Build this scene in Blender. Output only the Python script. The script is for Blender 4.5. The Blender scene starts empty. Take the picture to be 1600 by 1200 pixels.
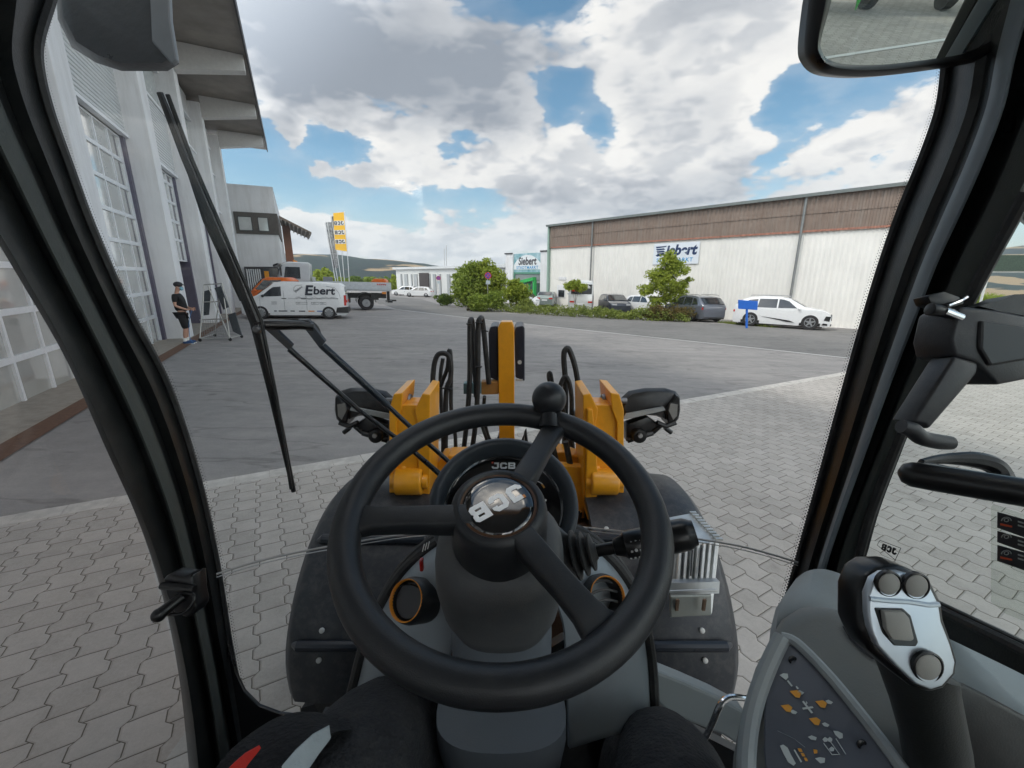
import bpy, bmesh, math, random
from mathutils import Vector, Matrix, noise
random.seed(7)
SC = bpy.context.scene
R = math.radians
V = Vector
# ------------------------------------------------------------------ camera
F = 656.0                                   # focal length in pixels of the 1600 wide photo
PITCH = R(14.7); CP, SP = math.cos(PITCH), math.sin(PITCH)
EYE = V((0, 0, 2.0))
cam = bpy.data.objects.new("camera", bpy.data.cameras.new("camera"))
SC.collection.objects.link(cam); SC.camera = cam
cam.location = EYE; cam.rotation_euler = (R(90) - PITCH, 0, 0)
cam.data.sensor_width = 36; cam.data.lens = F / 1600 * 36
cam.data.clip_start = 0.02; cam.data.clip_end = 6000
CR, CU, CF = V((1, 0, 0)), V((0, SP, CP)), V((0, CP, -SP))
# ------------------------------------------------------------------ light
SUN_TO = V((-0.93, -0.36, 1.28)).normalized()        # towards the sun: left, slightly behind, high
sun_d = bpy.data.lights.new("sun", 'SUN'); sun_d.energy = .42; sun_d.angle = R(5); sun_d.color = (1, .95, .86)
sun = bpy.data.objects.new("sun", sun_d); SC.collection.objects.link(sun)
sun.rotation_euler = SUN_TO.to_track_quat('Z', 'Y').to_euler()
SC.view_settings.view_transform = 'Standard'; SC.view_settings.look = 'None'
SC.view_settings.exposure = 1.72; SC.view_settings.gamma = 1.0
SC.render.engine = 'CYCLES'
SC.cycles.max_bounces = 8; SC.cycles.transparent_max_bounces = 24
SC.cycles.diffuse_bounces = 3; SC.cycles.glossy_bounces = 3
SC.cycles.use_denoising = True

def ray(px, py):
    a = (px - 800) / F; b = (py - 600) / F
    return CF + CR * a - CU * b
def P(px, py, d): return EYE + ray(px, py) * d
def PX(px, py, X): d = ray(px, py); return EYE + d * (X / d.x)
def PYW(px, py, Y): d = ray(px, py); return EYE + d * (Y / d.y)
def PZ(px, py, Z): d = ray(px, py); return EYE + d * ((Z - 2.0) / d.z)
def PN(px, py, p0, n):
    d = ray(px, py); t = (V(p0) - EYE).dot(n) / d.dot(n); return EYE + d * t
GA, GB = -0.024, -0.026
def gz(x, y): return GA * x + GB * y
def G(px, py):
    d = ray(px, py); t = 2.0 / (GA * d.x + GB * d.y - d.z); return EYE + d * t
def gp(x, y, h=0.0): return V((x, y, gz(x, y) + h))

# ------------------------------------------------------------------ world
def world():
    w = bpy.data.worlds.new("World"); SC.world = w; w.use_nodes = True
    nt = w.node_tree; N = nt.nodes; L = nt.links; N.clear()
    def M(op, a, b=None, c=None, clamp=False):
        n = N.new('ShaderNodeMath'); n.operation = op; n.use_clamp = clamp
        for i, v in enumerate((a, b, c)):
            if v is None: continue
            if isinstance(v, (int, float)): n.inputs[i].default_value = v
            else: L.new(v, n.inputs[i])
        return n.outputs[0]
    def MR(v, a, b, c=0.0, d=1.0, smooth=True):
        n = N.new('ShaderNodeMapRange'); n.interpolation_type = 'SMOOTHSTEP' if smooth else 'LINEAR'
        L.new(v, n.inputs[0])
        for i, k in zip((1, 2, 3, 4), (a, b, c, d)): n.inputs[i].default_value = k
        return n.outputs[0]
    tc = N.new('ShaderNodeTexCoord'); sx = N.new('ShaderNodeSeparateXYZ'); L.new(tc.outputs['Generated'], sx.inputs[0])
    az = M('ARCTAN2', sx.outputs[0], sx.outputs[1]); el = M('ARCSINE', sx.outputs[2]); el0 = el; az0 = az
    def coord(dx=0, dz=0):
        # stretch the noise towards the horizon as real cloud fields do
        k = M('ADD', M('MAXIMUM', sx.outputs[2], 0.0), 0.55)
        cx = N.new('ShaderNodeCombineXYZ')
        L.new(M('ADD', M('DIVIDE', sx.outputs[0], k), dx), cx.inputs[0])
        L.new(M('DIVIDE', sx.outputs[1], k), cx.inputs[1])
        L.new(M('ADD', M('MULTIPLY', sx.outputs[2], 2.0), dz), cx.inputs[2]); return cx.outputs[0]
    def fbm(vec, scale, det=9, rough=.56, dist=0.0):
        n = N.new('ShaderNodeTexNoise'); n.inputs['Scale'].default_value = scale; n.inputs['Detail'].default_value = det
        n.inputs['Roughness'].default_value = rough; n.inputs['Distortion'].default_value = dist
        L.new(vec, n.inputs['Vector']); return n.outputs[0]
    c0 = coord(); n1 = fbm(c0, 3.2, 10, .57, .1); n2 = fbm(coord(-.045, .075), 3.2, 10, .57, .1); nfine = fbm(c0, 10.5, 8, .62)
    wz = N.new('ShaderNodeTexNoise'); wz.inputs['Scale'].default_value = 3.4; wz.inputs['Detail'].default_value = 7; wz.inputs['Roughness'].default_value = .6; L.new(c0, wz.inputs['Vector'])
    ws = N.new('ShaderNodeSeparateColor'); L.new(wz.outputs['Color'], ws.inputs[0])
    az = M('ADD', az0, M('MULTIPLY', M('SUBTRACT', ws.outputs[0], .5), .26)); el = M('ADD', el0, M('MULTIPLY', M('SUBTRACT', ws.outputs[1], .5), .18))
    def blob(px, py, rx, ry, amp):
        d = ray(px, py).normalized(); a0 = math.atan2(d.x, d.y); e0 = math.asin(d.z)
        d2 = ray(px + rx, py).normalized(); sa = abs(math.atan2(d2.x, d2.y) - a0)
        d3 = ray(px, py - ry).normalized(); se = abs(math.asin(d3.z) - e0)
        u = M('MULTIPLY', M('SUBTRACT', az, a0), 1 / sa); v = M('MULTIPLY', M('SUBTRACT', el, e0), 1 / se)
        q = M('ADD', M('MULTIPLY', u, u), M('MULTIPLY', v, v))
        return M('MULTIPLY', M('POWER', 2.718, M('MULTIPLY', q, -1.0)), amp)
    def billow(vec):
        tot = None
        for sc, w in ((2.6, .5), (5.6, .27), (12.0, .15), (28.0, .10)):
            n = N.new('ShaderNodeTexNoise'); n.inputs['Scale'].default_value = sc; n.inputs['Detail'].default_value = 0; n.inputs['Distortion'].default_value = .25; L.new(vec, n.inputs['Vector'])
            q = M('MULTIPLY', M('ABSOLUTE', M('SUBTRACT', n.outputs[0], .5)), w * 4); tot = q if tot is None else M('ADD', tot, q)
        return tot
    bl1 = billow(c0); bl2 = billow(coord(-.03, .06))
    base = M('ADD', M('MULTIPLY', M('SUBTRACT', n1, .5), 1.25), M('MULTIPLY', M('SUBTRACT', bl1, .42), .85)); dens = M('ADD', base, M('MULTIPLY', M('SUBTRACT', nfine, .5), .6))
    blobs = [(560, 60, 300, 130, .75), (450, 90, 110, 90, .55), (800, 150, 60, 70, .3), (400, -40, 140, 80, .4), (940, 60, 120, 90, .6), (1110, 150, 120, 110, .85), (1000, 250, 170, 90, .75),
             (1100, 60, 110, 60, .6), (1150, 40, 160, 90, .4), (720, 185, 65, 40, .6), (700, 260, 120, 28, .55), (840, 300, 120, 45, .6), (1320, 230, 120, 70, .75), (1420, 190, 80, 90, .5), (1240, 80, 40, 40, .3),
             (1060, 300, 160, 40, .5), (575, 195, 50, 26, .85), (620, 215, 40, 22, .8), (435, 175, 30, 50, .8), (488, 243, 22, 20, .9), (560, 262, 38, 20, .8), (700, 385, 460, 34, .85), (470, 345, 100, 30, .7), (540, 300, 60, 20, .5), (660, 275, 120, 34, .6), (600, 150, 200, 50, .3), (1500, 250, 120, 90, .5), (560, 120, 260, 60, .4), (1210, 60, 90, 60, .3),
             (560, 370, 30, 40, .45), (668, 345, 16, 30, .4), (640, 390, 60, 14, .35), (455, 380, 40, 40, .3),
             # openings of blue
             (850, 5, 40, 34, -1.0), (650, 155, 85, 24, -.75), (865, 155, 42, 34, -1.05), (935, 185, 18, 20, -.8), (530, 215, 60, 24, -.75), (480, 290, 70, 26, -.6), (470, 205, 30, 24, -.5), (700, 228, 22, 10, -.5),
             (740, 300, 46, 22, -.6), (620, 320, 90, 20, -.45), (1250, 175, 40, 44, -.95), (1230, 120, 22, 30, -.45), (1205, 262, 18, 30, -.75), (1100, 292, 30, 12, -.3), (1385, 265, 30, 20, -.5), (1000, 10, 22, 18, -.4)]
    for b in blobs: dens = M('ADD', dens, blob(*b))
    dens = M('ADD', dens, -.34)
    cover = MR(dens, -.10, .18)
    veil = MR(dens, -.6, .1, 0, .20)
    thin = M('MAXIMUM', cover, veil)
    # cloud shade: each puff is lit on its upper left side, grey where the cloud is thick
    lit = MR(M('ADD', M('MULTIPLY', M('SUBTRACT', bl1, bl2), .9), M('MULTIPLY', M('SUBTRACT', n1, n2), .8)), -.24, .14)
    core = MR(dens, .25, 1.3)
    greys = blob(560, 80, 290, 110, 1.45)
    for b in [(1000, 190, 70, 40, .3), (740, 190, 90, 44, .6), (930, 310, 260, 26, .6), (860, 130, 60, 50, .3), (1150, 250, 60, 80, .3), (1120, 330, 200, 30, .35), (700, -60, 500, 60, .3), (1100, 20, 80, 40, .25)]:
        greys = M('ADD', greys, blob(*b))
    for b in [(1120, 80, 60, 40, -.5), (1190, 180, 40, 60, -.4), (1000, 230, 60, 40, -.3), (940, 200, 50, 50, -.3), (1300, 190, 60, 40, -.3), (600, 200, 60, 30, -.5), (560, 370, 40, 50, -.4), (900, 60, 50, 60, -.3)]:
        greys = M('ADD', greys, blob(*b))
    sh = M('ADD', M('MULTIPLY', M('SUBTRACT', 1.0, lit), .40), M('MULTIPLY', core, .30))
    sh = M('ADD', sh, M('MULTIPLY', greys, .72), None, True)
    rp = N.new('ShaderNodeValToRGB'); e = rp.color_ramp.elements
    e[0].position = 0; e[0].color = (.305, .300, .292, 1); e[1].position = 1; e[1].color = (.098, .110, .128, 1)
    m_ = e.new(.42); m_.color = (.203, .209, .218, 1)
    L.new(sh, rp.inputs[0])
    sky = N.new('ShaderNodeTexSky'); sky.sky_type = 'NISHITA'; sky.sun_disc = False
    sky.sun_elevation = math.asin(SUN_TO.z); sky.sun_rotation = math.atan2(SUN_TO.x, SUN_TO.y)
    sky.air_density = 1.0; sky.dust_density = .6; sky.ozone_density = 2.2
    hsv = N.new('ShaderNodeHueSaturation'); hsv.inputs['Saturation'].default_value = 1.12; hsv.inputs['Hue'].default_value = .482; hsv.inputs['Value'].default_value = 1.0
    L.new(sky.outputs[0], hsv.inputs['Color'])
    skm = N.new('ShaderNodeVectorMath'); skm.operation = 'SCALE'; L.new(hsv.outputs[0], skm.inputs[0]); skm.inputs['Scale'].default_value = .042
    # clouds brighten round the sun; added fill from unseen sky behind and right
    dt = N.new('ShaderNodeVectorMath'); dt.operation = 'DOT_PRODUCT'; L.new(tc.outputs['Generated'], dt.inputs[0]); dt.inputs[1].default_value = SUN_TO
    gain = M('ADD', MR(dt.outputs['Value'], .22, .95, 0, 7.5), 1.0)
    gain = M('ADD', gain, MR(M('MULTIPLY', sx.outputs[1], -1.0), -.02, .7, 0, 15.0)); gain = M('ADD', gain, MR(sx.outputs[0], .78, .96, 0, 17.0))
    wm = N.new('ShaderNodeMix'); wm.data_type = 'RGBA'; wm.blend_type = 'MULTIPLY'; L.new(MR(gain, 1.0, 3.5, 0, 1), wm.inputs['Factor']); L.new(rp.outputs[0], wm.inputs['A']); wm.inputs['B'].default_value = (1.06, 1.0, .90, 1)
    cl = N.new('ShaderNodeVectorMath'); cl.operation = 'SCALE'; L.new(wm.outputs['Result'], cl.inputs[0]); L.new(gain, cl.inputs['Scale'])
    mx = N.new('ShaderNodeMix'); mx.data_type = 'RGBA'; L.new(thin, mx.inputs['Factor']); L.new(skm.outputs[0], mx.inputs['A']); L.new(cl.outputs[0], mx.inputs['B'])
    # pale band at the horizon
    hz = MR(el0, -.02, .20, .38, 0)
    mh = N.new('ShaderNodeMix'); mh.data_type = 'RGBA'; L.new(hz, mh.inputs['Factor']); L.new(mx.outputs['Result'], mh.inputs['A']); mh.inputs['B'].default_value = (.228, .265, .295, 1)
    bg = N.new('ShaderNodeBackground'); L.new(mh.outputs['Result'], bg.inputs[0]); bg.inputs[1].default_value = 1.0
    out = N.new('ShaderNodeOutputWorld'); L.new(bg.outputs[0], out.inputs[0])
world()

# ------------------------------------------------------------------ materials
MATS = {}
DUST = {'mudguard_plastic': .10, 'wheel_grip': .022, 'console_mid': .10, 'console_grey': .10, 'loader_yellow': .07, 'dark_grey_trim': .05, 'pillar_black': .03, 'black_plastic': .03, 'dash_grey': .10, 'clamp_black': .05, 'rubber': .05, 'trouser_fabric': .06, 'white_cladding': .05, 'brown_cladding': .2, 'white_render': .14, 'grey_render': .14, 'white_paint': .04}
def mat(name, col, rough=.6, metal=0.0, var=.12, scale=8, bump=0.0, bscale=60, coat=0.0, spec=.5, emis=None, estr=1.0, alt=None, trans=0.0):
    if name in MATS: return MATS[name]
    m = bpy.data.materials.new(name); m.use_nodes = True; nt = m.node_tree; N = nt.nodes; L = nt.links
    b = N['Principled BSDF']; b.inputs['Roughness'].default_value = rough; b.inputs['Metallic'].default_value = metal
    b.inputs['Specular IOR Level'].default_value = spec; b.inputs['Coat Weight'].default_value = coat; b.inputs['Coat Roughness'].default_value = .08
    tc = N.new('ShaderNodeTexCoord')
    n = N.new('ShaderNodeTexNoise'); n.inputs['Scale'].default_value = scale; n.inputs['Detail'].default_value = 6; n.inputs['Roughness'].default_value = .6
    L.new(tc.outputs['Object'], n.inputs['Vector'])
    mr = N.new('ShaderNodeMapRange'); mr.inputs[1].default_value = .3; mr.inputs[2].default_value = .7; L.new(n.outputs[0], mr.inputs[0])
    mx = N.new('ShaderNodeMix'); mx.data_type = 'RGBA'; L.new(mr.outputs[0], mx.inputs['Factor'])
    c2 = alt if alt else [c * (1 + var) for c in col]; c1 = col if alt else [c * (1 - var) for c in col]
    mx.inputs['A'].default_value = (*c1, 1); mx.inputs['B'].default_value = (*c2, 1)
    colout = mx.outputs['Result']
    if name in DUST:        # dust and grime lying on the surface
        big = name in ('white_cladding', 'brown_cladding', 'white_render', 'grey_render')
        mpd = N.new('ShaderNodeMapping'); L.new(tc.outputs['Object'], mpd.inputs[0])
        if big: mpd.inputs['Scale'].default_value = (1, 1, .12)
        nd = N.new('ShaderNodeTexNoise'); nd.inputs['Scale'].default_value = 3.0 if big else 26; nd.inputs['Detail'].default_value = 9; nd.inputs['Roughness'].default_value = .72; L.new(mpd.outputs[0], nd.inputs['Vector'])
        md = N.new('ShaderNodeMapRange'); md.inputs[1].default_value = .46; md.inputs[2].default_value = .74; md.inputs[4].default_value = DUST[name] * 2.2; L.new(nd.outputs[0], md.inputs[0])
        m2 = N.new('ShaderNodeMix'); m2.data_type = 'RGBA'; L.new(md.outputs[0], m2.inputs['Factor']); L.new(colout, m2.inputs['A']); m2.inputs['B'].default_value = (.27, .25, .22, 1) if not name == 'loader_yellow' else (.16, .09, .04, 1); colout = m2.outputs['Result']
    L.new(colout, b.inputs['Base Color'])
    mr2 = N.new('ShaderNodeMapRange'); mr2.inputs[3].default_value = max(0.02, rough - .08); mr2.inputs[4].default_value = min(1, rough + .08); L.new(n.outputs[0], mr2.inputs[0]); L.new(mr2.outputs[0], b.inputs['Roughness'])
    if bump:
        n2 = N.new('ShaderNodeTexNoise'); n2.inputs['Scale'].default_value = bscale; n2.inputs['Detail'].default_value = 4; L.new(tc.outputs['Object'], n2.inputs['Vector'])
        bp = N.new('ShaderNodeBump'); bp.inputs['Strength'].default_value = bump; bp.inputs['Distance'].default_value = .01; L.new(n2.outputs[0], bp.inputs['Height']); L.new(bp.outputs[0], b.inputs['Normal'])
    if emis: b.inputs['Emission Color'].default_value = (*emis, 1); b.inputs['Emission Strength'].default_value = estr
    if trans:
        tr = N.new('ShaderNodeBsdfTranslucent'); L.new(mx.outputs['Result'], tr.inputs[0]); ms = N.new('ShaderNodeMixShader'); ms.inputs[0].default_value = trans
        L.new(b.outputs[0], ms.inputs[1]); L.new(tr.outputs[0], ms.inputs[2]); L.new(ms.outputs[0], N['Material Output'].inputs[0])
    MATS[name] = m; return m
def glass(name, tint=(1, 1, 1), refl=1.0, ior=1.45, rough=.0):
    if name in MATS: return MATS[name]
    m = bpy.data.materials.new(name); m.use_nodes = True; nt = m.node_tree; N = nt.nodes; L = nt.links; N.remove(N['Principled BSDF'])
    t = N.new('ShaderNodeBsdfTransparent'); t.inputs[0].default_value = (*tint, 1)
    g = N.new('ShaderNodeBsdfGlossy'); g.inputs['Roughness'].default_value = rough
    f = N.new('ShaderNodeLayerWeight'); f.inputs[0].default_value = .5
    pw = N.new('ShaderNodeMath'); pw.operation = 'POWER'; pw.inputs[1].default_value = 5; L.new(f.outputs['Facing'], pw.inputs[0])
    k = N.new('ShaderNodeMath'); k.operation = 'MULTIPLY_ADD'; k.inputs[1].default_value = .6 * refl; k.inputs[2].default_value = .028 * refl; L.new(pw.outputs[0], k.inputs[0])
    ms = N.new('ShaderNodeMixShader'); L.new(k.outputs[0], ms.inputs[0]); L.new(t.outputs[0], ms.inputs[1]); L.new(g.outputs[0], ms.inputs[2]); L.new(ms.outputs[0], N['Material Output'].inputs[0])
    MATS[name] = m; return m
black_pl = mat('black_plastic', (.014, .015, .017), .42, bump=.06, bscale=400)
black_sat = mat('black_satin', (.008, .008, .009), .3)
rubber = mat('rubber', (.02, .02, .021), .55, bump=.15, bscale=200)
wheel_pl = mat('wheel_grip', (.017, .0185, .0215), .42, bump=.10, bscale=700, var=.1)
grey_dk = mat('dark_grey_trim', (.09, .093, .097), .55, bump=.06, bscale=500)
grey_md = mat('mid_grey_trim', (.11, .12, .135), .55, bump=.3, bscale=500, var=.05)
grey_lt = mat('light_grey_trim', (.17, .19, .215), .5, bump=.25, bscale=500, var=.05)
jaune = mat('loader_yellow', (.84, .36, .012), .38, var=.10, scale=5, coat=.35, bump=.06, bscale=90)
steel = mat('steel', (.5, .5, .5), .35, 1.0)
alu = mat('aluminium', (.62, .63, .62), .42, .9, var=.2, scale=14, bump=.2, bscale=40)
chrome = mat('chrome', (.85, .85, .87), .12, 1.0)
white_p = mat('white_paint', (.78, .79, .80), .3, coat=.5, var=.03)
mark_w = mat('white_mark', (.78, .78, .76), .6, var=.06)
mark_k = mat('black_mark', (.02, .02, .025), .6)
carglass = mat('car_glass', (.02, .025, .03), .05, coat=1.0, spec=.8)
tyre_m = mat('tyre', (.022, .022, .024), .8, bump=.4, bscale=90)
rim_m = mat('wheel_rim', (.30, .31, .32), .4, .5)
red_l = mat('red_lamp', (.5, .02, .015), .25, coat=.5)
amber = mat('amber', (.75, .25, .02), .35)
clear_g = glass('pane_glass', (.965, .988, .978), 1.0)
wind_g = glass('windscreen_glass', (.992, .995, .993), .3)
left_g = glass('left_door_glass', (1.0, .972, .955), .9)

# ------------------------------------------------------------------ mesh builder
ORG = {}
def link(o): SC.collection.objects.link(o); return o
def tag(o, label=None, cat=None, group=None, kind=None):
    if label: o['label'] = label
    if cat: o['category'] = cat
    if group: o['group'] = group
    if kind: o['kind'] = kind
    return o
def thing(name, loc, label, cat, group=None, rz=0):
    o = link(bpy.data.objects.new(name, None)); o.location = loc; o.rotation_euler = (0, 0, rz); o.empty_display_size = .2
    ORG[o.name] = V(loc); return tag(o, label, cat, group)
class MB:
    def __init__(s): s.v = []; s.f = []; s.uv = None
    def add(s, vs, fs):
        n = len(s.v); s.v += [V(p) for p in vs]; s.f += [tuple(i + n for i in f) for f in fs]; return s
    def poly(s, pts): return s.add(pts, [tuple(range(len(pts)))])
    def pp(s, o, ax, ay, az):                       # parallelepiped by corner and three edges
        o, ax, ay, az = V(o), V(ax), V(ay), V(az)
        if ax.cross(ay).dot(az) < 0: ax, ay = ay, ax
        vs = [o, o + ax, o + ax + ay, o + ay, o + az, o + ax + az, o + ax + ay + az, o + ay + az]
        return s.add(vs, [(3, 2, 1, 0), (4, 5, 6, 7), (0, 1, 5, 4), (1, 2, 6, 5), (2, 3, 7, 6), (3, 0, 4, 7)])
    def box(s, c, size, m=None):
        m = m or Matrix.Identity(3); a = [m @ V(x) for x in ((size[0], 0, 0), (0, size[1], 0), (0, 0, size[2]))]
        return s.pp(V(c) - (a[0] + a[1] + a[2]) / 2, *a)
    def prism(s, pts, vec):
        pts = [V(p) for p in pts]; vec = V(vec); n = len(pts)
        nn = V((0, 0, 0))
        for i in range(n): nn += pts[i].cross(pts[(i + 1) % n])
        if nn.dot(vec) < 0: pts = pts[::-1]
        vs = pts + [p + vec for p in pts]
        return s.add(vs, [tuple(range(n))[::-1], tuple(range(n, 2 * n))] + [(i, (i + 1) % n, n + (i + 1) % n, n + i) for i in range(n)])
    def loft(s, rings, closed=True, caps=True, wrap=False):
        n = len(rings[0]); vs = [p for r in rings for p in r]; fs = []; m = len(rings)
        for j in range(m if wrap else m - 1):
            j2 = (j + 1) % m
            for i in range(n if closed else n - 1):
                k = (i + 1) % n; fs.append((j * n + i, j * n + k, j2 * n + k, j2 * n + i))
        if caps and closed and not wrap: fs += [tuple(range(n))[::-1], tuple(range((m - 1) * n, m * n))]
        return s.add(vs, fs)
    def tube(s, path, r, n=10, closed=False, smooth=0):
        path = [V(p) for p in path]
        if smooth: path = spline(path, smooth, closed)
        m = len(path); rr = r if isinstance(r, (list, tuple)) else [r] * m
        if len(rr) != m: rr = [rr[min(int(i / (m - 1) * (len(rr) - 1)), len(rr) - 2)] * (1 - (i / (m - 1) * (len(rr) - 1) - min(int(i / (m - 1) * (len(rr) - 1)), len(rr) - 2))) + rr[min(int(i / (m - 1) * (len(rr) - 1)), len(rr) - 2) + 1] * (i / (m - 1) * (len(rr) - 1) - min(int(i / (m - 1) * (len(rr) - 1)), len(rr) - 2)) for i in range(m)]
        rings = []; up = None
        for i, p in enumerate(path):
            a = path[(i - 1) % m] if (i or closed) else p; b = path[(i + 1) % m] if (i < m - 1 or closed) else p
            t = (b - a).normalized()
            if up is None: up = t.orthogonal().normalized()
            up = (up - t * up.dot(t)).normalized(); w = t.cross(up)
            rings.append([p + (up * math.cos(2 * math.pi * k / n) + w * math.sin(2 * math.pi * k / n)) * rr[i] for k in range(n)])
        return s.loft(rings, True, not closed, closed)
    def lathe(s, prof, c, axis, n=32, sx=1.0, xdir=None, caps=True):        # prof: (radius, height along the axis)
        c, axis = V(c), V(axis).normalized(); x = V(xdir).normalized() if xdir else axis.orthogonal().normalized(); x = (x - axis * x.dot(axis)).normalized(); y = axis.cross(x)
        rings = [[c + axis * h + (x * sx * math.cos(2 * math.pi * k / n) + y * math.sin(2 * math.pi * k / n)) * r for k in range(n)] for r, h in prof]
        return s.loft(rings, True, caps)
    def ball(s, c, r, n=16, m=10, mt=None):
        r = r if isinstance(r, (tuple, list)) else (r, r, r); rings = []
        for j in range(m + 1):
            a = -math.pi / 2 + math.pi * j / m; q = max(math.cos(a), .02)
            ring = [V((r[0] * q * math.cos(2 * math.pi * k / n), r[1] * q * math.sin(2 * math.pi * k / n), r[2] * math.sin(a))) for k in range(n)]
            rings.append([V(c) + ((mt @ p) if mt else p) for p in ring])
        return s.loft(rings)
    def build(s, name, m, parent=None, smooth=False, bevel=0.0, ang=35, label=None, seg=2, uv=None, fix=True):
        me = bpy.data.meshes.new(name); o = bpy.data.objects.new(name, me)
        off = V((0, 0, 0))
        if parent is not None:
            rt = parent
            while rt.parent: rt = rt.parent
            off = ORG.get(rt.name, V((0, 0, 0)))
        me.from_pydata([tuple(v - off) for v in s.v], [], s.f)
        if uv:
            ul = me.uv_layers.new(name='UVMap')
            for lp in me.loops: ul.data[lp.index].uv = uv[lp.vertex_index]
        if bevel or fix:
            bm = bmesh.new(); bm.from_mesh(me)
            if fix and not uv: bmesh.ops.recalc_face_normals(bm, faces=bm.faces)
            if bevel:
                bmesh.ops.remove_doubles(bm, verts=bm.verts, dist=1e-5)
                es = [e for e in bm.edges if len(e.link_faces) == 2 and e.calc_face_angle(0) > R(28)]
                if es: bmesh.ops.bevel(bm, geom=es, offset=bevel, segments=seg, affect='EDGES', profile=.5, clamp_overlap=True)
            bm.to_mesh(me); bm.free()
        if smooth:
            for p in me.polygons: p.use_smooth = True
            me.set_sharp_from_angle(angle=R(ang))
        me.materials.append(m); link(o)
        if parent is not None: o.parent = parent
        if label: o['label'] = label
        return o
def spline(pts, k=6, closed=False):
    out = []; n = len(pts)
    for i in range(n if closed else n - 1):
        p1, p2 = pts[i], pts[(i + 1) % n]; p0 = pts[(i - 1) % n] if (i or closed) else p1; p3 = pts[(i + 2) % n] if (i + 2 < n or closed) else p2
        for j in range(k):
            t = j / k; out.append(.5 * ((2 * p1) + (p2 - p0) * t + (2 * p0 - 5 * p1 + 4 * p2 - p3) * t * t + (-p0 + 3 * p1 - 3 * p2 + p3) * t ** 3))
    if not closed: out.append(pts[-1])
    return out
def copy_tree(o, parent=None, loc=None, rz=None, label=None):
    c = o.copy(); link(c)
    if parent is not None: c.parent = parent
    for ch in list(o.children): copy_tree(ch, c)
    if parent is None:
        c.location = loc; c.rotation_euler = (0, 0, rz or 0)
        if label: c['label'] = label
    return c
def text(s, size, o, xd, yd, m, parent, name='lettering', bold=0.0, shear=0.0, sx=1.0, align='CENTER', ext=.002, space=1.0):
    cu = bpy.data.curves.new('t', 'FONT'); cu.body = s; cu.size = size; cu.align_x = align; cu.align_y = 'CENTER'; cu.extrude = ext; cu.offset = bold; cu.shear = shear; cu.space_character = space
    to = bpy.data.objects.new('t', cu); link(to); dg = bpy.context.evaluated_depsgraph_get(); dg.update()
    me = bpy.data.meshes.new_from_object(to.evaluated_get(dg)); bpy.data.objects.remove(to)
    xd, yd = V(xd).normalized(), V(yd).normalized(); zd = xd.cross(yd); M = Matrix((xd * sx, yd, zd)).transposed().to_4x4(); M.translation = V(o)
    rt = parent
    while rt.parent: rt = rt.parent
    me.transform(Matrix.Translation(-ORG.get(rt.name, V((0, 0, 0)))) @ M); me.materials.clear(); me.materials.append(m)
    ob = link(bpy.data.objects.new(name, me)); ob.parent = parent; return ob

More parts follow.
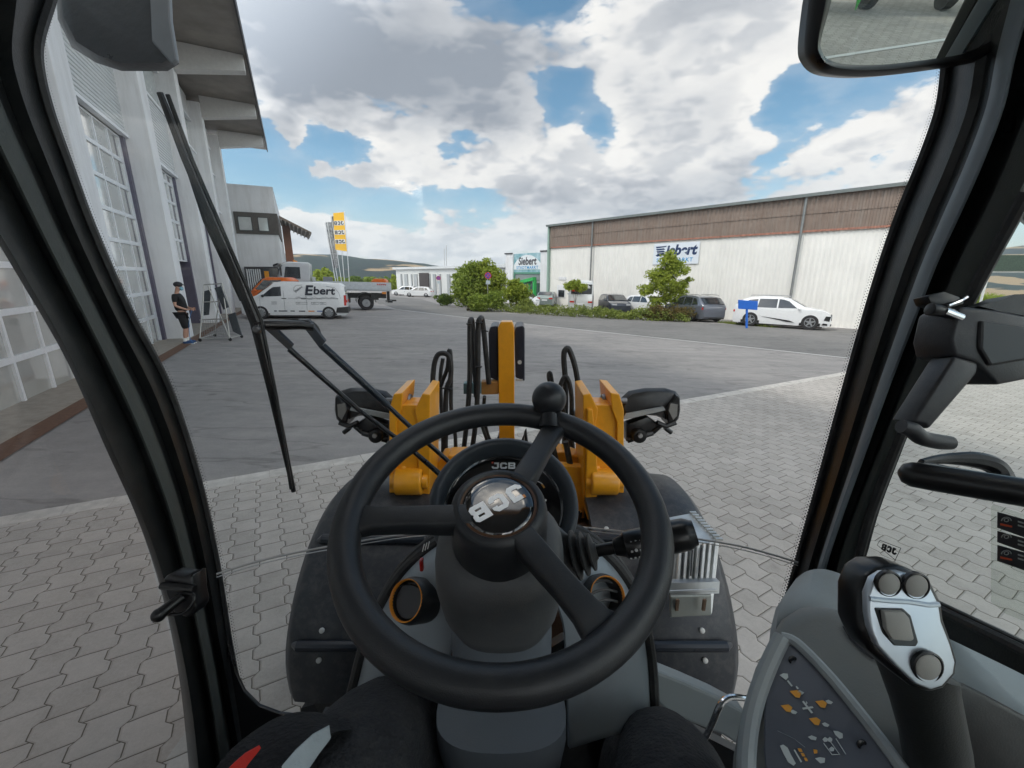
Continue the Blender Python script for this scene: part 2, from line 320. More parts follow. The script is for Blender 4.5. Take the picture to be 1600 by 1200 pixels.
# ================================================================== SETTING
def nodes_mat(name):
    m = bpy.data.materials.new(name); m.use_nodes = True; MATS[name] = m
    return m, m.node_tree.nodes, m.node_tree.links
def mhelp(N, L):
    def M(op, a, b=None, c=None, clamp=False):
        n = N.new('ShaderNodeMath'); n.operation = op; n.use_clamp = clamp
        for i, v in enumerate((a, b, c)):
            if v is None: continue
            if isinstance(v, (int, float)): n.inputs[i].default_value = v
            else: L.new(v, n.inputs[i])
        return n.outputs[0]
    return M
def noise_n(N, L, vec, scale, det=6, rough=.6, dim='3D'):
    n = N.new('ShaderNodeTexNoise'); n.inputs['Scale'].default_value = scale; n.inputs['Detail'].default_value = det; n.inputs['Roughness'].default_value = rough
    L.new(vec, n.inputs['Vector']); return n.outputs[0]
def asphalt(name, base, warm=1.0):
    m, N, L = nodes_mat(name); M = mhelp(N, L); b = N['Principled BSDF']
    tc = N.new('ShaderNodeTexCoord'); mp = N.new('ShaderNodeMapping'); L.new(tc.outputs['Object'], mp.inputs[0]); mp.inputs['Rotation'].default_value = (0, 0, R(-35)); mp.inputs['Scale'].default_value = (.35, 1.6, 1)
    big = noise_n(N, L, tc.outputs['Object'], .22, 5, .6); streak = noise_n(N, L, mp.outputs[0], 1.3, 8, .72); grain = noise_n(N, L, tc.outputs['Object'], 55, 3, .7); med = noise_n(N, L, tc.outputs['Object'], 3.0, 6, .7)
    v = M('ADD', M('MULTIPLY', big, .35), M('MULTIPLY', streak, .38)); v = M('ADD', v, M('MULTIPLY', grain, .22)); v = M('ADD', v, M('MULTIPLY', med, .3))
    rp = N.new('ShaderNodeValToRGB'); L.new(v, rp.inputs[0]); e = rp.color_ramp.elements
    e[0].position = .44; e[0].color = (base * .66, base * .65, base * .64, 1); e[1].position = .80; e[1].color = (base * 1.35 * warm, base * 1.3, base * 1.24, 1)
    # dark specks and oil drips
    vo = N.new('ShaderNodeTexVoronoi'); vo.inputs['Scale'].default_value = 1.1; L.new(tc.outputs['Object'], vo.inputs['Vector'])
    sp = N.new('ShaderNodeMapRange'); sp.inputs[1].default_value = .03; sp.inputs[2].default_value = .10; sp.inputs[3].default_value = .72; sp.inputs[4].default_value = 1; L.new(vo.outputs['Distance'], sp.inputs[0])
    # cracks / tyre marks
    mk = noise_n(N, L, mp.outputs[0], .55, 4, .55); q = M('ABSOLUTE', M('SUBTRACT', mk, .5)); ck = N.new('ShaderNodeMapRange'); ck.inputs[1].default_value = .0; ck.inputs[2].default_value = .012; ck.inputs[3].default_value = .74; ck.inputs[4].default_value = 1; L.new(q, ck.inputs[0])
    mm = N.new('ShaderNodeVectorMath'); mm.operation = 'SCALE'; L.new(rp.outputs[0], mm.inputs[0]); L.new(M('MULTIPLY', sp.outputs[0], ck.outputs[0]), mm.inputs['Scale'])
    L.new(mm.outputs[0], b.inputs['Base Color']); b.inputs['Roughness'].default_value = .86; b.inputs['Specular IOR Level'].default_value = .3
    bp = N.new('ShaderNodeBump'); bp.inputs['Strength'].default_value = .5; bp.inputs['Distance'].default_value = .006; L.new(grain, bp.inputs['Height']); L.new(bp.outputs[0], b.inputs['Normal'])
    return m
asph = asphalt('asphalt', .285, 1.03); asph2 = asphalt('road_asphalt', .20); conc = asphalt('concrete', .33, 1.04)
KA, KB = G(0, 808), G(1310, 583); KD = (KB - KA); KD.z = 0; KD.normalize(); KN = V((-KD.y, KD.x, 0))      # kerb line direction, normal away from the camera
def paver():
    m, N, L = nodes_mat('pavers'); M = mhelp(N, L); b = N['Principled BSDF']
    tc = N.new('ShaderNodeTexCoord'); s = N.new('ShaderNodeSeparateXYZ')
    mp = N.new('ShaderNodeMapping'); mp.vector_type = 'TEXTURE'; mp.inputs['Rotation'].default_value = (0, 0, math.atan2(KD.y, KD.x)); mp.inputs['Location'].default_value = (KA.x, KA.y, 0)
    L.new(tc.outputs['Object'], mp.inputs[0])
    wob = N.new('ShaderNodeTexNoise'); wob.inputs['Scale'].default_value = 6; wob.inputs['Detail'].default_value = 2; L.new(tc.outputs['Object'], wob.inputs['Vector'])
    wv = N.new('ShaderNodeVectorMath'); wv.operation = 'MULTIPLY_ADD'; L.new(wob.outputs['Color'], wv.inputs[0]); wv.inputs[1].default_value = (.012, .012, 0); L.new(mp.outputs[0], wv.inputs[2])
    L.new(wv.outputs[0], s.inputs[0]); u, v = s.outputs[0], s.outputs[1]
    W, Hh = .170, .190
    # trapezoid wave running across the rows gives the interlocking edge
    t = M('PINGPONG', M('DIVIDE', v, Hh), .5)
    tz = N.new('ShaderNodeMapRange'); tz.inputs[1].default_value = .17; tz.inputs[2].default_value = .33; tz.inputs[3].default_value = -.017; tz.inputs[4].default_value = .017; L.new(t, tz.inputs[0])
    uu = M('DIVIDE', M('ADD', u, tz.outputs[0]), W); col = M('FLOOR', uu); fu = M('SUBTRACT', uu, col)
    odd = M('MULTIPLY', M('FLOORED_MODULO', col, 2.0), .5)
    vv = M('ADD', M('DIVIDE', v, Hh), odd)
    # two wave periods per stone: the straight joints sit on alternate columns
    row = M('FLOOR', M('MULTIPLY', M('ADD', vv, .25), 1.0)); fv = M('SUBTRACT', M('ADD', vv, .25), row)
    du = M('MULTIPLY', M('MINIMUM', fu, M('SUBTRACT', 1.0, fu)), W); dv = M('MULTIPLY', M('MINIMUM', fv, M('SUBTRACT', 1.0, fv)), Hh)
    d = M('MINIMUM', du, dv)
    j = N.new('ShaderNodeMapRange'); j.interpolation_type = 'SMOOTHSTEP'; j.inputs[1].default_value = .0012; j.inputs[2].default_value = .0042; L.new(d, j.inputs[0])
    edge = N.new('ShaderNodeMapRange'); edge.interpolation_type = 'SMOOTHSTEP'; edge.inputs[1].default_value = .002; edge.inputs[2].default_value = .012; L.new(d, edge.inputs[0])
    cx = N.new('ShaderNodeCombineXYZ'); L.new(col, cx.inputs[0]); L.new(row, cx.inputs[1]); wn = N.new('ShaderNodeTexWhiteNoise'); wn.noise_dimensions = '2D'; L.new(cx.outputs[0], wn.inputs['Vector'])
    big = noise_n(N, L, tc.outputs['Object'], .5, 5, .6); fine = noise_n(N, L, tc.outputs['Object'], 70, 4, .75); med = noise_n(N, L, tc.outputs['Object'], 5, 7, .7)
    k = M('ADD', M('MULTIPLY', wn.outputs[0], .12), M('MULTIPLY', big, .30)); k = M('ADD', k, M('MULTIPLY', fine, .30)); k = M('ADD', k, M('MULTIPLY', med, .42))
    rp = N.new('ShaderNodeValToRGB'); L.new(k, rp.inputs[0]); e = rp.color_ramp.elements
    e[0].position = .34; e[0].color = (.325, .300, .272, 1); e[1].position = .86; e[1].color = (.62, .58, .54, 1); x_ = e.new(.60); x_.color = (.49, .455, .418, 1)
    stn = noise_n(N, L, tc.outputs['Object'], 1.7, 6, .7); st = N.new('ShaderNodeMapRange'); st.inputs[1].default_value = .62; st.inputs[2].default_value = .74; st.inputs[3].default_value = 1; st.inputs[4].default_value = .74; L.new(stn, st.inputs[0])
    sc = N.new('ShaderNodeVectorMath'); sc.operation = 'SCALE'; L.new(rp.outputs[0], sc.inputs[0]); L.new(st.outputs[0], sc.inputs['Scale'])
    mj = N.new('ShaderNodeMix'); mj.data_type = 'RGBA'; L.new(j.outputs[0], mj.inputs['Factor']); mj.inputs['A'].default_value = (.12, .105, .082, 1); L.new(sc.outputs[0], mj.inputs['B'])
    L.new(mj.outputs['Result'], b.inputs['Base Color']); b.inputs['Roughness'].default_value = .88; b.inputs['Specular IOR Level'].default_value = .25
    hh = M('ADD', edge.outputs[0], M('MULTIPLY', fine, .18)); bp = N.new('ShaderNodeBump'); bp.inputs['Strength'].default_value = .6; bp.inputs['Distance'].default_value = .006; L.new(hh, bp.inputs['Height']); L.new(bp.outputs[0], b.inputs['Normal'])
    return m
pav = paver()
def sheet(name, pts, m, h, kind='structure', th=0.0):
    b = MB(); b.poly([gp(p[0], p[1], h) for p in pts]); o = b.build(name, m, fix=False); return tag(o, kind=kind)
# ground: one sheet to the horizon
g = MB(); xs = [-2500, -600, -120, -40, 0, 40, 120, 600, 2500]; ys = [-300, -60, 0, 30, 80, 200, 700, 2500]
g.add([gp(x, y) for y in ys for x in xs], [(j * 9 + i, j * 9 + i + 1, (j + 1) * 9 + i + 1, (j + 1) * 9 + i) for j in range(7) for i in range(8)])
tag(g.build('ground', asph, fix=False), kind='structure')
k0 = KA - KD * 3.3; k1 = KB + KD * 40
sheet('paved_yard', [k0, k1, k1 - KN * 60, k0 - KN * 60 + V((-40, 0, 0)) * 0, k0 - KN * 60], pav, .004)
# border row of edging stones
kb_ = MB(); n = int((k1 - k0).length / .31)
for i in range(n):
    a = k0 + KD * (i * .31 + .0035) - KN * .005; a2 = a + KD * (.303 - .0)
    q = [a, a2, a2 - KN * .20, a - KN * .20]; q = [gp(p.x, p.y, -.04) for p in q]
    kb_.prism(q, (0, 0, .047 + .002 * math.sin(i * 2.3)))
kerb_m = mat('kerb_stone', (.56, .53, .49), .85, var=.2, scale=9, bump=.4, bscale=120)
tag(kb_.build('edging_kerb', kerb_m), kind='structure')
# far road, beyond the pale seam line
La, Lb = G(640, 486), G(750, 499); Lc, Ld = G(1150, 541), G(1308, 558)
e1 = G(600, 481); d3 = (Ld - Lc).normalized()
Le = Ld + d3 * 40
def off(p, q, w):
    d = V((q.x - p.x, q.y - p.y, 0)).normalized(); return V((-d.y, d.x, 0)) * w
seam = [e1, La, Lb, Lc, Ld, Le]
b = MB()
for i in range(len(seam) - 1):
    p, q = seam[i], seam[i + 1]; w = off(p, q, .05)
    b.poly([gp((p - w).x, (p - w).y, .012), gp((q - w).x, (q - w).y, .012), gp((q + w).x, (q + w).y, .012), gp((p + w).x, (p + w).y, .012)])
tag(b.build('road_marking', mark_w, fix=False), kind='structure')
road = [e1, La, Lb, Lc, Ld, Le, Le + V((14, 14, 0)), G(1330, 514), G(1180, 509), G(900, 496), G(795, 490), G(690, 477), G(660, 468), G(610, 463), G(585, 470)]
sheet('road', road, asph2, .006)
sheet('forecourt_slab', [G(575, 488), G(628, 487), G(600, 476), G(560, 476)], conc, .008)
# ------------------------------------------------------------------ workshop hall on the left
TH = R(26.609); FD = V((-math.sin(TH), math.cos(TH), 0)); FN = V((math.cos(TH), math.sin(TH), 0)); UP = V((0, 0, 1))
def W(s, n, z): return FD * s + FN * n + UP * z
def wbox(b, s0, s1, n0, n1, z0, z1): b.pp(W(s0, n0, z0), FD * (s1 - s0), FN * (n1 - n0), UP * (z1 - z0))
render_m = mat('white_render', (.76, .765, .78), .8, var=.05, scale=1.2, bump=.15, bscale=60)
render_g = mat('grey_render', (.66, .665, .675), .8, var=.05, scale=.8, bump=.15, bscale=60)
frame_m = mat('door_frame_aluminium', (.74, .76, .79), .4, .1, var=.05)
glaz = mat('door_glazing', (.50, .51, .49), .04, .30, var=.22, scale=.5, coat=1.0, spec=.9, bump=.10, bscale=1.6)
dark_m = mat('dark_trim', (.045, .043, .045), .55)
soffit_m = mat('soffit_sheet', (.25, .225, .20), .6, var=.35, scale=.6)
beam_m = mat('beam_paint', (.62, .61, .59), .65, var=.06)
clad_m = mat('corrugated_panel', (.60, .62, .63), .5, .1, var=.06)
louv = mat('brown_louvre', (.085, .07, .06), .7, var=.3, scale=12)
apron_m = mat('apron_stone', (.33, .295, .25), .85, var=.18, scale=7, bump=.4, bscale=50)
rust_m = mat('rusty_channel', (.145, .075, .045), .8, var=.3, scale=20, bump=.4, bscale=80)
hall = thing('workshop_building', W(17.4, -4.1, 0), 'white workshop hall with tall glazed doors between piers and a wide overhanging roof', 'building')
b = MB(); wbox(b, -14, 38, -20, -9.6, -3, 11.2); b.build('rear_hall', render_g, hall)
b = MB(); wbox(b, -14, 18.2, -9.5, -4.4, -2, 11.0); wbox(b, 23.6, 38, -9.5, -4.4, -2, 11.0); wbox(b, 18.21, 23.59, -9.5, -4.4, 5.9, 11.0); b.build('wall', render_g, hall)
rib = MB()
def corr(b, s0, s1, n, z0, z1, pitch=.11, dep=.03, up=False):
    k = int((z1 - z0) / pitch)
    for i in range(k):
        z = z0 + (z1 - z0) * i / k; h = (z1 - z0) / k
        a = [W(s0, n, z), W(s0, n + dep, z + h * .2), W(s0, n + dep, z + h * .75), W(s0, n, z + h * .95)]
        b.prism([W(s0, n - .02, z)] + a[0:] + [W(s0, n - .02, z + h * .95)], FD * (s1 - s0))
door_s = []
for k in range(-4, 4):
    cs = 17.4 + 6 * k
    c = MB(); wbox(c, cs, cs + .8, -4.6, -3.42, -1.5, 10.62); c.build('pier', render_m, hall, bevel=.015)
    if k == 3: break
    s0, s1 = cs + .8, cs + 6
    c = MB(); corr(c, s0, s1 - .0, -3.98, 6.0, 8.1); wbox(c, s0, s1, -4.4, -4.0, 5.95, 8.1); c.build('corrugated_panel', clad_m, hall)
    c = MB(); corr(c, s0, s1 - .0, -3.98, 9.75, 10.85); wbox(c, s0, s1, -4.4, -4.0, 9.75, 10.85); c.build('corrugated_panel', clad_m, hall)
    c = MB(); wbox(c, s0, s1, -4.05, -3.9, 5.86, 5.95); wbox(c, s0, s1, -4.05, -3.9, 8.1, 8.2); wbox(c, s0, s1, -4.05, -3.9, 9.66, 9.75); c.build('flashing', frame_m, hall)
    c = MB(); wbox(c, s0, s1, -4.35, -4.08, 8.2, 9.66); c.build('clerestory_window', mat('frosted_strip', (.50, .54, .54), .25, coat=.5), hall)
    for j0, j1 in ((s0, s0 + .16), (s1 - .22, s1)): c = MB(); wbox(c, j0, j1, -4.4, -4.0, -1, 5.86); c.build('door_jamb', mat('dark_jamb', (.10, .09, .13), .6), hall)
    # sectional door: eight rows of five panes; the second one is run partly up
    lift = 2.62 if k == 0 else 0.0
    zs = [-.12, .70, 1.42, 2.14, 2.86, 3.62, 4.40, 5.16, 5.84]
    a0, a1 = s0 + .16, s1 - .22
    fr = MB(); gl = MB(); nc = 5; cw = (a1 - a0) / nc
    for r in range(8):
        z0, z1 = zs[r] + lift, min(zs[r + 1] + lift, 5.84)
        if z0 > 5.6: break
        wbox(fr, a0, a1, -4.16, -4.08, z0, z0 + .05); wbox(fr, a0, a1, -4.16, -4.08, z1 - .05, z1)
        for q in range(nc + 1):
            x = a0 + q * cw; w_ = .032 if 0 < q < nc else .07; xx = min(max(x - w_, a0), a1 - 2 * w_)
            wbox(fr, xx, xx + 2 * w_, -4.16, -4.078, z0 + .05, z1 - .05)
        for q in range(nc): wbox(gl, a0 + q * cw + .02, a0 + (q + 1) * cw - .02, -4.14, -4.115, z0 + .04, z1 - .04)
    dr = fr.build('sectional_door', frame_m, hall); gl.build('window_panes', glaz, dr)
# open bay behind the raised door
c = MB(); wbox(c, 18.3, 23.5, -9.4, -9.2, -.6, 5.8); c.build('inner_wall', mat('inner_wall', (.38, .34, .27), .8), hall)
c = MB(); wbox(c, 18.9, 20.1, -9.19, -9.14, 1.3, 2.5); c.build('wall_poster', mat('blue_poster', (.06, .16, .26), .6), hall)
c = MB(); wbox(c, 18.3, 18.5, -6.0, -5.4, -.6, 5.8); wbox(c, 20.6, 20.75, -7.0, -6.9, -.5, 3.4); c.build('door_rail', steel, hall)
# canopy
c = MB()
c.prism([W(-14, -4.4, 11.0), W(-14, -.79, 10.93), W(-14, -.79, 11.25), W(-14, -4.4, 11.5)], FD * 53.2); c.build('roof', soffit_m, hall)
c = MB(); wbox(c, -14, 39.2, -.80, -.74, 10.80, 11.35); c.build('roof_edge', dark_m, hall)
for k in range(-4, 4):
    cs = 17.4 + 6 * k
    c = MB(); c.prism([W(cs + .12, -3.41, 9.95), W(cs + .12, -.9, 10.35), W(cs + .12, -.9, 10.925), W(cs + .12, -3.41, 10.97)], FD * .5); c.build('canopy_beam', beam_m, hall, bevel=.01)
    if k < 3:
        for q in (1, 2, 3, 4, 5):
            pass
# lower office block with its corner window
off_b = thing('office_block', W(38, -.75, 0), 'low grey office block with a dark louvred corner window at the hall end', 'building')
c = MB(); wbox(c, 38, 58, -9, -.75, -2, 8.1); wbox(c, 37.98, 58, -9, -.73, 8.1, 8.2); c.build('wall', render_g, off_b)
c = MB(); wbox(c, 37.9, 46, -3.45, -.66, 4.85, 6.35); c.build('louvre_band', louv, off_b)
rib_ = MB()
for i in range(38): wbox(rib_, 37.87, 37.9, -3.44 + i * .073, -3.41 + i * .073, 4.88, 6.32)
rib_.build('louvre_slats', mat('louvre_slat', (.13, .11, .095), .7), off_b)
for n0, n1 in ((-3.2, -2.4), (-1.95, -1.35)):
    c = MB(); wbox(c, 37.84, 37.86, n0, n1, 5.1, 6.0); wn_ = c.build('window', glaz, off_b)
    c = MB(); wbox(c, 37.82, 37.9, n0 - .05, n0, 5.05, 6.05); wbox(c, 37.82, 37.9, n1, n1 + .05, 5.05, 6.05); wbox(c, 37.82, 37.9, n0, n1, 5.05, 5.1); wbox(c, 37.82, 37.9, n0, n1, 6.0, 6.05); c.build('frame', dark_m, wn_)
c = MB(); wbox(c, 37.9, 37.95, -3.25, -1.1, -.4, 2.42); c.build('shop_window', carglass, off_b)
c = MB(); wbox(c, 37.84, 37.92, -3.3, -1.05, 2.42, 2.52); wbox(c, 37.84, 37.92, -3.3, -3.22, -.4, 2.42); wbox(c, 37.84, 37.92, -1.13, -1.05, -.4, 2.42); wbox(c, 37.84, 37.92, -2.2, -2.12, -.4, 2.42); c.build('frame', dark_m, off_b)
c = MB()
for i in range(7): wbox(c, 37.87, 37.89, -3.2 + i * .14, -3.12 + i * .14, -.3, 2.35)
c.build('curtain', render_g, off_b)
c = MB(); wbox(c, 37.86, 37.89, -2.05, -1.75, .9, 2.2); wbox(c, 37.86, 37.89, -1.75, -1.45, .9, 1.3); c.build('window_display', mat('display_orange', (.75, .30, .02), .5), off_b)
# small slatted entrance canopy beyond the block
can = thing('entrance_canopy', W(50, 0, 0), 'brown slatted entrance canopy projecting beyond the office block', 'canopy')
c = MB(); c.prism([W(47, -.7, 7.0), W(47, 1.9, 5.75), W(47, 1.9, 5.9), W(47, -.7, 7.25)], FD * 7); c.build('canopy_roof', mat('canopy_board', (.17, .13, .10), .7), can)
c = MB()
for i in range(8): n_ = -.6 + i * .33; z_ = 7.0 - (n_ + .7) * .48; wbox(c, 46.9, 54, n_, n_ + .1, z_ - .16, z_ - .03)
c.build('canopy_slats', mat('canopy_slat', (.30, .27, .24), .7), can)
c = MB(); wbox(c, 50, 50.4, -.6, .1, -1.6, 6.7); wbox(c, 47, 56, -9, -1.0, -1.6, 6.2); c.build('brick_wall', mat('brick_wall', (.26, .12, .08), .8), can)
# apron in front of the doors
def fsheet(name, s0, s1, n0, n1, h, m, th=0.0):
    b = MB(); c = []
    for s, n_ in ((s0, n0), (s1, n0), (s1, n1), (s0, n1)):
        p = W(s, n_, 0); c.append(gp(p.x, p.y, h))
    b.poly(c); return tag(b.build(name, m, fix=False), kind='structure')
fsheet('apron_paving', -14, 37.9, -9.1, -3.3, .014, apron_m)
fsheet('drain_channel', -14, 37.9, -3.36, -3.08, .017, rust_m)
# ------------------------------------------------------------------ retail shed on the right
S0 = V((19.6, 25.25, 0)); SD = V((-.651, .759, 0)).normalized(); SN = V((-.759, -.651, 0)).normalized()
def S(u, n, z): return S0 + SD * u + SN * n + UP * z
def sbox(b, u0, u1, n0, n1, z0, z1): b.pp(S(u0, n0, z0), SD * (u1 - u0), SN * (n1 - n0), UP * (z1 - z0))
shed = thing('retail_shed', S(24.3, 0, -1.3), 'long white corrugated shed with a brown upper band and blue company sign', 'building')
wc = mat('white_cladding', (.80, .785, .745), .55, var=.05, scale=.7); bc = mat('brown_cladding', (.20, .145, .115), .6, alt=(.25, .19, .155), scale=1.2)
def trap(b, u0, u1, n0, z0, z1, pitch, dep, x=None):
    pts = []; k = int((u1 - u0) / pitch)
    for i in range(k):
        u = u0 + i * pitch
        for du, dn in ((0, 0), (.35, 0), (.5, 1), (.85, 1)): pts.append((u + du * pitch, n0 + dn * dep))
    n = len(pts); vs = [S(u, n_, z0) for u, n_ in pts] + [S(u, n_, z1) for u, n_ in pts]
    b.add(vs, [(i, i + 1, n + i + 1, n + i) for i in range(n - 1)])
c = MB(); sbox(c, -4.2, 24.3, -7, -.06, -3, 6.45); c.build('shed_hull', wc, shed)
c = MB(); trap(c, -4.2, 24.3, -.02, -1.5, 4.53, .28, .022); c.build('white_cladding', wc, shed, fix=False)
c = MB(); trap(c, -4.2, 24.3, .06, 4.50, 5.5, .28, .05); trap(c, -4.2, 24.3, .10, 5.48, 6.5, .28, .05); sbox(c, -4.2, 24.3, -.05, .055, 4.55, 6.45); c.build('brown_cladding', bc, shed, fix=False)
c = MB(); trap(c, -4.2, 24.3, .115, 4.44, 4.56, .28, .05); sbox(c, -4.2, 24.3, .02, .10, 4.49, 4.50); c.build('rust_flashing', mat('rust_edge', (.36, .17, .12), .7, var=.3, scale=6), shed, fix=False)
c = MB(); sbox(c, -4.2, 24.55, -.1, .42, 6.5, 6.62); sbox(c, -4.2, 24.5, .30, .42, 6.44, 6.5); c.build('gutter', mat('gutter_metal', (.15, .17, .165), .5), shed)
c = MB(); c.prism([S(-4.2, .3, 6.621), S(-4.2, -4, 7.2), S(-4.2, -7, 6.621)], SD * 28.7); c.build('roof', mat('roof_sheet', (.4, .42, .42), .6), shed)
for u in (18.9, 2.72):
    c = MB(); c.tube([S(u, .22, 6.45), S(u, .22, 4.2), S(u, .20, -1.3)], .075, 8); c.build('downpipe', mat('pipe_grey', (.24, .25, .25), .5, .5), shed, smooth=True)
c = MB(); sbox(c, 24.3, 24.5, -.3, .2, -1.6, 6.5); c.build('corner_trim', mat('green_trim', (.28, .40, .34), .6), shed)
# sign
sg = MB(); sbox(sg, 9.05, 12.75, .02, .09, 2.72, 4.28); sgn = sg.build('wall_sign', mat('sign_panel', (.72, .76, .82), .45, var=.02), shed, bevel=.01)
navy = mat('navy_letter', (.012, .035, .11), .5); cyan = mat('cyan_letter', (.03, .30, .60), .5)
xd = -SD
text('iebert', 1.02, S(10.48, .093, 3.72), xd, UP, navy, sgn, bold=.045, shear=.18, sx=.98, ext=.004)
c = MB()
for i in range(4):      # striped initial S
    z = 4.06 - i * .17; c.prism([S(12.6 - i * .05, .093, z), S(11.9 - i * .02 - (.3 if i == 0 else 0), .093, z + .03), S(11.75, .093, z - .06 - i * .015), S(12.5 - i * .05, .093, z - .12)], SN * .008)
c.prism([S(12.55, .093, 3.42), S(11.95, .093, 3.6), S(11.85, .093, 3.45), S(12.4, .093, 3.3)], SN * .008); c.build('lettering', navy, sgn)
text('STADTMARKT', .40, S(10.95, .093, 3.02), xd, UP, cyan, sgn, bold=.008, sx=1.05, space=1.15, ext=.004)
# window, vent
c = MB(); sbox(c, 22.05, 23.15, .0, .06, -.25, .95); w_ = c.build('window', white_p, shed); c = MB(); sbox(c, 22.15, 22.95, .06, .08, -.2, .45); c.build('pane', carglass, w_); c = MB(); sbox(c, 22.1, 23.0, .06, .09, .46, .9); c.build('roller_blind', render_m, w_)
c = MB(); sbox(c, 22.0, 23.0, .0, .05, 1.45, 1.7); c.build('vent_plate', render_m, shed)
# entrance portal set back left of the shed
por = thing('shop_portal', S(27, -3, -1.5), 'white portal with an arched shop sign over a green gabled entrance', 'shop entrance')
def pu(px, n=-2.0):
    q = PN(px, 430, S(0, n, 0), SN); return (q - S0).dot(SD)
def pz(px, py, n=-2.0): return PN(px, py, S(0, n, 0), SN).z
ua, ub, uc, ud = pu(790), pu(801), pu(844), pu(859)
zt = pz(795, 397); zt2 = pz(850, 393); zs1 = pz(822, 399); zs0 = pz(822, 421)
green = mat('green_frame', (.10, .26, .19), .5); green_b = mat('bright_green', (.04, .42, .10), .5)
c = MB(); sbox(c, ub, ua, -4, -2, -2.2, zt); sbox(c, ud, uc, -4, -2, -2.2, zt2); sbox(c, ub, uc, -4, -3.0, zs0 - .1, zt); c.build('portal_wall', render_m, por)
c = MB(); sbox(c, ua + .1, ub - .0, -2.05, -1.9, zt, zt + .12); c.build('coping', dark_m, por); c = MB(); sbox(c, ud, uc, -2.05, -1.9, zt2, zt2 + .12); c.build('coping', dark_m, por)
c = MB(); sbox(c, uc, ub, -2.6, -2.2, zs0 - .35, zt + .0); sgp = c.build('portal_sign', mat('sign_teal', (.10, .30, .34), .5, alt=(.45, .60, .66), scale=1.6), por)
arc = [S(uc + .05 + (ub - uc - .1) * i / 14, -2.195, zs0 + (zt - zs0) * (.28 + .62 * math.sin(math.pi * i / 14) ** .7)) for i in range(15)] + [S(ub - .05, -2.195, zs0), S(uc + .05, -2.195, zs0)]
c = MB(); c.prism(arc, SN * .02); c.build('sign_arch', mat('sign_white', (.75, .78, .80), .5), sgp)
um = (uc + ub) / 2; zm = zs0 + (zt - zs0) * .50
text('Siebert', 1.15 * (ub - uc) / 4.6, S(um, -2.16, zm), -SD, UP, mat('grey_letter', (.07, .07, .08), .5), sgp, bold=.03, shear=.1, sx=.9)
text('STADTMARKT', .45 * (ub - uc) / 4.6, S(um, -2.16, zm - .62 * (zt - zs0) / 1.6), -SD, UP, cyan, sgp, bold=.008, sx=1.1, space=1.2)
c = MB(); sbox(c, uc, ub, -2.7, -2.15, zs0 - .5, zs0 - .3); sbox(c, ub - .15, ub, -2.7, -2.15, -2, zs0 - .3); c.build('green_beam', green, por)
c = MB(); sbox(c, uc, ub, -2.7, -2.25, zs0 - 1.3, zs0 - .5); c.build('roller_shutter', mat('shutter', (.34, .36, .37), .5, .5), por)
gz0 = pz(815, 442); gz1 = pz(840, 433)
c = MB(); c.prism([S(ub - .3, -1.9, gz0 - .3), S(uc + .5, -1.9, gz1 - .35), S(uc + .5, -1.9, gz1), S(ub - .3, -1.9, gz0)], SN * .5); c.build('gable_beam', green_b, por)
c = MB(); sbox(c, uc + .45, uc + .65, -1.9, -1.5, -2, gz1 - .3); sbox(c, uc + 1.4, uc + 1.5, -1.85, -1.7, -2, gz1 - .7); c.build('gable_post', green_b, por)
c = MB(); sbox(c, uc + .3, ub - .2, -2.6, -2.5, -2, gz0); c.build('entrance_glazing', mat('green_glass', (.10, .18, .15), .1, coat=1), por)
c = MB(); sbox(c, ud - .0, uc - .2, -1.99, -1.95, -1.9, -1.85); c.build('sill', green, por)
# distant white hall
def far_pt(px, py): q = G(px, py); return q
fa, fb = G(621, 459), G(775, 470)
far = thing('distant_hall', fa, 'distant low white hall with grey vertical wall strips behind the parked cars', 'building')
fdv = V((fb.x - fa.x, fb.y - fa.y, 0)); fl = fdv.length; fdv.normalize(); fnv = V((fdv.y, -fdv.x, 0))
def fzt(px, py): return PN(px, py, fa, fnv).z
za, zb = fzt(621, 421), fzt(790, 402)
zav = (za + zb) / 2
c = MB(); c.pp(fa - UP * 1, fdv * (fl + 7), -fnv * 25, UP * (za + 1 - fa.z)); c.build('wall', mat('far_wall', (.66, .67, .66), .6, var=.06, scale=.3), far)
c = MB(); rs = random.Random(4)
u = 2.0
while u < fl + 4:
    wdt = rs.choice([.35, .5, .8, 1.2]); c = MB(); c.pp(fa + fdv * u + fnv * .05 - UP * 1, fdv * wdt, fnv * .1, UP * (za + .2 - fa.z)); u += wdt + rs.uniform(.6, 2.2); c.build('grey_strip', mat('far_strip', (.30, .32, .33), .6, alt=(.42, .44, .45), scale=.2), far)
c = MB(); c.pp(fa + UP * (za - fa.z) + fnv * .4 - fdv * .5, fdv * (fl + 7), -fnv * 27, UP * .35); c.build('roof', mat('far_roof', (.62, .64, .65), .6), far)
for u in (9.5, 32):
    c = MB(); c.pp(fa + fdv * u + fnv * .2 - UP * .5, fdv * 3.2, fnv * .1, UP * 4.2); c.build('gate', mat('far_gate', (.06, .05, .05), .6), far)
for px in (694.5, 697.5):
    p = G(px, 462); q = PYW(px, 383 if px > 696 else 388, p.y)
    t = thing('mast', p, 'thin grey mast standing behind the no stopping sign, %s of two' % ('taller right-hand one' if px > 696 else 'shorter left-hand one'), 'mast', 'masts beside the distant hall'); c = MB(); c.tube([p, q], .06, 6); c.build('pole', steel, t)
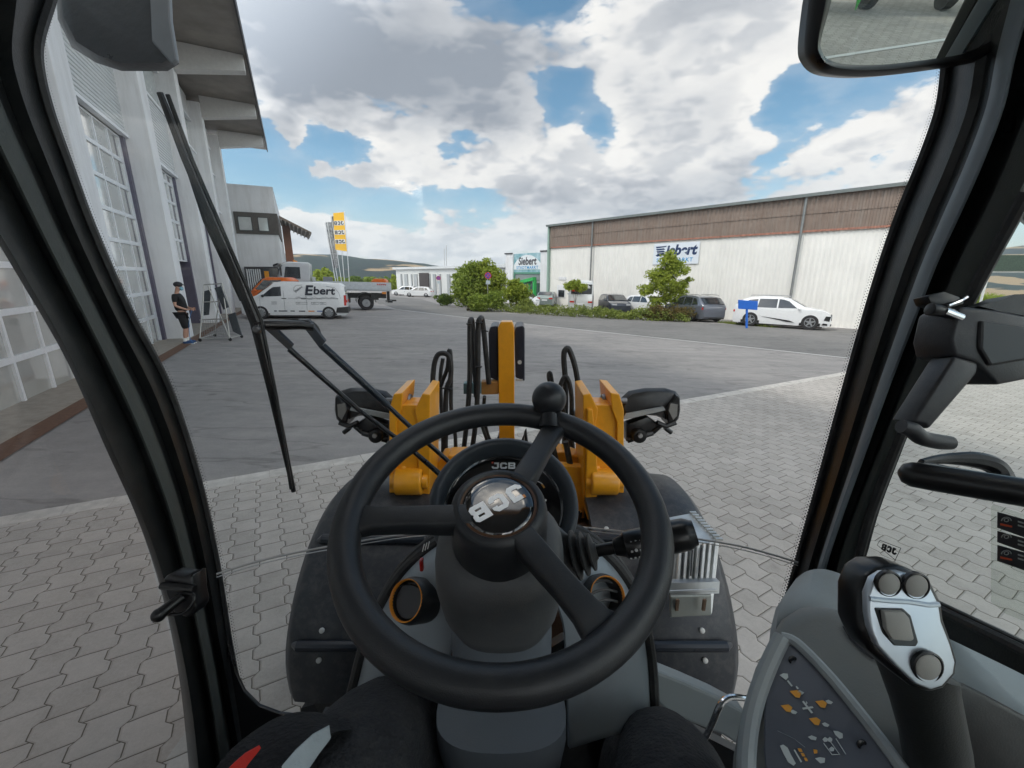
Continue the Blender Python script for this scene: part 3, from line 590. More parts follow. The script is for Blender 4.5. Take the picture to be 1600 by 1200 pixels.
# wooded hills
def hills():
    prof = [(-500, 396), (-200, 392), (100, 394), (380, 398), (470, 398), (520, 400), (560, 404), (620, 409), (680, 416), (740, 425), (820, 432), (900, 437), (1200, 445), (1500, 395), (1600, 385), (1900, 380), (2300, 400)]
    D = 1150.0; vs = []; fs = []; NR = 14; NX = 220
    for i in range(NX):
        t = i / (NX - 1); px = -500 + 2800 * t
        for a, bb in zip(prof, prof[1:]):
            if a[0] <= px <= bb[0]: py = a[1] + (bb[1] - a[1]) * (px - a[0]) / (bb[0] - a[0])
        top = PYW(px, py, D)
        for r in range(NR):
            k = r / (NR - 1); y = D - 560 * (1 - k); x = top.x / D * y
            z0 = gz(x, y) - 4; n_ = noise.noise(V((x * .012, y * .012, 0))) * 7 + noise.noise(V((x * .05, y * .05, 3))) * 2.2
            z = z0 + (top.z - z0) * (math.sin(k * math.pi / 2) ** 1.25) + n_ * min(1, (k) * 2) * .8
            vs.append((x, y, z))
    for i in range(NX - 1):
        for r in range(NR - 1): fs.append((i * NR + r, (i + 1) * NR + r, (i + 1) * NR + r + 1, i * NR + r + 1))
    n = len(vs)
    m, N, L = nodes_mat('hill_forest'); M = mhelp(N, L); b = N['Principled BSDF']; tc = N.new('ShaderNodeTexCoord')
    f1 = noise_n(N, L, tc.outputs['Object'], .05, 8, .7); f2 = noise_n(N, L, tc.outputs['Object'], .006, 4, .5)
    mp = N.new('ShaderNodeMapping'); L.new(tc.outputs['Object'], mp.inputs[0]); mp.inputs['Scale'].default_value = (.7, .7, 5.5); f3 = noise_n(N, L, mp.outputs[0], .010, 3, .5)
    rp = N.new('ShaderNodeValToRGB'); e = rp.color_ramp.elements; e[0].position = .38; e[0].color = (.005, .014, .012, 1); e[1].position = .62; e[1].color = (.018, .038, .022, 1); L.new(M('ADD', M('MULTIPLY', f1, .6), M('MULTIPLY', f2, .4)), rp.inputs[0])
    fl_ = N.new('ShaderNodeMapRange'); fl_.inputs[1].default_value = .575; fl_.inputs[2].default_value = .59; L.new(f3, fl_.inputs[0])
    mx = N.new('ShaderNodeMix'); mx.data_type = 'RGBA'; L.new(fl_.outputs[0], mx.inputs['Factor']); L.new(rp.outputs[0], mx.inputs['A']); mx.inputs['B'].default_value = (.36, .25, .13, 1)
    L.new(mx.outputs['Result'], b.inputs['Base Color']); b.inputs['Roughness'].default_value = .95; b.inputs['Specular IOR Level'].default_value = .1
    bb = MB(); bb.add(vs, fs); tag(bb.build('hills', m, smooth=True, ang=180, fix=False), kind='structure')
hills()

# ================================================================== VEGETATION
def leaf_mat(name, c1, c2, sc=1.2):
    m, N, L = nodes_mat(name); M = mhelp(N, L); b = N['Principled BSDF']; tc = N.new('ShaderNodeTexCoord')
    f = noise_n(N, L, tc.outputs['Object'], sc, 5, .7); f2 = noise_n(N, L, tc.outputs['Object'], sc * 9, 2, .6)
    rp = N.new('ShaderNodeValToRGB'); e = rp.color_ramp.elements; e[0].position = .36; e[0].color = (*c1, 1); e[1].position = .66; e[1].color = (*c2, 1)
    L.new(M('ADD', M('MULTIPLY', f, .6), M('MULTIPLY', f2, .4)), rp.inputs[0]); L.new(rp.outputs[0], b.inputs['Base Color']); b.inputs['Roughness'].default_value = .6; b.inputs['Specular IOR Level'].default_value = .25
    tr = N.new('ShaderNodeBsdfTranslucent'); L.new(rp.outputs[0], tr.inputs[0]); ms = N.new('ShaderNodeMixShader'); ms.inputs[0].default_value = .35
    L.new(b.outputs[0], ms.inputs[1]); L.new(tr.outputs[0], ms.inputs[2]); L.new(ms.outputs[0], N['Material Output'].inputs[0]); return m
leafA = leaf_mat('leaf_mid', (.10, .17, .025), (.40, .48, .085)); leafB = leaf_mat('leaf_dark', (.06, .12, .025), (.25, .34, .07)); leafC = leaf_mat('leaf_bright', (.14, .21, .025), (.47, .53, .08))
leafH = leaf_mat('leaf_hedge', (.09, .135, .03), (.35, .40, .09), 2.0); leafR = leaf_mat('leaf_hedge_red', (.07, .085, .025), (.24, .16, .06), 2.5)
bark = mat('bark', (.09, .07, .05), .9, bump=.5, bscale=30)
def leaves(b, rs, c, r, n, size, up=.3):
    for _ in range(n):
        while True:
            d = V((rs.gauss(0, 1), rs.gauss(0, 1), rs.gauss(0, 1)))
            if d.length > .1: break
        d.normalize(); k = rs.random() ** .33
        p = V(c) + V((d.x * r[0], d.y * r[1], d.z * r[2])) * k
        nn = (d * .7 + V((rs.gauss(0, .6), rs.gauss(0, .6), rs.gauss(up, .6)))).normalized(); t = nn.orthogonal().normalized(); t = (Matrix.Rotation(rs.random() * 6.28, 3, nn) @ t); w = nn.cross(t); s = size * rs.uniform(.6, 1.3)
        i = len(b.v); b.v += [p - t * s * .5, p + w * s * .32 + nn * s * .08, p + t * s * .55, p - w * s * .32 + nn * s * .08]; b.f += [(i, i + 1, i + 2, i + 3)]
def tree(name, base, h, blobs, lm, label, cat, seed, n, size, trunk=None, group=None):
    """blobs: list of (dx, dy, z centre, rx, ry, rz)"""
    rs = random.Random(seed); t = thing(name, base, label, cat, group); b = MB(); n = int(n * 1.7); size *= .78
    tot = sum(q[3] * q[5] for q in blobs)
    for q in blobs:
        m_ = max(4, int(n * q[3] * q[5] / tot)); cl = max(3, m_ // 26)
        for _ in range(cl):        # leaf clumps spread through each mass
            d = V((rs.gauss(0, 1), rs.gauss(0, 1), rs.gauss(0, 1))).normalized() * rs.uniform(.45, 1.0)
            c = V(base) + V((q[0] + d.x * q[3], q[1] + d.y * q[4], q[2] + d.z * q[5])); k = rs.uniform(.2, .36)
            leaves(b, rs, c, (q[3] * k + size * .4, q[4] * k + size * .4, q[5] * k + size * .4), m_ // cl, size)
    b.build('crown', lm, t, fix=False)
    if trunk:
        tb = MB(); tb.tube([V(base) - UP * .2, V(base) + V((trunk * .3, 0, h * .3)), V(base) + V((0, 0, h * .62))], [trunk, trunk * .75, trunk * .35], 8)
        for q in blobs:
            c = V(base) + V((q[0], q[1], q[2])); tb.tube([V(base) + V((0, 0, h * rs.uniform(.22, .45))), (V(base) + c) / 2 + V((0, 0, q[2] * .25)), c + V((0, 0, q[5] * .4))], [trunk * .45, trunk * .28, trunk * .1], 6)
        tb.build('trunk', bark, t, smooth=True)
    return t
def at_base(px, py): return G(px, py)
def mpp(p): return (V(p) - EYE).dot(CF) / F         # metres per photo pixel at a point
p = G(738, 480); k = mpp(p)
tree('bush_tree', p, 72 * k, [(-10 * k, 0, 26 * k, 22 * k, 20 * k, 24 * k), (-14 * k, 1, 46 * k, 16 * k, 14 * k, 17 * k), (4 * k, 0, 54 * k, 15 * k, 14 * k, 16 * k), (8 * k, 0, 30 * k, 20 * k, 18 * k, 26 * k)], leafA, 'large dense green tree behind the taller no stopping sign, left of a pair grown together', 'tree', 3, 5200, .30, .16)
p = G(768, 481); k = mpp(p)
tree('bush_tree', p, 70 * k, [(4 * k, 0, 40 * k, 18 * k, 16 * k, 22 * k), (-6 * k, 0, 56 * k, 15 * k, 14 * k, 17 * k), (6 * k, 0, 20 * k, 16 * k, 14 * k, 16 * k)], leafC, 'yellowish green tree grown against the dense one, nearer the shop portal', 'tree', 4, 3600, .30, .14)
p = G(806, 486); k = mpp(p)
tree('round_tree', p, 50 * k, [(-6 * k, 0, 26 * k, 15 * k, 14 * k, 12 * k), (10 * k, 0, 26 * k, 15 * k, 14 * k, 12 * k), (0, 0, 38 * k, 13 * k, 12 * k, 11 * k)], leafC, 'bright green round-headed tree in front of the shop portal', 'tree', 5, 3000, .24, .08)
p = G(898, 490); k = mpp(p)
tree('ball_tree', p, 46 * k, [(-8 * k, 0, 42 * k, 10 * k, 9 * k, 7 * k), (7 * k, 0, 40 * k, 10 * k, 9 * k, 7 * k), (0, 0, 45 * k, 9 * k, 8 * k, 6 * k)], leafC, 'small clipped tree with a thin stem in front of the white delivery van', 'tree', 6, 1700, .16, .035)
p = G(1038, 497); k = mpp(p)
tree('maple_tree', p, 104 * k, [(-2 * k, 0, 86 * k, 15 * k, 12 * k, 14 * k), (10 * k, 0, 74 * k, 21 * k, 14 * k, 12 * k), (-15 * k, 0, 64 * k, 19 * k, 14 * k, 12 * k), (-4 * k, 0, 52 * k, 24 * k, 16 * k, 14 * k), (20 * k, 0, 50 * k, 15 * k, 10 * k, 9 * k), (33 * k, 0, 57 * k, 8 * k, 6 * k, 3.5 * k), (-32 * k, 0, 42 * k, 14 * k, 10 * k, 9 * k), (12 * k, 0, 34 * k, 22 * k, 14 * k, 12 * k), (-14 * k, 0, 26 * k, 16 * k, 12 * k, 8 * k)], leafC, 'young maple tree with an airy crown in front of the company sign', 'tree', 8, 5600, .20, .05)
def bush(px, py, w, h, lm, label, seed, n=1400, size=.16, dep=None, cat='bush', name='bush'):
    p = G(px, py); k = mpp(p); rs = random.Random(seed); bl = []
    for i in range(5): bl.append(((rs.uniform(-.32, .32)) * w * k, rs.uniform(-.2, .2) * (dep or w * k), h * k * rs.uniform(.35, .62), w * k * .26, (dep or w * k) * .25, h * k * rs.uniform(.3, .4)))
    return tree(name, p, h * k, bl, lm, label, cat, seed, n, size)
bush(694, 478, 32, 20, leafB, 'low dark bush left of the silver hatchback', 11, 1500, .2)
bush(766, 487, 62, 34, leafA, 'wide green bush at the foot of the taller no stopping sign', 12, 3200, .2)
bush(741, 486, 20, 14, leafR, 'small reddish bush left of the wide green bush', 13, 600, .15)
bush(830, 488, 44, 22, leafH, 'low bush under the round-headed tree', 14, 1400, .17)
bush(1010, 500, 50, 24, leafR, 'reddish green bush below the maple, left of its stem', 15, 1600, .15)
bush(1062, 502, 52, 26, leafR, 'reddish green bush beside the grey estate car', 16, 1700, .15)
# planting strip along the road
def strip(name, pts, h, n, size, lm, label, cat, seed, wdt=1.3):
    rs = random.Random(seed); b = MB(); t = thing(name, pts[0], label, cat)
    for _ in range(n // 9):
        u = rs.random() * (len(pts) - 1); i = int(u); q = pts[i].lerp(pts[i + 1], u - i); d = (pts[i + 1] - pts[i]).normalized(); w = V((-d.y, d.x, 0))
        hh = h * (.55 + .45 * noise.noise(V((q.x * .9, q.y * .9, seed)))+ .2 * rs.random()); c = q + w * rs.uniform(-.5, .5) * wdt; c = gp(c.x, c.y, rs.uniform(.05, max(.1, hh)))
        leaves(b, rs, c, (.28, .28, .16), 9, size)
    b.build('foliage', lm, t, fix=False); return t
strip('planting_strip', [G(770, 486) + V((0, .9, 0)), G(850, 493) + V((0, .9, 0)), G(940, 498) + V((0, .9, 0)), G(1010, 501) + V((0, .8, 0)), G(1082, 504) + V((0, .7, 0))], .95, 9500, .13, leafH, 'long low planting strip of mixed green shrubs along the road', 'hedge', 21, 1.7)
rs = random.Random(5); b = MB()
for _ in range(900):
    u = rs.random(); q = G(1130, 505).lerp(G(1210, 512), u) + V((rs.uniform(-.3, .5), rs.uniform(-.2, .8), 0)); q = gp(q.x, q.y, 0); a = rs.uniform(0, 6.28); hh = rs.uniform(.05, .22)
    t_ = V((math.cos(a), math.sin(a), 0)) * .015; b.add([q - t_, q + t_, q + V((rs.uniform(-.05, .05), rs.uniform(-.05, .05), hh))], [(0, 1, 2)])
tag(b.build('roadside_grass', leafH, fix=False), 'thin dry grass growing at the road edge by the blue sign', 'grass', kind='stuff')
# far trees in front of the hills
FT = [(508, 452, 30, 30, leafC, 'bright yellow-green tree behind the truck cab'), (532, 452, 26, 16, leafA, None), (557, 451, 28, 18, leafB, None), (580, 451, 26, 17, leafA, None), (603, 452, 26, 18, leafB, None), (618, 454, 12, 22, leafC, 'narrow bright tree at the left end of the distant hall')]
for i, (px, py, w, h, lm, lb) in enumerate(FT):
    p = G(px, py); k = mpp(p)
    tree('far_tree', p, h * k, [(-.2 * w * k, 0, h * k * .55, w * k * .3, w * k * .3, h * k * .4), (.2 * w * k, 0, h * k * .5, w * k * .3, w * k * .3, h * k * .38), (0, 0, h * k * .7, w * k * .28, w * k * .3, h * k * .3)], lm,
         lb or 'distant green tree behind the truck bed, %s of four' % ['', 'leftmost', 'second from the left', 'third from the left', 'rightmost'][i], 'tree', 40 + i, 900, 1.0, .25, 'distant trees before the hill')
# bushes right of the shed, seen through the door glass
for i, (px, py, w, h, lb) in enumerate([(1545, 482, 5.5, 3.0, 'tall bright green bush seen through the right door glass, left one of two'), (1625, 484, 6, 3.2, 'bright green bush at the right edge beyond the door glass')]):
    p = G(px, py); tree('bush', p, h, [(-w * .2, 0, h * .42, w * .35, w * .3, h * .4), (w * .25, 0, h * .45, w * .35, w * .3, h * .4), (0, w * .2, h * .5, w * .4, w * .3, h * .4), (0, -w * .2, h * .3, w * .4, w * .3, h * .3)], leafC, lb, 'bush', 60 + i, 4200, .26, .1)
p = G(1528, 492); cp = thing('carport', p, 'dark flat carport with a pale beam beyond the right door glass', 'carport'); z1 = PYW(1528, 426, p.y).z
c = MB(); c.pp(p + V((-.1, 0, 0)), (.16, 0, 0), (0, .16, 0), UP * (z1 - p.z)); c.build('post', beam_m, cp)
c = MB(); c.pp(V((p.x - .1, p.y, z1)), (9, 0, 0), (0, .16, 0), (0, 0, .16)); c.build('beam', beam_m, cp)
c = MB(); c.pp(V((p.x - .3, p.y - .2, z1 + .17)), (9.4, 0, 0), (0, 6, 0), (0, 0, 1.7)); c.build('roof', mat('carport_green', (.05, .075, .055), .8, var=.3), cp)

# ================================================================== VEHICLES
def lerp_prof(pr, x):
    if x <= pr[0][0]: return pr[0][1]
    for a, b in zip(pr, pr[1:]):
        if a[0] <= x <= b[0]: return a[1] + (b[1] - a[1]) * (x - a[0]) / max(1e-6, b[0] - a[0])
    return pr[-1][1]
def car(name, label, cat, L, Wd, top, belt, wb_f, wb_r, rw, paint, side_wins, front_win, rear_win, bottom=.2, roofw=.78, plan=None, rim_style=5, lamps=True, group=None, bumper=None, mirrors=True, lamp_z=.72, rail=False):
    """x forward, origin on the ground at the centre; top: (x, z) outline from rear to front; belt: height of the shoulder"""
    t = thing(name, (0, 0, 0), label, cat, group)
    w2 = Wd / 2; zr = max(z for _, z in top)
    def wz(x, z):
        k = 1.0
        if z > belt: k = 1 - (1 - roofw) * (z - belt) / max(.1, zr - belt)
        elif z < .45: k = .95 + .05 * (z - bottom) / max(.05, .45 - bottom)
        e = 1 - .16 * max(0, (abs(x) - (L / 2 - .55)) / .55) ** 2.2
        if plan: e *= plan(x)
        return w2 * k * e
    xs = sorted(set([round(-L / 2 + L * i / 44, 4) for i in range(45)] + [p[0] for p in top] + [-L / 2 + .02, L / 2 - .02]))
    arch = rw * 1.17; rings = []
    ks = [0, .12, .3, .55, .8, .93, .985]
    for x in xs:
        zt = lerp_prof(top, x); zb = bottom
        if abs(x) > L / 2 - .12: zb = bottom + .08 * (abs(x) - (L / 2 - .12)) / .12
        ring = []
        lv = [zb, zb + .06, min(.45, zt * .6), min(belt - .06, zt * .93) if belt < zt else zt * .8, min(belt, zt * .96), (belt + zt) / 2 if zt > belt + .1 else zt * .975, zt - .05 if zt > belt + .1 else zt * .985]
        lv = [max(lv[i], lv[i - 1] + .002) if i else lv[0] for i in range(7)]
        for i, z in enumerate(lv): lv[i] = z if not i else max(z, lv[i - 1] + .004)
        for z in lv: ring.append((z, wz(x, min(z, zt))))
        pts = [V((x, y, z)) for z, y in ring]; wt = ring[-1][1]
        pts += [V((x, wt - .05, zt)), V((x, wt * .5, zt + .022)), V((x, 0, zt + .03))]
        pts += [V((x, -p.y, p.z)) for p in reversed(pts[:-1])]
        rings.append(pts)
    b = MB(); b.loft(rings); body = b.build('body', paint, t, smooth=True, ang=40)
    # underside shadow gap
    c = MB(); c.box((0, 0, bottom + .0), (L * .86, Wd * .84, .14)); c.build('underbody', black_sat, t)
    # windows
    for w in side_wins:
        for sgn in (1, -1):
            c = MB(); pts = [V((x, sgn * (wz(x, z) + .001), z)) for x, z in w]; c.prism(pts, V((0, sgn * .012, 0))); c.build('window', carglass, t)
    def cross(w, sign):
        (x0, z0, k0), (x1, z1, k1) = w; a, bb = wz(x0, z0) * k0, wz(x1, z1) * k1; d = V((x1 - x0, 0, z1 - z0)); nn = V((-d.z, 0, d.x)) if sign > 0 else V((d.z, 0, -d.x)); nn.normalize(); nn = nn if nn.z > 0 else -nn
        n_ = 6; r0 = [V((x0, -a + 2 * a * i / n_, z0 + .028 * (1 - (2 * i / n_ - 1) ** 2))) for i in range(n_ + 1)]; r1 = [V((x1, -bb + 2 * bb * i / n_, z1 + .028 * (1 - (2 * i / n_ - 1) ** 2))) for i in range(n_ + 1)]
        c = MB(); c.loft([[p + nn * .035 for p in r0], [p + nn * .035 for p in r1], [p - nn * .02 for p in r1], [p - nn * .02 for p in r0]], closed=False, wrap=True); return c
    if front_win: cross(front_win, 1).build('windscreen', carglass, t)
    if rear_win: cross(rear_win, -1).build('rear_window', carglass, t)
    # wheels
    for x in (wb_f, wb_r):
        for sgn in (1, -1):
            y = sgn * (wz(x, rw) - .02)
            c = MB(); n = 18; ou = [V((x + arch * math.cos(a), y + sgn * .012, rw + arch * math.sin(a))) for a in [math.pi * i / n for i in range(n + 1)]]
            c.prism([V((x + arch, y + sgn * .012, bottom + .02))] + ou + [V((x - arch, y + sgn * .012, bottom + .02))], V((0, -sgn * .12, 0))) ; c.build('wheel_arch', black_sat, t)
            c = MB(); c.lathe([(rw * .62, -.10), (rw * .93, -.10), (rw, -.07), (rw, .07), (rw * .95, .10), (rw * .66, .10), (rw * .62, .085)], (x, y - sgn * .055, rw), (0, sgn, 0), 28); wl = c.build('wheel', tyre_m, t, smooth=True)
            c = MB(); yy = y - sgn * .055 + sgn * .086; c.lathe([(rw * .63, 0), (rw * .63, .012), (rw * .57, .012), (rw * .55, -.01), (rw * .52, -.012)], (x, yy, rw), (0, sgn, 0), 28, caps=False)
            for i in range(rim_style):
                a = 2 * math.pi * i / rim_style + .3; d = V((math.cos(a), 0, math.sin(a))); s_ = V((-math.sin(a), 0, math.cos(a)))
                c.prism([V((x, yy, rw)) + s_ * rw * .13, V((x, yy, rw)) - s_ * rw * .13, V((x, yy, rw)) + d * rw * .6 - s_ * rw * .07, V((x, yy, rw)) + d * rw * .6 + s_ * rw * .07], V((0, sgn * .012, 0)))
            c.lathe([(rw * .16, 0), (rw * .16, .022), (rw * .1, .026)], (x, yy, rw), (0, sgn, 0), 16); c.build('rim', rim_m, wl, fix=True)
            c = MB(); c.lathe([(rw * .6, -.03), (rw * .6, -.02)], (x, yy, rw), (0, sgn, 0), 24); c.build('brake_disc', black_sat, wl)
    if lamps:
        xf, xr = L / 2, -L / 2
        for sgn in (1, -1):
            c = MB(); x0 = xf - .05; y1 = wz(x0, lamp_z) + .004; c.pp((x0 - .22, sgn * y1 * 1.015, lamp_z - .05), (.22, -sgn * .07, 0), (0, -sgn * .03, .0), (0, 0, .11)); c.pp((xf - .04, sgn * (y1 - .05), lamp_z - .05), (.045, 0, 0), (0, -sgn * .34, 0), (0, 0, .11)); c.build('headlight', mat('lamp_glass', (.55, .57, .6), .1, coat=1), t)
            c = MB(); y2 = wz(xr + .05, lamp_z + .15); c.pp((xr - .006, sgn * (y2 + .004), lamp_z + .08), (.16, sgn * .02, 0), (0, -sgn * .34, 0), (0, 0, .13)); c.build('tail_light', red_l, t)
        c = MB(); c.pp((xr - .014, -.26, lamp_z - .08), (.02, 0, 0), (0, .52, 0), (0, 0, .12)); c.build('number_plate', white_p, t)
    if mirrors:
        mx_ = front_win[0][0] - .25 if front_win else L * .2
        for sgn in (1, -1):
            c = MB(); c.ball((mx_, sgn * (w2 + .07), belt + .06), (.07, .1, .075), 10, 8); c.build('wing_mirror', paint if mirrors is True else black_pl, t, smooth=True)
    if rail:
        for sgn in (1, -1):
            c = MB(); c.tube([V((-1.6, sgn * w2 * roofw * .93, zr + .0)), V((-1.5, sgn * w2 * roofw * .95, zr + .05)), V((.2, sgn * w2 * roofw * .95, zr + .06)), V((.35, sgn * w2 * roofw * .93, zr - .01))], .018, 6); c.build('roof_rail', steel, t)
    t['_w'] = 0; del t['_w']
    return t, wz
def place(t, x, y, heading, tilt=True):
    t.location = (x, y, gz(x, y)); t.rotation_euler = (0, 0, heading)
    if tilt:
        nrm = V((-GA, -GB, 1)).normalized(); q = V((0, 0, 1)).rotation_difference(nrm); t.rotation_euler = (q.to_matrix() @ Matrix.Rotation(heading, 3, 'Z')).to_euler()
def place_wheels(t, front, rear, Wd, side, wf, wr):
    """near-side tyre contact points give the place; side: +1 when the near side is the vehicle's left"""
    f, r = V(front), V(rear); h = V((f.x - r.x, f.y - r.y, 0)).normalized(); left = V((-h.y, h.x, 0)); c = (f + r) / 2 - h * (wf + wr) / 2 - left * side * (Wd / 2 - .07)
    place(t, c.x, c.y, math.atan2(h.y, h.x))
SUVTOP = [(-2.38, .78), (-2.34, 1.0), (-2.22, 1.12), (-1.75, 1.50), (-1.45, 1.60), (-.6, 1.66), (.1, 1.64), (.45, 1.56), (1.20, 1.10), (1.45, 1.05), (2.05, .95), (2.32, .84), (2.38, .62)]
SW = [[(-.18, 1.02), (.72, 1.04), (.32, 1.44), (.05, 1.52), (-.18, 1.54)], [(-1.15, 1.02), (-.25, 1.02), (-.25, 1.54), (-1.1, 1.52)], [(-1.85, 1.1), (-1.22, 1.05), (-1.18, 1.50), (-1.5, 1.46)]]
SUVT2 = [(-2.38, .80), (-2.37, 1.05), (-2.30, 1.22), (-2.0, 1.50), (-1.62, 1.66), (-.9, 1.745), (-.1, 1.735), (.42, 1.63), (1.18, 1.20), (1.42, 1.15), (2.0, 1.05), (2.28, .93), (2.38, .66)]
SW2 = [[(-.12, 1.12), (.78, 1.14), (.36, 1.50), (.10, 1.59), (-.12, 1.61)], [(-1.15, 1.12), (-.20, 1.12), (-.20, 1.61), (-1.08, 1.60)], [(-1.95, 1.22), (-1.23, 1.15), (-1.16, 1.58), (-1.62, 1.52)]]
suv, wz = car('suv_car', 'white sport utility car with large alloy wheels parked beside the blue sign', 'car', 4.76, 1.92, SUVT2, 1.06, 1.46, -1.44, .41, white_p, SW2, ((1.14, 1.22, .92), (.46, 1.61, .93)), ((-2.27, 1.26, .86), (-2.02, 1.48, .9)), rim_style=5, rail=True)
c = MB(); c.prism([V((-.9, -.97, .62)), V((.4, -.97, .38)), V((.75, -.97, .36)), (V((.5, -.97, .46)))], V((0, -.02, 0))); c.build('side_moulding', black_sat, suv)
c = MB(); c.prism([V((2.06, -.93, .56)), V((2.3, -.80, .50)), V((2.34, -.78, .76)), V((2.12, -.90, .78))], V((.02, -.05, 0))); c.prism([V((2.0, -.95, .30)), V((2.4, -.7, .25)), V((2.42, -.7, .36)), V((2.05, -.94, .40))], V((.02, -.04, 0))); c.prism([V((2.39, -.6, .55)), V((2.39, .6, .55)), V((2.37, .55, .85)), V((2.37, -.55, .85))], V((.03, 0, 0))); c.build('front_grille', black_sat, suv)
place_wheels(suv, G(1262, 515.5), G(1171, 509.5), 1.92, -1, 1.46, -1.44)
greyp = mat('grey_car_paint', (.13, .145, .175), .3, .3, coat=1, var=.03); silver = mat('silver_car_paint', (.55, .57, .58), .3, .3, coat=1, var=.03); darkp = mat('dark_car_paint', (.05, .06, .08), .3, .3, coat=1, var=.03)
gs, _ = car('estate_car', 'dark grey sport utility car seen from behind between the reddish bush and the blue sign', 'car', 4.6, 1.88, SUVTOP, .99, 1.4, -1.42, .36, greyp, SW, ((1.17, 1.11, .92), (.48, 1.55, .93)), ((-2.22, 1.13, .86), (-1.76, 1.50, .9)), rail=True)
q = G(1097, 503.5); place(gs, q.x + .25, q.y + 2.2, R(100))
HTOP = [(-2.0, .8), (-1.97, 1.0), (-1.85, 1.15), (-1.55, 1.42), (-.9, 1.50), (.1, 1.48), (.4, 1.40), (1.05, .98), (1.8, .80), (2.0, .60)]
HW = [[(-.1, .95), (.68, .96), (.28, 1.32), (-.1, 1.40)], [(-1.0, .95), (-.17, .95), (-.17, 1.40), (-.95, 1.38)], [(-1.6, 1.0), (-1.07, .96), (-1.02, 1.36), (-1.35, 1.33)]]
def hatch(label, paint, px, py, hd, sc=1.0, name='hatchback_car'):
    t, _ = car(name, label, 'car', 4.1, 1.76, HTOP, .93, 1.25, -1.27, .31, paint, HW, ((1.02, 1.0, .92), (.42, 1.39, .93)), ((-1.86, 1.15, .86), (-1.57, 1.41, .9)), group='parked cars by the shed')
    q = G(px, py); place(t, q.x, q.y, hd); return t
hatch('silver hatchback parked between the low dark bush and the dense tree', silver, 745, 476, R(186))
hatch('white small car half hidden behind the round-headed tree', white_p, 818, 480, R(-70))
hatch('pale green grey car seen from behind, between the portal and the delivery van', mat('green_grey_paint', (.22, .27, .26), .3, .3, coat=1), 856, 479, R(75))
hatch('dark grey small car facing the road right of the delivery van', darkp, 958, 488, R(-86))
hatch('white small car mostly hidden behind the maple tree', white_p, 1012, 491, R(-60))
hatch('white car far off before the distant hall, leftmost of two', white_p, 634, 462, R(170))
hatch('white car far off before the distant hall, right one of two', white_p, 655, 464, R(175))
# white van with a red and dark rear
VT = [(-2.6, .75), (-2.58, 2.3), (-2.45, 2.50), (.9, 2.52), (1.15, 2.4), (1.75, 1.45), (2.4, 1.15), (2.62, .9), (2.65, .5)]
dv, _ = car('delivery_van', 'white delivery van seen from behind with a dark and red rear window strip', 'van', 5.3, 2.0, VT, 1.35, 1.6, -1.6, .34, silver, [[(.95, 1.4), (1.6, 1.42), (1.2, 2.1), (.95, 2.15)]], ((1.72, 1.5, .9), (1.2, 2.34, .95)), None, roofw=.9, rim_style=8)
c = MB(); c.box((-2.61, 0, 1.85), (.03, 1.6, .75)); c.build('rear_window', carglass, dv, bevel=.01)
text('TEL', .34, V((-2.632, .45, 2.02)), (0, -1, 0), UP, red_l, dv, bold=.02); text('24h', .34, V((-2.632, -.4, 2.02)), (0, -1, 0), UP, white_p, dv, bold=.01)
c = MB(); c.box((-2.63, .42, 1.75), (.01, .7, .16)); c.build('red_stripe', red_l, dv)
q = G(902, 489); place(dv, q.x + .6, q.y + 2.6, R(82))
# company van on the left
ET = [(-2.52, .62), (-2.50, 1.0), (-2.42, 1.72), (-2.22, 1.88), (-1.5, 1.905), (.6, 1.90), (.95, 1.84), (1.72, 1.22), (1.95, 1.12), (2.35, .98), (2.50, .78), (2.53, .5)]
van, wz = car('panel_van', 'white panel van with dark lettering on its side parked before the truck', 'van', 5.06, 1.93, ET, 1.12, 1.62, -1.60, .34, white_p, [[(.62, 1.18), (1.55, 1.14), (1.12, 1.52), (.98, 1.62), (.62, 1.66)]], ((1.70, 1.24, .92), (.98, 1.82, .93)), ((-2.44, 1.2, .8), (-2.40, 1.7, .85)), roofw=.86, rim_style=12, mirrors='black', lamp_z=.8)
c = MB(); ysd = .975
c.prism([V((-2.56, ysd, .34)), V((-1.95, ysd + .01, .34)), V((-2.02, ysd + .01, .62)), V((-2.56, ysd - .04, .66))], V((0, -.2, 0))); c.pp((-2.58, -.9, .34), (.1, 0, 0), (0, 1.8, 0), (0, 0, .3)); c.build('rear_bumper', black_pl, van)
c = MB(); c.pp((-2.5, wz(-2.4, 1.3) - .03, .72), (.12, .02, 0), (0, .05, 0), (0, 0, .55)); c.build('tail_light', red_l, van)
c = MB()
for x in (.5, -.55, 1.62): c.box((x, wz(x, .85) + .001, .95 if x < 1.6 else .8), (.012, .012, 1.0 if x < 1.6 else .5))
c.box((-.9, wz(-.9, 1.0) + .003, 1.08), (2.4, .012, .012)); c.build('door_gap', mat('gap_grey', (.25, .26, .28), .6), van)
c = MB(); c.box((.5, wz(.5, 1.0) + .012, 1.06), (.22, .02, .03)); c.box((-.42, wz(-.5, 1.0) + .012, 1.06), (.22, .02, .03)); c.build('door_handle', black_pl, van)
def vside(x, z, o=.008): return V((x, wz(x, z) + o, z))
ydir = (vside(0, 1.7) - vside(0, 1.3)).normalized(); ltr = mat('van_letter', (.02, .025, .04), .5)
text('E', .70, vside(-.66, 1.47, .03), (-1, 0, 0), ydir, ltr, van, bold=.022, sx=1.1, shear=.15)
text('bert', .56, vside(-1.42, 1.47, .03), (-1, 0, 0), ydir, ltr, van, bold=.014, sx=1.1, shear=.1)
text('Elektro', .15, vside(-.22, 1.55, .03), V((-1, 0, .8)), V((.8, .0, 1)), mat('letter_grey', (.12, .13, .15), .5), van, bold=.002)
c = MB()
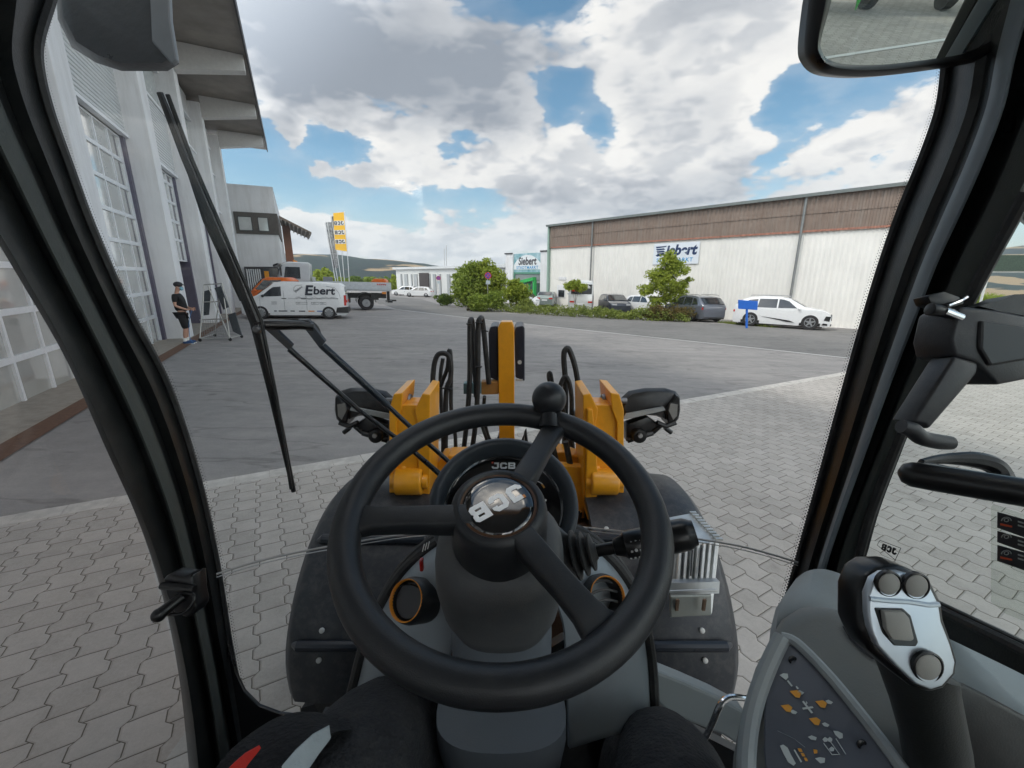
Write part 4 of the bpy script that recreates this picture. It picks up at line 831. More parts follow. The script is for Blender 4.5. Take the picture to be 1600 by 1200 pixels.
def line(pts, r=.007, zz=None):
    c.tube([vside(x, z, .006) for x, z in pts], r, 4)
rs = random.Random(3)
sk = [(-.05, 1.12), (-.2, 1.16), (-.35, 1.10), (-.55, 1.15), (-.62, 1.08), (-.8, 1.10), (-.95, 1.17), (-1.1, 1.09), (-1.3, 1.12), (-1.5, 1.18), (-1.62, 1.10), (-1.8, 1.16), (-2.1, 1.1)]
line(sk); line([(x, z - .05 + rs.uniform(-.02, .02)) for x, z in sk[::1]])
for x0, w in ((-.05, .55), (-.78, .35), (-1.2, .3)):
    line([(x0, .88), (x0 - w, .88), (x0 - w, .78), (x0, .78), (x0, .88)]); line([(x0 - .08, .78), (x0 - .09, .84), (x0 - .2, .84)])
line([(-.1, 1.35), (.02, 1.45), (.0, 1.62), (-.1, 1.72), (-.4, 1.76)]); line([(-1.55, 1.72), (-1.95, 1.66), (-2.15, 1.4), (-2.22, 1.1)])
for i in range(5): line([(.55 + .3, .90 - i * .035), (1.1 + .0, .90 - i * .035)], .004)
c.build('side_drawing', ltr, van)
for i, (x, w, m_) in enumerate([(.95, .12, ltr), (.6, .4, ltr), (.15, .2, ltr), (-.3, .3, mark_k), (-.75, .3, amber), (-1.15, .26, mat('blue_sticker', (.02, .10, .35), .5))]):
    cc = MB(); cc.box(vside(x, .42, .004), (w, .008, .05)); cc.build('small_sticker', m_, van)
place_wheels(van, G(404, 498.5), G(520, 498.5), 1.93, 1, 1.62, -1.60)
# truck with a drop-side bed
def truck():
    t = thing('dropside_truck', (0, 0, 0), 'silver grey drop-side truck with high cab parked behind the white panel van', 'truck'); m_ = mat('truck_paint', (.56, .58, .61), .35, .1, coat=.6, var=.03)
    c = MB(); rings = []
    for z, xf, xr, w in ((.9, 0, -1.9, 1.15), (1.5, .06, -1.9, 1.2), (2.05, .05, -1.92, 1.22), (2.15, .03, -1.92, 1.22), (2.95, -.18, -1.95, 1.2), (3.12, -.35, -1.95, 1.18), (3.18, -.6, -1.85, 1.1)):
        rings.append([V((xf - .12, w, z)), V((xr, w, z)), V((xr, -w, z)), V((xf - .12, -w, z)), V((xf, -w + .2, z)), V((xf, w - .2, z))])
    c.loft(rings); c.build('cab', m_, t, bevel=.03)
    for s in (1, -1):
        c = MB(); c.prism([V((-.35, s * 1.215, 2.1)), V((-1.35, s * 1.215, 2.1)), V((-1.35, s * 1.2, 2.85)), V((-.5, s * 1.2, 2.85))], V((0, s * .02, 0))); c.build('window', carglass, t)
        c = MB(); c.pp((-.28, s * 1.35, 2.25), (.08, 0, 0), (0, s * .2, 0), (0, 0, .55)); c.tube([V((-.3, s * 1.2, 2.9)), V((-.24, s * 1.45, 2.85))], .03, 6); c.build('wing_mirror', black_pl, t)
        c = MB(); c.prism([V((-.3, s * 1.222, 1.0)), V((-1.4, s * 1.222, 1.0)), V((-1.4, s * 1.226, 1.02)), V((-.3, s * 1.226, 1.02))], V((0, s * .01, 0))); c.build('door_gap', dark_m, t)
    c = MB(); c.prism([V((.055, -1.02, 2.1)), V((.055, 1.02, 2.1)), V((-.16, .98, 2.92)), V((-.16, -.98, 2.92))], V((.02, 0, .005))); c.build('windscreen', carglass, t)
    c = MB(); c.pp((-.05, -1.15, 2.95), (.28, 0, -.12), (0, 2.3, 0), (0, 0, .12)); c.build('sun_visor', black_sat, t)
    c = MB(); c.lathe([(.08, 0), (.08, .1), (.04, .14)], (-1.0, -.7, 3.18), UP, 12); c.lathe([(.08, 0), (.08, .1), (.04, .14)], (-1.0, .7, 3.18), UP, 12); c.build('beacon', amber, t)
    bl, z0, z1 = -7.2, 1.45, 1.98
    c = MB(); c.pp((bl, -1.24, z0 - .08), (5.1, 0, 0), (0, 2.48, 0), (0, 0, .1)); bed = c.build('bed_floor', mat('truck_alu', (.42, .44, .46), .5, .3), t)
    for s in (1, -1):
        c = MB()
        for i in range(4): c.pp((bl, s * 1.24, z0 + .02 + i * .13), (5.1, 0, 0), (0, s * (.03 if i % 2 else .045), 0), (0, 0, .125))
        sd = c.build('side_board', mat('truck_board', (.50, .53, .56), .45, .3), t)
        c = MB()
        for i in range(5):
            x = bl + .35 + i * .13; c.prism([V((x, s * 1.288, 1.78)), V((x + .07, s * 1.288, 1.78)), V((x + .13, s * 1.288, 1.9)), V((x + .06, s * 1.288, 1.9))], V((0, s * .006, 0)))
        c.build('warning_stripe', red_l, sd)
    c = MB(); c.pp((bl, -1.24, z0), (.05, 0, 0), (0, 2.48, 0), (0, 0, .52)); c.build('tailboard', m_, t)
    c = MB(); c.pp((-2.15, -1.2, z0), (.08, 0, 0), (0, 2.4, 0), (0, 0, .8)); c.build('headboard', m_, t)
    c = MB(); c.pp((bl + .3, -.55, .85), (6.6, 0, 0), (0, .18, 0), (0, 0, .35)); c.pp((bl + .3, .37, .85), (6.6, 0, 0), (0, .18, 0), (0, 0, .35)); c.pp((bl + .9, .9, .75), (.5, 0, 0), (0, .3, 0), (0, 0, .5)); c.pp((-4.4, .7, .55), (1.2, 0, 0), (0, .5, 0), (0, 0, .65)); c.pp((bl - .1, -.9, .55), (.35, 0, 0), (0, 1.8, 0), (0, 0, .14)); c.pp((bl - .45, -.12, .62), (.5, 0, 0), (0, .24, 0), (0, 0, .12)); c.pp((bl + .05, .3, .6), (.2, 0, 0), (0, .2, 0), (0, 0, .8)); c.build('chassis', black_sat, t)
    c = MB(); c.box((bl + .5, 1.1, 1.25), (.3, .06, .16)); c.build('side_lamp', amber, t)
    for x in (-1.0, -5.45):
        for s in (1, -1):
            rw = .52; c = MB(); c.lathe([(rw * .5, -.15), (rw * .92, -.15), (rw, -.10), (rw, .10), (rw * .92, .15), (rw * .58, .15), (rw * .52, .08)], (x, s * 1.05, rw), (0, s, 0), 28); wl = c.build('wheel', tyre_m, t, smooth=True)
            c = MB(); c.lathe([(rw * .56, .10), (rw * .52, .12), (rw * .40, .02), (rw * .2, .03), (rw * .18, .10)], (x, s * 1.05, rw), (0, s, 0), 20); c.build('rim', rim_m, wl, smooth=True)
            c = MB(); n = 12; pts = [V((x + .68 * math.cos(math.pi * i / n), s * .88, rw + .05 + .68 * math.sin(math.pi * i / n))) for i in range(n + 1)]; pin = [V((x + .64 * math.cos(math.pi * i / n), s * .88, rw + .05 + .64 * math.sin(math.pi * i / n))) for i in range(n + 1)][::-1]
            c.loft([[p for p in pts], [p + V((0, s * .34, 0)) for p in pts], [p + V((0, s * .34, 0)) for p in pin[::-1]], [p for p in pin[::-1]]], closed=False, wrap=True); c.build('mudguard', black_pl, t)
    c = MB(); c.box((-3.0, .3, 2.1), (.6, .5, .35)); c.build('toolbox', mat('box_grey', (.25, .26, .28), .6), t, bevel=.02)
    return t
tk = truck(); place_wheels(tk, G(577, 485) + V((-4.45, -1.75, 0)), G(577, 485), 2.4, 1, -1.0, -5.45)
c = MB(); orp = mat('orange_paint', (.75, .16, .02), .4, coat=.5)
# orange vehicle behind the van
oc, _ = car('orange_compact_vehicle', 'orange vehicle with a slanted windscreen frame standing behind the white panel van', 'vehicle', 2.5, 1.5, [(-1.25, 1.0), (-1.2, 2.0), (-1.0, 2.12), (.1, 2.12), (.35, 2.02), (1.0, 1.35), (1.2, 1.15), (1.25, .8)], 1.3, .8, -.75, .34, orp, [[(-.7, 1.4), (.8, 1.4), (.28, 1.95), (-.7, 1.98)]], ((.98, 1.4, .9), (.38, 2.0, .92)), None, roofw=.88, lamps=False)
q = G(425, 492); place(oc, q.x - .35, q.y + 1.2, R(185))
t = thing('orange_container', tk.location, 'small orange box standing on the truck bed', 'box'); c = MB(); q = G(588, 484); pz_ = PYW(586, 441, q.y - .0)
c.box(V((pz_.x, q.y + 1.2, pz_.z - .1)), (1.1, .7, .45)); c.box(V((pz_.x, q.y + 1.2, pz_.z + .17)), (.9, .6, .12)); c.build('box_body', orp, t, bevel=.04)

# ================================================================== SIGNS, FLAGS, PERSON, RACK
sig_red = mat('sign_red', (.55, .03, .05), .4); sig_blue = mat('sign_blue', (.04, .09, .42), .4)
def nostop(px, pyb, pyc, rpx, label):
    p = G(px, pyb); c0 = PYW(px, pyc, p.y); k = mpp(c0); r = rpx * k; t = thing('road_sign', p, label, 'road sign', 'no stopping signs')
    c = MB(); c.tube([p - UP * .1, V((p.x, p.y, c0.z + r * .9))], .035, 8); c.build('post', steel, t, smooth=True)
    f = V((-p.x, -p.y, 0)).normalized(); xx = V((-f.y, f.x, 0))
    c = MB(); c.lathe([(r, 0), (r, .02)], c0 + f * .04, f, 28); dsk = c.build('sign_disc', sig_blue, t)
    c = MB(); c.lathe([(r * .8, 0.021), (r * .8, .028), (r, .028), (r, .021)], c0 + f * .04, f, 28, caps=False)
    for a in (R(45), R(-45)):
        d = xx * math.cos(a) + UP * math.sin(a); s = xx * -math.sin(a) + UP * math.cos(a); c.pp(c0 + f * .0605 - d * r * .8 - s * r * .09, d * r * 1.6, s * r * .18, f * .006)
    c.build('red_border', sig_red, dsk)
    c = MB(); o = c0 - UP * (r * 2.0); c.pp(o + f * .04 - xx * r * .65 - UP * r * .55, xx * r * 1.3, UP * r * 1.1, f * .02); c.build('extra_plate', mat('plate_pale', (.45, .52, .55), .5), t)
    c = MB(); c.prism([p + V((-.35, -.2, 0)), p + V((.35, -.2, 0)), p + V((.3, .3, 0)), p + V((-.3, .3, 0))], UP * .13); c.build('foot', mat('foot_grey', (.12, .12, .12), .8), t, bevel=.03)
nostop(762.5, 486, 430.5, 5.2, 'taller no stopping sign with a pale plate, at the corner of the planting strip'); nostop(685, 467, 434.5, 3.3, 'smaller no stopping sign further off before the distant hall')
p = G(1167, 513); t = thing('blue_signboard', p, 'plain blue signboard on an angled blue post beside the white car', 'sign'); bl_m = mat('signboard_blue', (.005, .12, .55), .5)
q0, q1, q2, q3 = [PYW(x, y, p.y) for x, y in ((1154, 468.5), (1184.5, 470.5), (1183.5, 484.5), (1154, 482.5))]
c = MB(); c.prism([q0, q1, q2, q3], (0, .06, 0)); c.build('panel', bl_m, t, bevel=.01)
c = MB(); c.tube([p - UP * .1, PYW(1167, 483, p.y + .08)], .06, 8); c.build('post', bl_m, t)
# JCB lettering as solid block letters
def letters(word, o, xd, yd, h, m, parent, name='lettering', ext=.004, stroke=.24, w=.95, gap=.22):
    xd, yd = V(xd).normalized(), V(yd).normalized(); zd = xd.cross(yd); c = MB(); x = 0; s = stroke
    tot = len(word) * w + (len(word) - 1) * gap; x = -tot / 2
    def bar(x0, y0, x1, y1): c.pp(V(o) + xd * h * x0 + yd * h * (y0 - .5), xd * h * (x1 - x0), yd * h * (y1 - y0), zd * ext)
    def cut(x0, y0, x1, y1, x2, y2, x3, y3):
        pts = [V(o) + xd * h * a + yd * h * (b_ - .5) for a, b_ in ((x0, y0), (x1, y1), (x2, y2), (x3, y3))]; c.prism(pts, zd * ext)
    for ch in word:
        def pg(pts): c.prism([V(o) + xd * h * (x + a) + yd * h * (b_ - .5) for a, b_ in pts], zd * ext)
        k = s * .9
        if ch == 'J': pg([(w * .32, 1), (w, 1), (w, .2), (w - .2, 0), (.2, 0), (0, .2), (0, .38), (s, .38), (s, s), (w - s * 1.1, s), (w - s * 1.1, 1 - s), (w * .32, 1 - s)])
        if ch == 'C': pg([(w, .64), (w, .8), (w - .2, 1), (.2, 1), (0, .8), (0, .2), (.2, 0), (w - .2, 0), (w, .2), (w, .36), (w - s * 1.1, .36), (w - s * 1.1, s), (s * 1.1, s), (s * 1.1, 1 - s), (w - s * 1.1, 1 - s), (w - s * 1.1, .64)])
        if ch == 'B': pg([(0, 0), (s * 1.1, 0), (s * 1.1, 1), (0, 1)]); pg([(s * 1.1, 0), (w - .14, 0), (w, .14), (w, .40), (w - .09, .5), (w, .60), (w, .86), (w - .14, 1), (s * 1.1, 1), (s * 1.1, 1 - k), (w - s, 1 - k), (w - s, .5 + s * .42), (s * 1.1, .5 + s * .42), (s * 1.1, .5 - s * .42), (w - s, .5 - s * .42), (w - s, k), (s * 1.1, k)])
        x += w + gap
    return c.build(name, m, parent, fix=True)
pb = G(545, 463); Yf = pb.y; jy = mat('banner_yellow', (.85, .48, .03), .7, var=.04)
fl_t = thing('flagpole', V((PYW(543, 450, Yf).x, Yf, gz(pb.x, Yf))), 'white flagpole carrying the tall yellow banner with repeated dark lettering', 'flag', 'flagpoles behind the truck')
c = MB(); a_ = PYW(544.5, 440, Yf); c.tube([V((a_.x + .05, Yf, gz(a_.x, Yf))), PYW(538.5, 330, Yf)], .05, 8); c.build('pole', mat('pole_white', (.62, .64, .66), .4), fl_t)
q = [PYW(x, y, Yf) for x, y in ((520.5, 333), (537, 331.5), (542, 393), (524, 390))]
c = MB(); c.prism(q, (0, .03, 0)); bn = c.build('banner', jy, fl_t)
for y in (348.5, 363, 377.5):
    cc = PYW(529.6 + (y - 348) * .07, y, Yf - .012); k = mpp(cc)
    c = MB(); c.box(cc, (16 * k, .01, 6.6 * k), Matrix.Rotation(R(-1), 3, 'Y')); c.build('letter_field', mark_w, bn)
    letters('JCB', cc - V((0, .012, 0)), (-1, 0, -.02), (0, 0, 1), 5.2 * k, mark_k, bn, ext=-.006, w=.8)
def banner(pts, pole, m, lab, lat=None):
    t = thing('flagpole', V((PYW(pole[0][0], 450, Yf + 1).x, Yf + 1, gz(pb.x, Yf + 1))), lab, 'flag', 'flagpoles behind the truck'); c = MB(); c.tube([V((PYW(*pole[0], Yf + 1).x, Yf + 1, gz(pb.x, Yf))), PYW(*pole[1], Yf + 1)], .05, 8); c.build('pole', MATS['pole_white'], t)
    if pts: c = MB(); c.prism([PYW(x, y, Yf + 1) for x, y in pts], (0, .04, 0)); c.build('banner', m, t)
gb = mat('banner_grey', (.09, .10, .115), .7, alt=(.42, .43, .44), scale=3.2)
banner([(517, 338), (521, 338), (522, 372), (520, 372)], ((535, 440), (517.5, 337)), mat('banner_slate', (.10, .11, .12), .7), 'white flagpole with a narrow dark slate banner, second from the right')
banner([(512, 347), (518, 347), (526, 388), (528, 418), (522, 420), (518, 385)], ((530, 440), (511, 346)), gb, 'white flagpole with a crumpled grey and white banner')
banner([(508.5, 348), (512, 347), (520, 390), (526, 420), (520, 418)], ((526, 440), (508, 347)), gb, 'leftmost white flagpole with a limp grey banner')
banner(None, ((538, 440), (534, 392)), None, 'bare lower white flagpole just left of the yellow banner pole')
# display rack on castors in front of the second pier
rk = thing('mobile_rack', G(330, 532), 'wheeled metal rack with mesh panels and dark screens beside the masked person', 'rack'); YR = G(330, 532).y
def rp_(x, y, dy=0): return PYW(x, y, YR + dy)
A0, A1, B0, B1 = G(313, 534), G(360, 533), G(336, 526), G(378, 528)
c = MB(); T = [rp_(319, 445, .15), rp_(347, 443, .15)]
for a, bq in ((A0 + UP * .09, rp_(319, 445, .15)), (A1 + UP * .09, rp_(325, 447, .15)), (B0 + UP * .09, rp_(345, 445, .4)), (A0 + UP * .09, rp_(317, 470, .1)), (A1 + UP * .08, rp_(347, 443, .3)), (T[0], T[1]), (A0 + UP * .1, A1 + UP * .1), (B0 + UP * .1, B1 + UP * .1), (A0 + UP * .1, B0 + UP * .1), (A1 + UP * .1, B1 + UP * .1), (rp_(316, 472, .1), rp_(349, 471, .3)), (rp_(312, 500), rp_(355, 498)), (rp_(347, 443, .3), rp_(365, 500, .3))): c.tube([a, bq], .018, 6)
c.build('frame', mat('rack_metal', (.42, .42, .40), .45, .5), rk)
c = MB()
for i in range(9): c.tube([rp_(313 + i * .3, 499 + i * 4, .05), rp_(355 + i * .6, 497 + i * 4, .05)], .005, 4)
for i in range(12): c.tube([rp_(314 + i * 3.6, 499, .05), rp_(317 + i * 3.7, 531, .05)], .005, 4)
c.build('wire_mesh', mat('mesh_wire', (.30, .30, .29), .5, .4), rk)
for pts in ([(319, 455), (329, 452), (326, 492), (318, 493)], [(335, 450), (345, 447), (357, 480), (349, 484)], [(356, 492), (367, 488), (378, 525), (364, 518)]):
    c = MB(); c.prism([rp_(x, y, .2) for x, y in pts], (0, .03, 0)); c.build('dark_screen', mat('screen_dark', (.06, .07, .08), .3), rk)
for p_ in (A0, A1, B0, B1):
    c = MB(); c.lathe([(.05, -.015), (.06, 0), (.05, .015)], p_ + UP * .06, (0, 1, 0), 12); c.build('castor', rubber, rk)
# hose reel cart / low kerb block by the rack is left to the frame's own shadow

def skin(name, pts, edges, m, parent=None, sub=2, root=0, smooth=True):
    """pts: (co, radius)"""
    me = bpy.data.meshes.new(name); me.from_pydata([tuple(V(p[0])) for p in pts], edges, []); o = link(bpy.data.objects.new(name, me))
    md = o.modifiers.new('s', 'SKIN'); md.use_smooth_shade = True
    for i, p in enumerate(pts):
        sv = me.skin_vertices[0].data[i]; r = p[1] if isinstance(p[1], tuple) else (p[1], p[1]); sv.radius = r; sv.use_root = (i == root)
    md2 = o.modifiers.new('u', 'SUBSURF'); md2.levels = sub; md2.render_levels = sub
    dg = bpy.context.evaluated_depsgraph_get(); dg.update(); m2 = bpy.data.meshes.new_from_object(o.evaluated_get(dg)); bpy.data.objects.remove(o)
    ob = link(bpy.data.objects.new(name, m2))
    if parent is not None:
        rt = parent
        while rt.parent: rt = rt.parent
        m2.transform(Matrix.Translation(-ORG.get(rt.name, V((0, 0, 0))))); ob.parent = parent
    m2.materials.clear(); m2.materials.append(m)
    for p_ in m2.polygons: p_.use_smooth = True
    return ob
skin_m = mat('skin', (.50, .28, .20), .55, var=.06); cloth_k = mat('black_cloth', (.012, .012, .014), .85, bump=.4, bscale=90)
pf = G(293.5, 537); PS = 1.03
pers = thing('person', pf, 'masked person in black cap, shirt and shorts standing by the white pier', 'person')
FX, FY = V((.93, .37, 0)), V((-.37, .93, 0))        # facing right, left hand side away from the camera
def b_(f, l, z): return pf + (FX * f + FY * l) * PS + UP * z * PS
pts = [(b_(0, 0, .93), (.11, .12)), (b_(.02, 0, 1.10), (.10, .11)), (b_(-.01, 0, 1.32), (.09, .12)), (b_(-.05, 0, 1.46), (.05, .06)), (b_(-.02, 0, 1.54), .052), (b_(.03, 0, 1.62), (.07, .075)), (b_(.045, 0, 1.70), (.085, .078)),
       (b_(0, .10, .88), .095), (b_(.03, .10, .50), .058), (b_(-.01, .10, .28), .055), (b_(-.03, .10, .08), .035), (b_(.12, .11, .035), .032),
       (b_(0, -.10, .88), .095), (b_(.05, -.10, .50), .058), (b_(0, -.10, .28), .055), (b_(-.02, -.10, .08), .035), (b_(.13, -.11, .035), .032),
       (b_(-.04, .19, 1.42), .050), (b_(-.05, .24, 1.14), .042), (b_(.18, .14, 1.04), .032), (b_(.26, .10, 1.03), .025),
       (b_(-.04, -.19, 1.42), .050), (b_(-.06, -.24, 1.14), .042), (b_(.17, -.17, 1.02), .032), (b_(.26, -.12, 1.02), .025)]
ed = [(0, 1), (1, 2), (2, 3), (3, 4), (4, 5), (5, 6), (0, 7), (7, 8), (8, 9), (9, 10), (10, 11), (0, 12), (12, 13), (13, 14), (14, 15), (15, 16), (2, 17), (17, 18), (18, 19), (19, 20), (2, 21), (21, 22), (22, 23), (23, 24)]
skin('body', pts, ed, skin_m, pers)
# nose, fingers
c = MB(); c.ball(b_(.135, 0, 1.655), (.02, .016, .024), 8, 6); c.build('nose', skin_m, pers, smooth=True)
for s in (1, -1):
    for i in range(5): c = MB(); a = b_(.27, s * .11, 1.03 - i * .016 + .03); c.tube([a, a + FX * .045 - UP * .01, a + FX * .06 - FY * s * .03 - UP * .02], [.010, .009, .007], 6); c.build('finger', skin_m, pers, smooth=True)
sh = [(b_(0, 0, .93), (.165, .175)), (b_(.02, 0, 1.10), (.165, .175)), (b_(-.01, 0, 1.32), (.145, .185)), (b_(-.05, 0, 1.455), (.085, .10)), (b_(-.04, .19, 1.42), .078), (b_(-.05, .235, 1.23), .068), (b_(-.04, -.19, 1.42), .078), (b_(-.05, -.235, 1.23), .068)]
skin('shirt', sh, [(0, 1), (1, 2), (2, 3), (2, 4), (4, 5), (2, 6), (6, 7)], cloth_k, pers)
so = [(b_(0, 0, .98), (.165, .17)), (b_(0, .10, .86), .115), (b_(.03, .10, .44), .085), (b_(0, -.10, .86), .115), (b_(.05, -.10, .44), .085)]
skin('shorts', so, [(0, 1), (1, 2), (0, 3), (3, 4)], mat('black_cloth_worn', (.016, .016, .018), .9, bump=.4, bscale=90), pers)
for s in (1, -1):
    c = MB(); c.ball(b_(.05, s * .105, .05), (.15, .055, .055), 14, 8, Matrix.Rotation(math.atan2(FX.y, FX.x), 3, 'Z')); sho = c.build('shoe', mat('blue_shoe', (.02, .06, .16), .6), pers, smooth=True)
    c = MB(); c.lathe([(.05, 0), (.052, .10)], b_(-.02, s * .10, .09), UP, 12); c.build('sock', mark_w, pers, smooth=True)
    c = MB(); c.pp(b_(-.1, s * .105 - .05, 0), FX * .3, FY * .1, UP * .02); c.build('sole', mark_w, sho)
c = MB(); c.ball(b_(.04, 0, 1.735), (.115 * PS, .105, .085), 16, 10, Matrix.Rotation(math.atan2(FX.y, FX.x), 3, 'Z')); c.prism([b_(.10, -.08, 1.735), b_(.10, .08, 1.735), b_(.22, .06, 1.70), b_(.22, -.06, 1.70)], UP * .015); c.build('cap', mark_k, pers, smooth=True)
c = MB(); c.ball(b_(.105, 0, 1.62), (.055, .07, .062), 12, 8, Matrix.Rotation(math.atan2(FX.y, FX.x), 3, 'Z')); c.tube([b_(.09, -.075, 1.64), b_(.02, -.095, 1.66)], .004, 4); c.build('face_mask', mat('mask_blue', (.22, .46, .58), .7), pers, smooth=True)
for s in (1, -1): c = MB(); c.ball(b_(.035, s * .092, 1.66), (.02, .012, .032), 8, 6); c.build('ear', skin_m, pers, smooth=True)
cb = thing('blue_cable', b_(.3, 0, 1.0), 'thin blue cable hanging from the hands of the person', 'cable'); c = MB(); c.tube([b_(.31, -.1, 1.02), b_(.24, -.16, .85), b_(.17, -.2, .55), b_(.14, -.2, .2), b_(.2, -.2, .02)], .007, 6, smooth=6); c.build('cable', mat('cable_blue', (.03, .16, .40), .5), cb)

# ================================================================== WHEEL LOADER
LD = thing('wheel_loader', gp(0, .2), 'yellow wheel loader seen from its own driver seat, parked on the grey paving', 'wheel loader')
def rails(rs_, name, m, thick, parent=LD, smooth=True, k=5, bevel=0, ang=50, closedsec=False):
    """rs_: list of rails, each a list of points; lofts a skin across them and gives it thickness"""
    sp = [spline([V(p) for p in r], k) for r in rs_]; n = min(len(r) for r in sp)
    secs = []
    for i in range(n):
        fr = [r[i] for r in sp]
        secs.append(fr + [p + V(thick) for p in reversed(fr)])
    c = MB(); c.loft(secs); return c.build(name, m, parent, smooth=smooth, ang=ang, bevel=bevel)
# ---- left front pillar: rails traced along its edges at its own distance
YL = [(-60, 105, -110, 120), (10, 75, 0, 30)]
A = [(150, -160), (100, -60), (74, 12), (58, 70), (62, 120), (78, 180), (105, 255), (142, 355), (200, 485), (262, 605), (308, 745), (338, 880), (357, 1000), (374, 1090), (392, 1190), (405, 1290)]
Dd = [(-330, -160), (-260, -60), (-205, 60), (-160, 130), (-120, 190), (-80, 250), (-30, 335), (30, 435), (105, 565), (165, 700), (215, 810), (248, 900), (275, 1000), (293, 1100), (303, 1190), (312, 1290)]
def mixr(a, b, t): return [(p[0] * (1 - t) + q[0] * t, p[1] * (1 - t) + q[1] * t) for p, q in zip(a, b)]
def lrail(pts, X): return [PX(x, y, X) for x, y in pts]
rl = [lrail(A, -.635), lrail(mixr(A, Dd, .18), -.628), lrail(mixr(A, Dd, .30), -.645), lrail(mixr(A, Dd, .34), -.64), lrail(mixr(A, Dd, .50), -.632), lrail(mixr(A, Dd, .62), -.652), lrail(mixr(A, Dd, .66), -.648), lrail(mixr(A, Dd, .93), -.648), lrail(Dd, -.66)]
pil_m = mat('pillar_black', (.012, .0135, .014), .36, bump=.12, bscale=500, coat=.1)
pl = rails(rl, 'front_pillar', pil_m, (-.05, .045, 0), ang=60)
tr_ = rails([lrail(mixr(A, Dd, .36), -.634), lrail(mixr(A, Dd, .42), -.628), lrail(mixr(A, Dd, .52), -.630)], 'pillar_sheen_trim', mat('pillar_sheen_grey', (.055, .062, .058), .5, bump=.2, bscale=500), (-.004, 0, 0), parent=pl)  # reflection band of the glossy pillar, painted as a paler grey strip
c = MB(); c.tube(spline(lrail([(p[0] + 1, p[1]) for p in A], -.632), 5), .006, 6); c.build('window_seal', rubber, pl, smooth=True)
# corner and sill of the windscreen opening at the lower left
c = MB(); c.prism([P(x, y, .93) for x, y in ((350, 985), (358, 1015), (367, 1050), (381, 1080), (404, 1103), (436, 1115), (480, 1120), (560, 1122), (560, 1250), (390, 1250), (372, 1120))], CF * .008); c.build('lower_sill', black_sat, LD, bevel=.002)
# ---- right front pillar and door frame
A2 = [(1500, -120), (1490, 0), (1479, 90), (1468, 170), (1440, 250), (1405, 335), (1374, 425), (1344, 525), (1312, 640), (1282, 750), (1254, 850), (1232, 930), (1222, 975), (1214, 1060), (1210, 1150)]
D2 = [(1790, -120), (1730, 0), (1690, 80), (1665, 160), (1628, 255), (1590, 335), (1545, 410), (1502, 500), (1452, 600), (1410, 690), (1370, 780), (1340, 868), (1335, 950), (1330, 1060), (1330, 1150)]
def rrail(t, X): return [PX(x, y, X) for x, y in mixr(A2, D2, t)]
rl = [rrail(0, .600), rrail(.22, .592), rrail(.30, .600), rrail(.36, .597), rrail(.50, .592), rrail(.52, .612), rrail(.66, .618), rrail(.69, .607), rrail(.93, .612), rrail(1, .622)]
pr = rails(rl, 'front_pillar', pil_m, (.045, .05, -.005), ang=60)
rails([rrail(.37, .5935), rrail(.43, .588), rrail(.49, .5905)], 'pillar_sheen_trim', mat('pillar_trim_pale', (.24, .28, .31), .4), (.004, 0, 0), parent=pr)
rails([rrail(.71, .604), rrail(.80, .603), rrail(.92, .609)], 'door_frame_panel', mat('frame_green_grey', (.05, .057, .052), .6, bump=.2, bscale=500), (.004, 0, 0), parent=pr)
c = MB(); c.tube(spline([PX(x, y, .598) for x, y in A2], 5), .006, 6)
c.build('window_seal', rubber, pr, smooth=True)
# door glass frame: lower edge running to the right
df = [(1606, 300), (1530, 440), (1478, 545), (1425, 640), (1390, 725), (1362, 800), (1345, 860), (1340, 882), (1350, 897), (1380, 912), (1430, 935), (1520, 978), (1610, 1022), (1720, 1080)]
c = MB(); c.tube(spline([PX(x, y, .612) for x, y in df], 5), .007, 8); c.tube(spline([PX(x + 10, y - 6, .618) for x, y in df], 5), .003, 6); c.build('door_seal', rubber, LD, smooth=True)
rails([[PX(x, y, .622) for x, y in df[7:]], [PX(x - 8, y + 34, .62) for x, y in df[7:]]], 'door_lower_rail', pil_m, (.045, .04, -.02))
# ---- glass
def gy(x): return .70 + .22 * (1 - min(1, (x / .66) ** 2))
c = MB(); NX, NZ = 24, 10; uv = []
for j in range(NZ + 1):
    z = .985 + (2.72 - .985) * j / NZ
    for i in range(NX + 1):
        x = -.66 + 1.30 * i / NX; c.v.append(V((x, gy(x) + (.0), z))); uv.append((i / NX, j / NZ))
c.f = [(j * (NX + 1) + i, j * (NX + 1) + i + 1, (j + 1) * (NX + 1) + i + 1, (j + 1) * (NX + 1) + i) for j in range(NZ) for i in range(NX)]
n0 = len(c.v); c.v += [p + V((0, .005, 0)) for p in c.v]; c.f += [tuple(k + n0 for k in f[::-1]) for f in c.f]
ws = c.build('windscreen', wind_g, LD, smooth=True, ang=180, fix=False)
def onglass(px, py, o=0.0):
    d = ray(px, py); t = .8
    for _ in range(30):
        p = EYE + d * t; t += (gy(p.x) + o - p.y) / d.y * .8
    return EYE + d * t
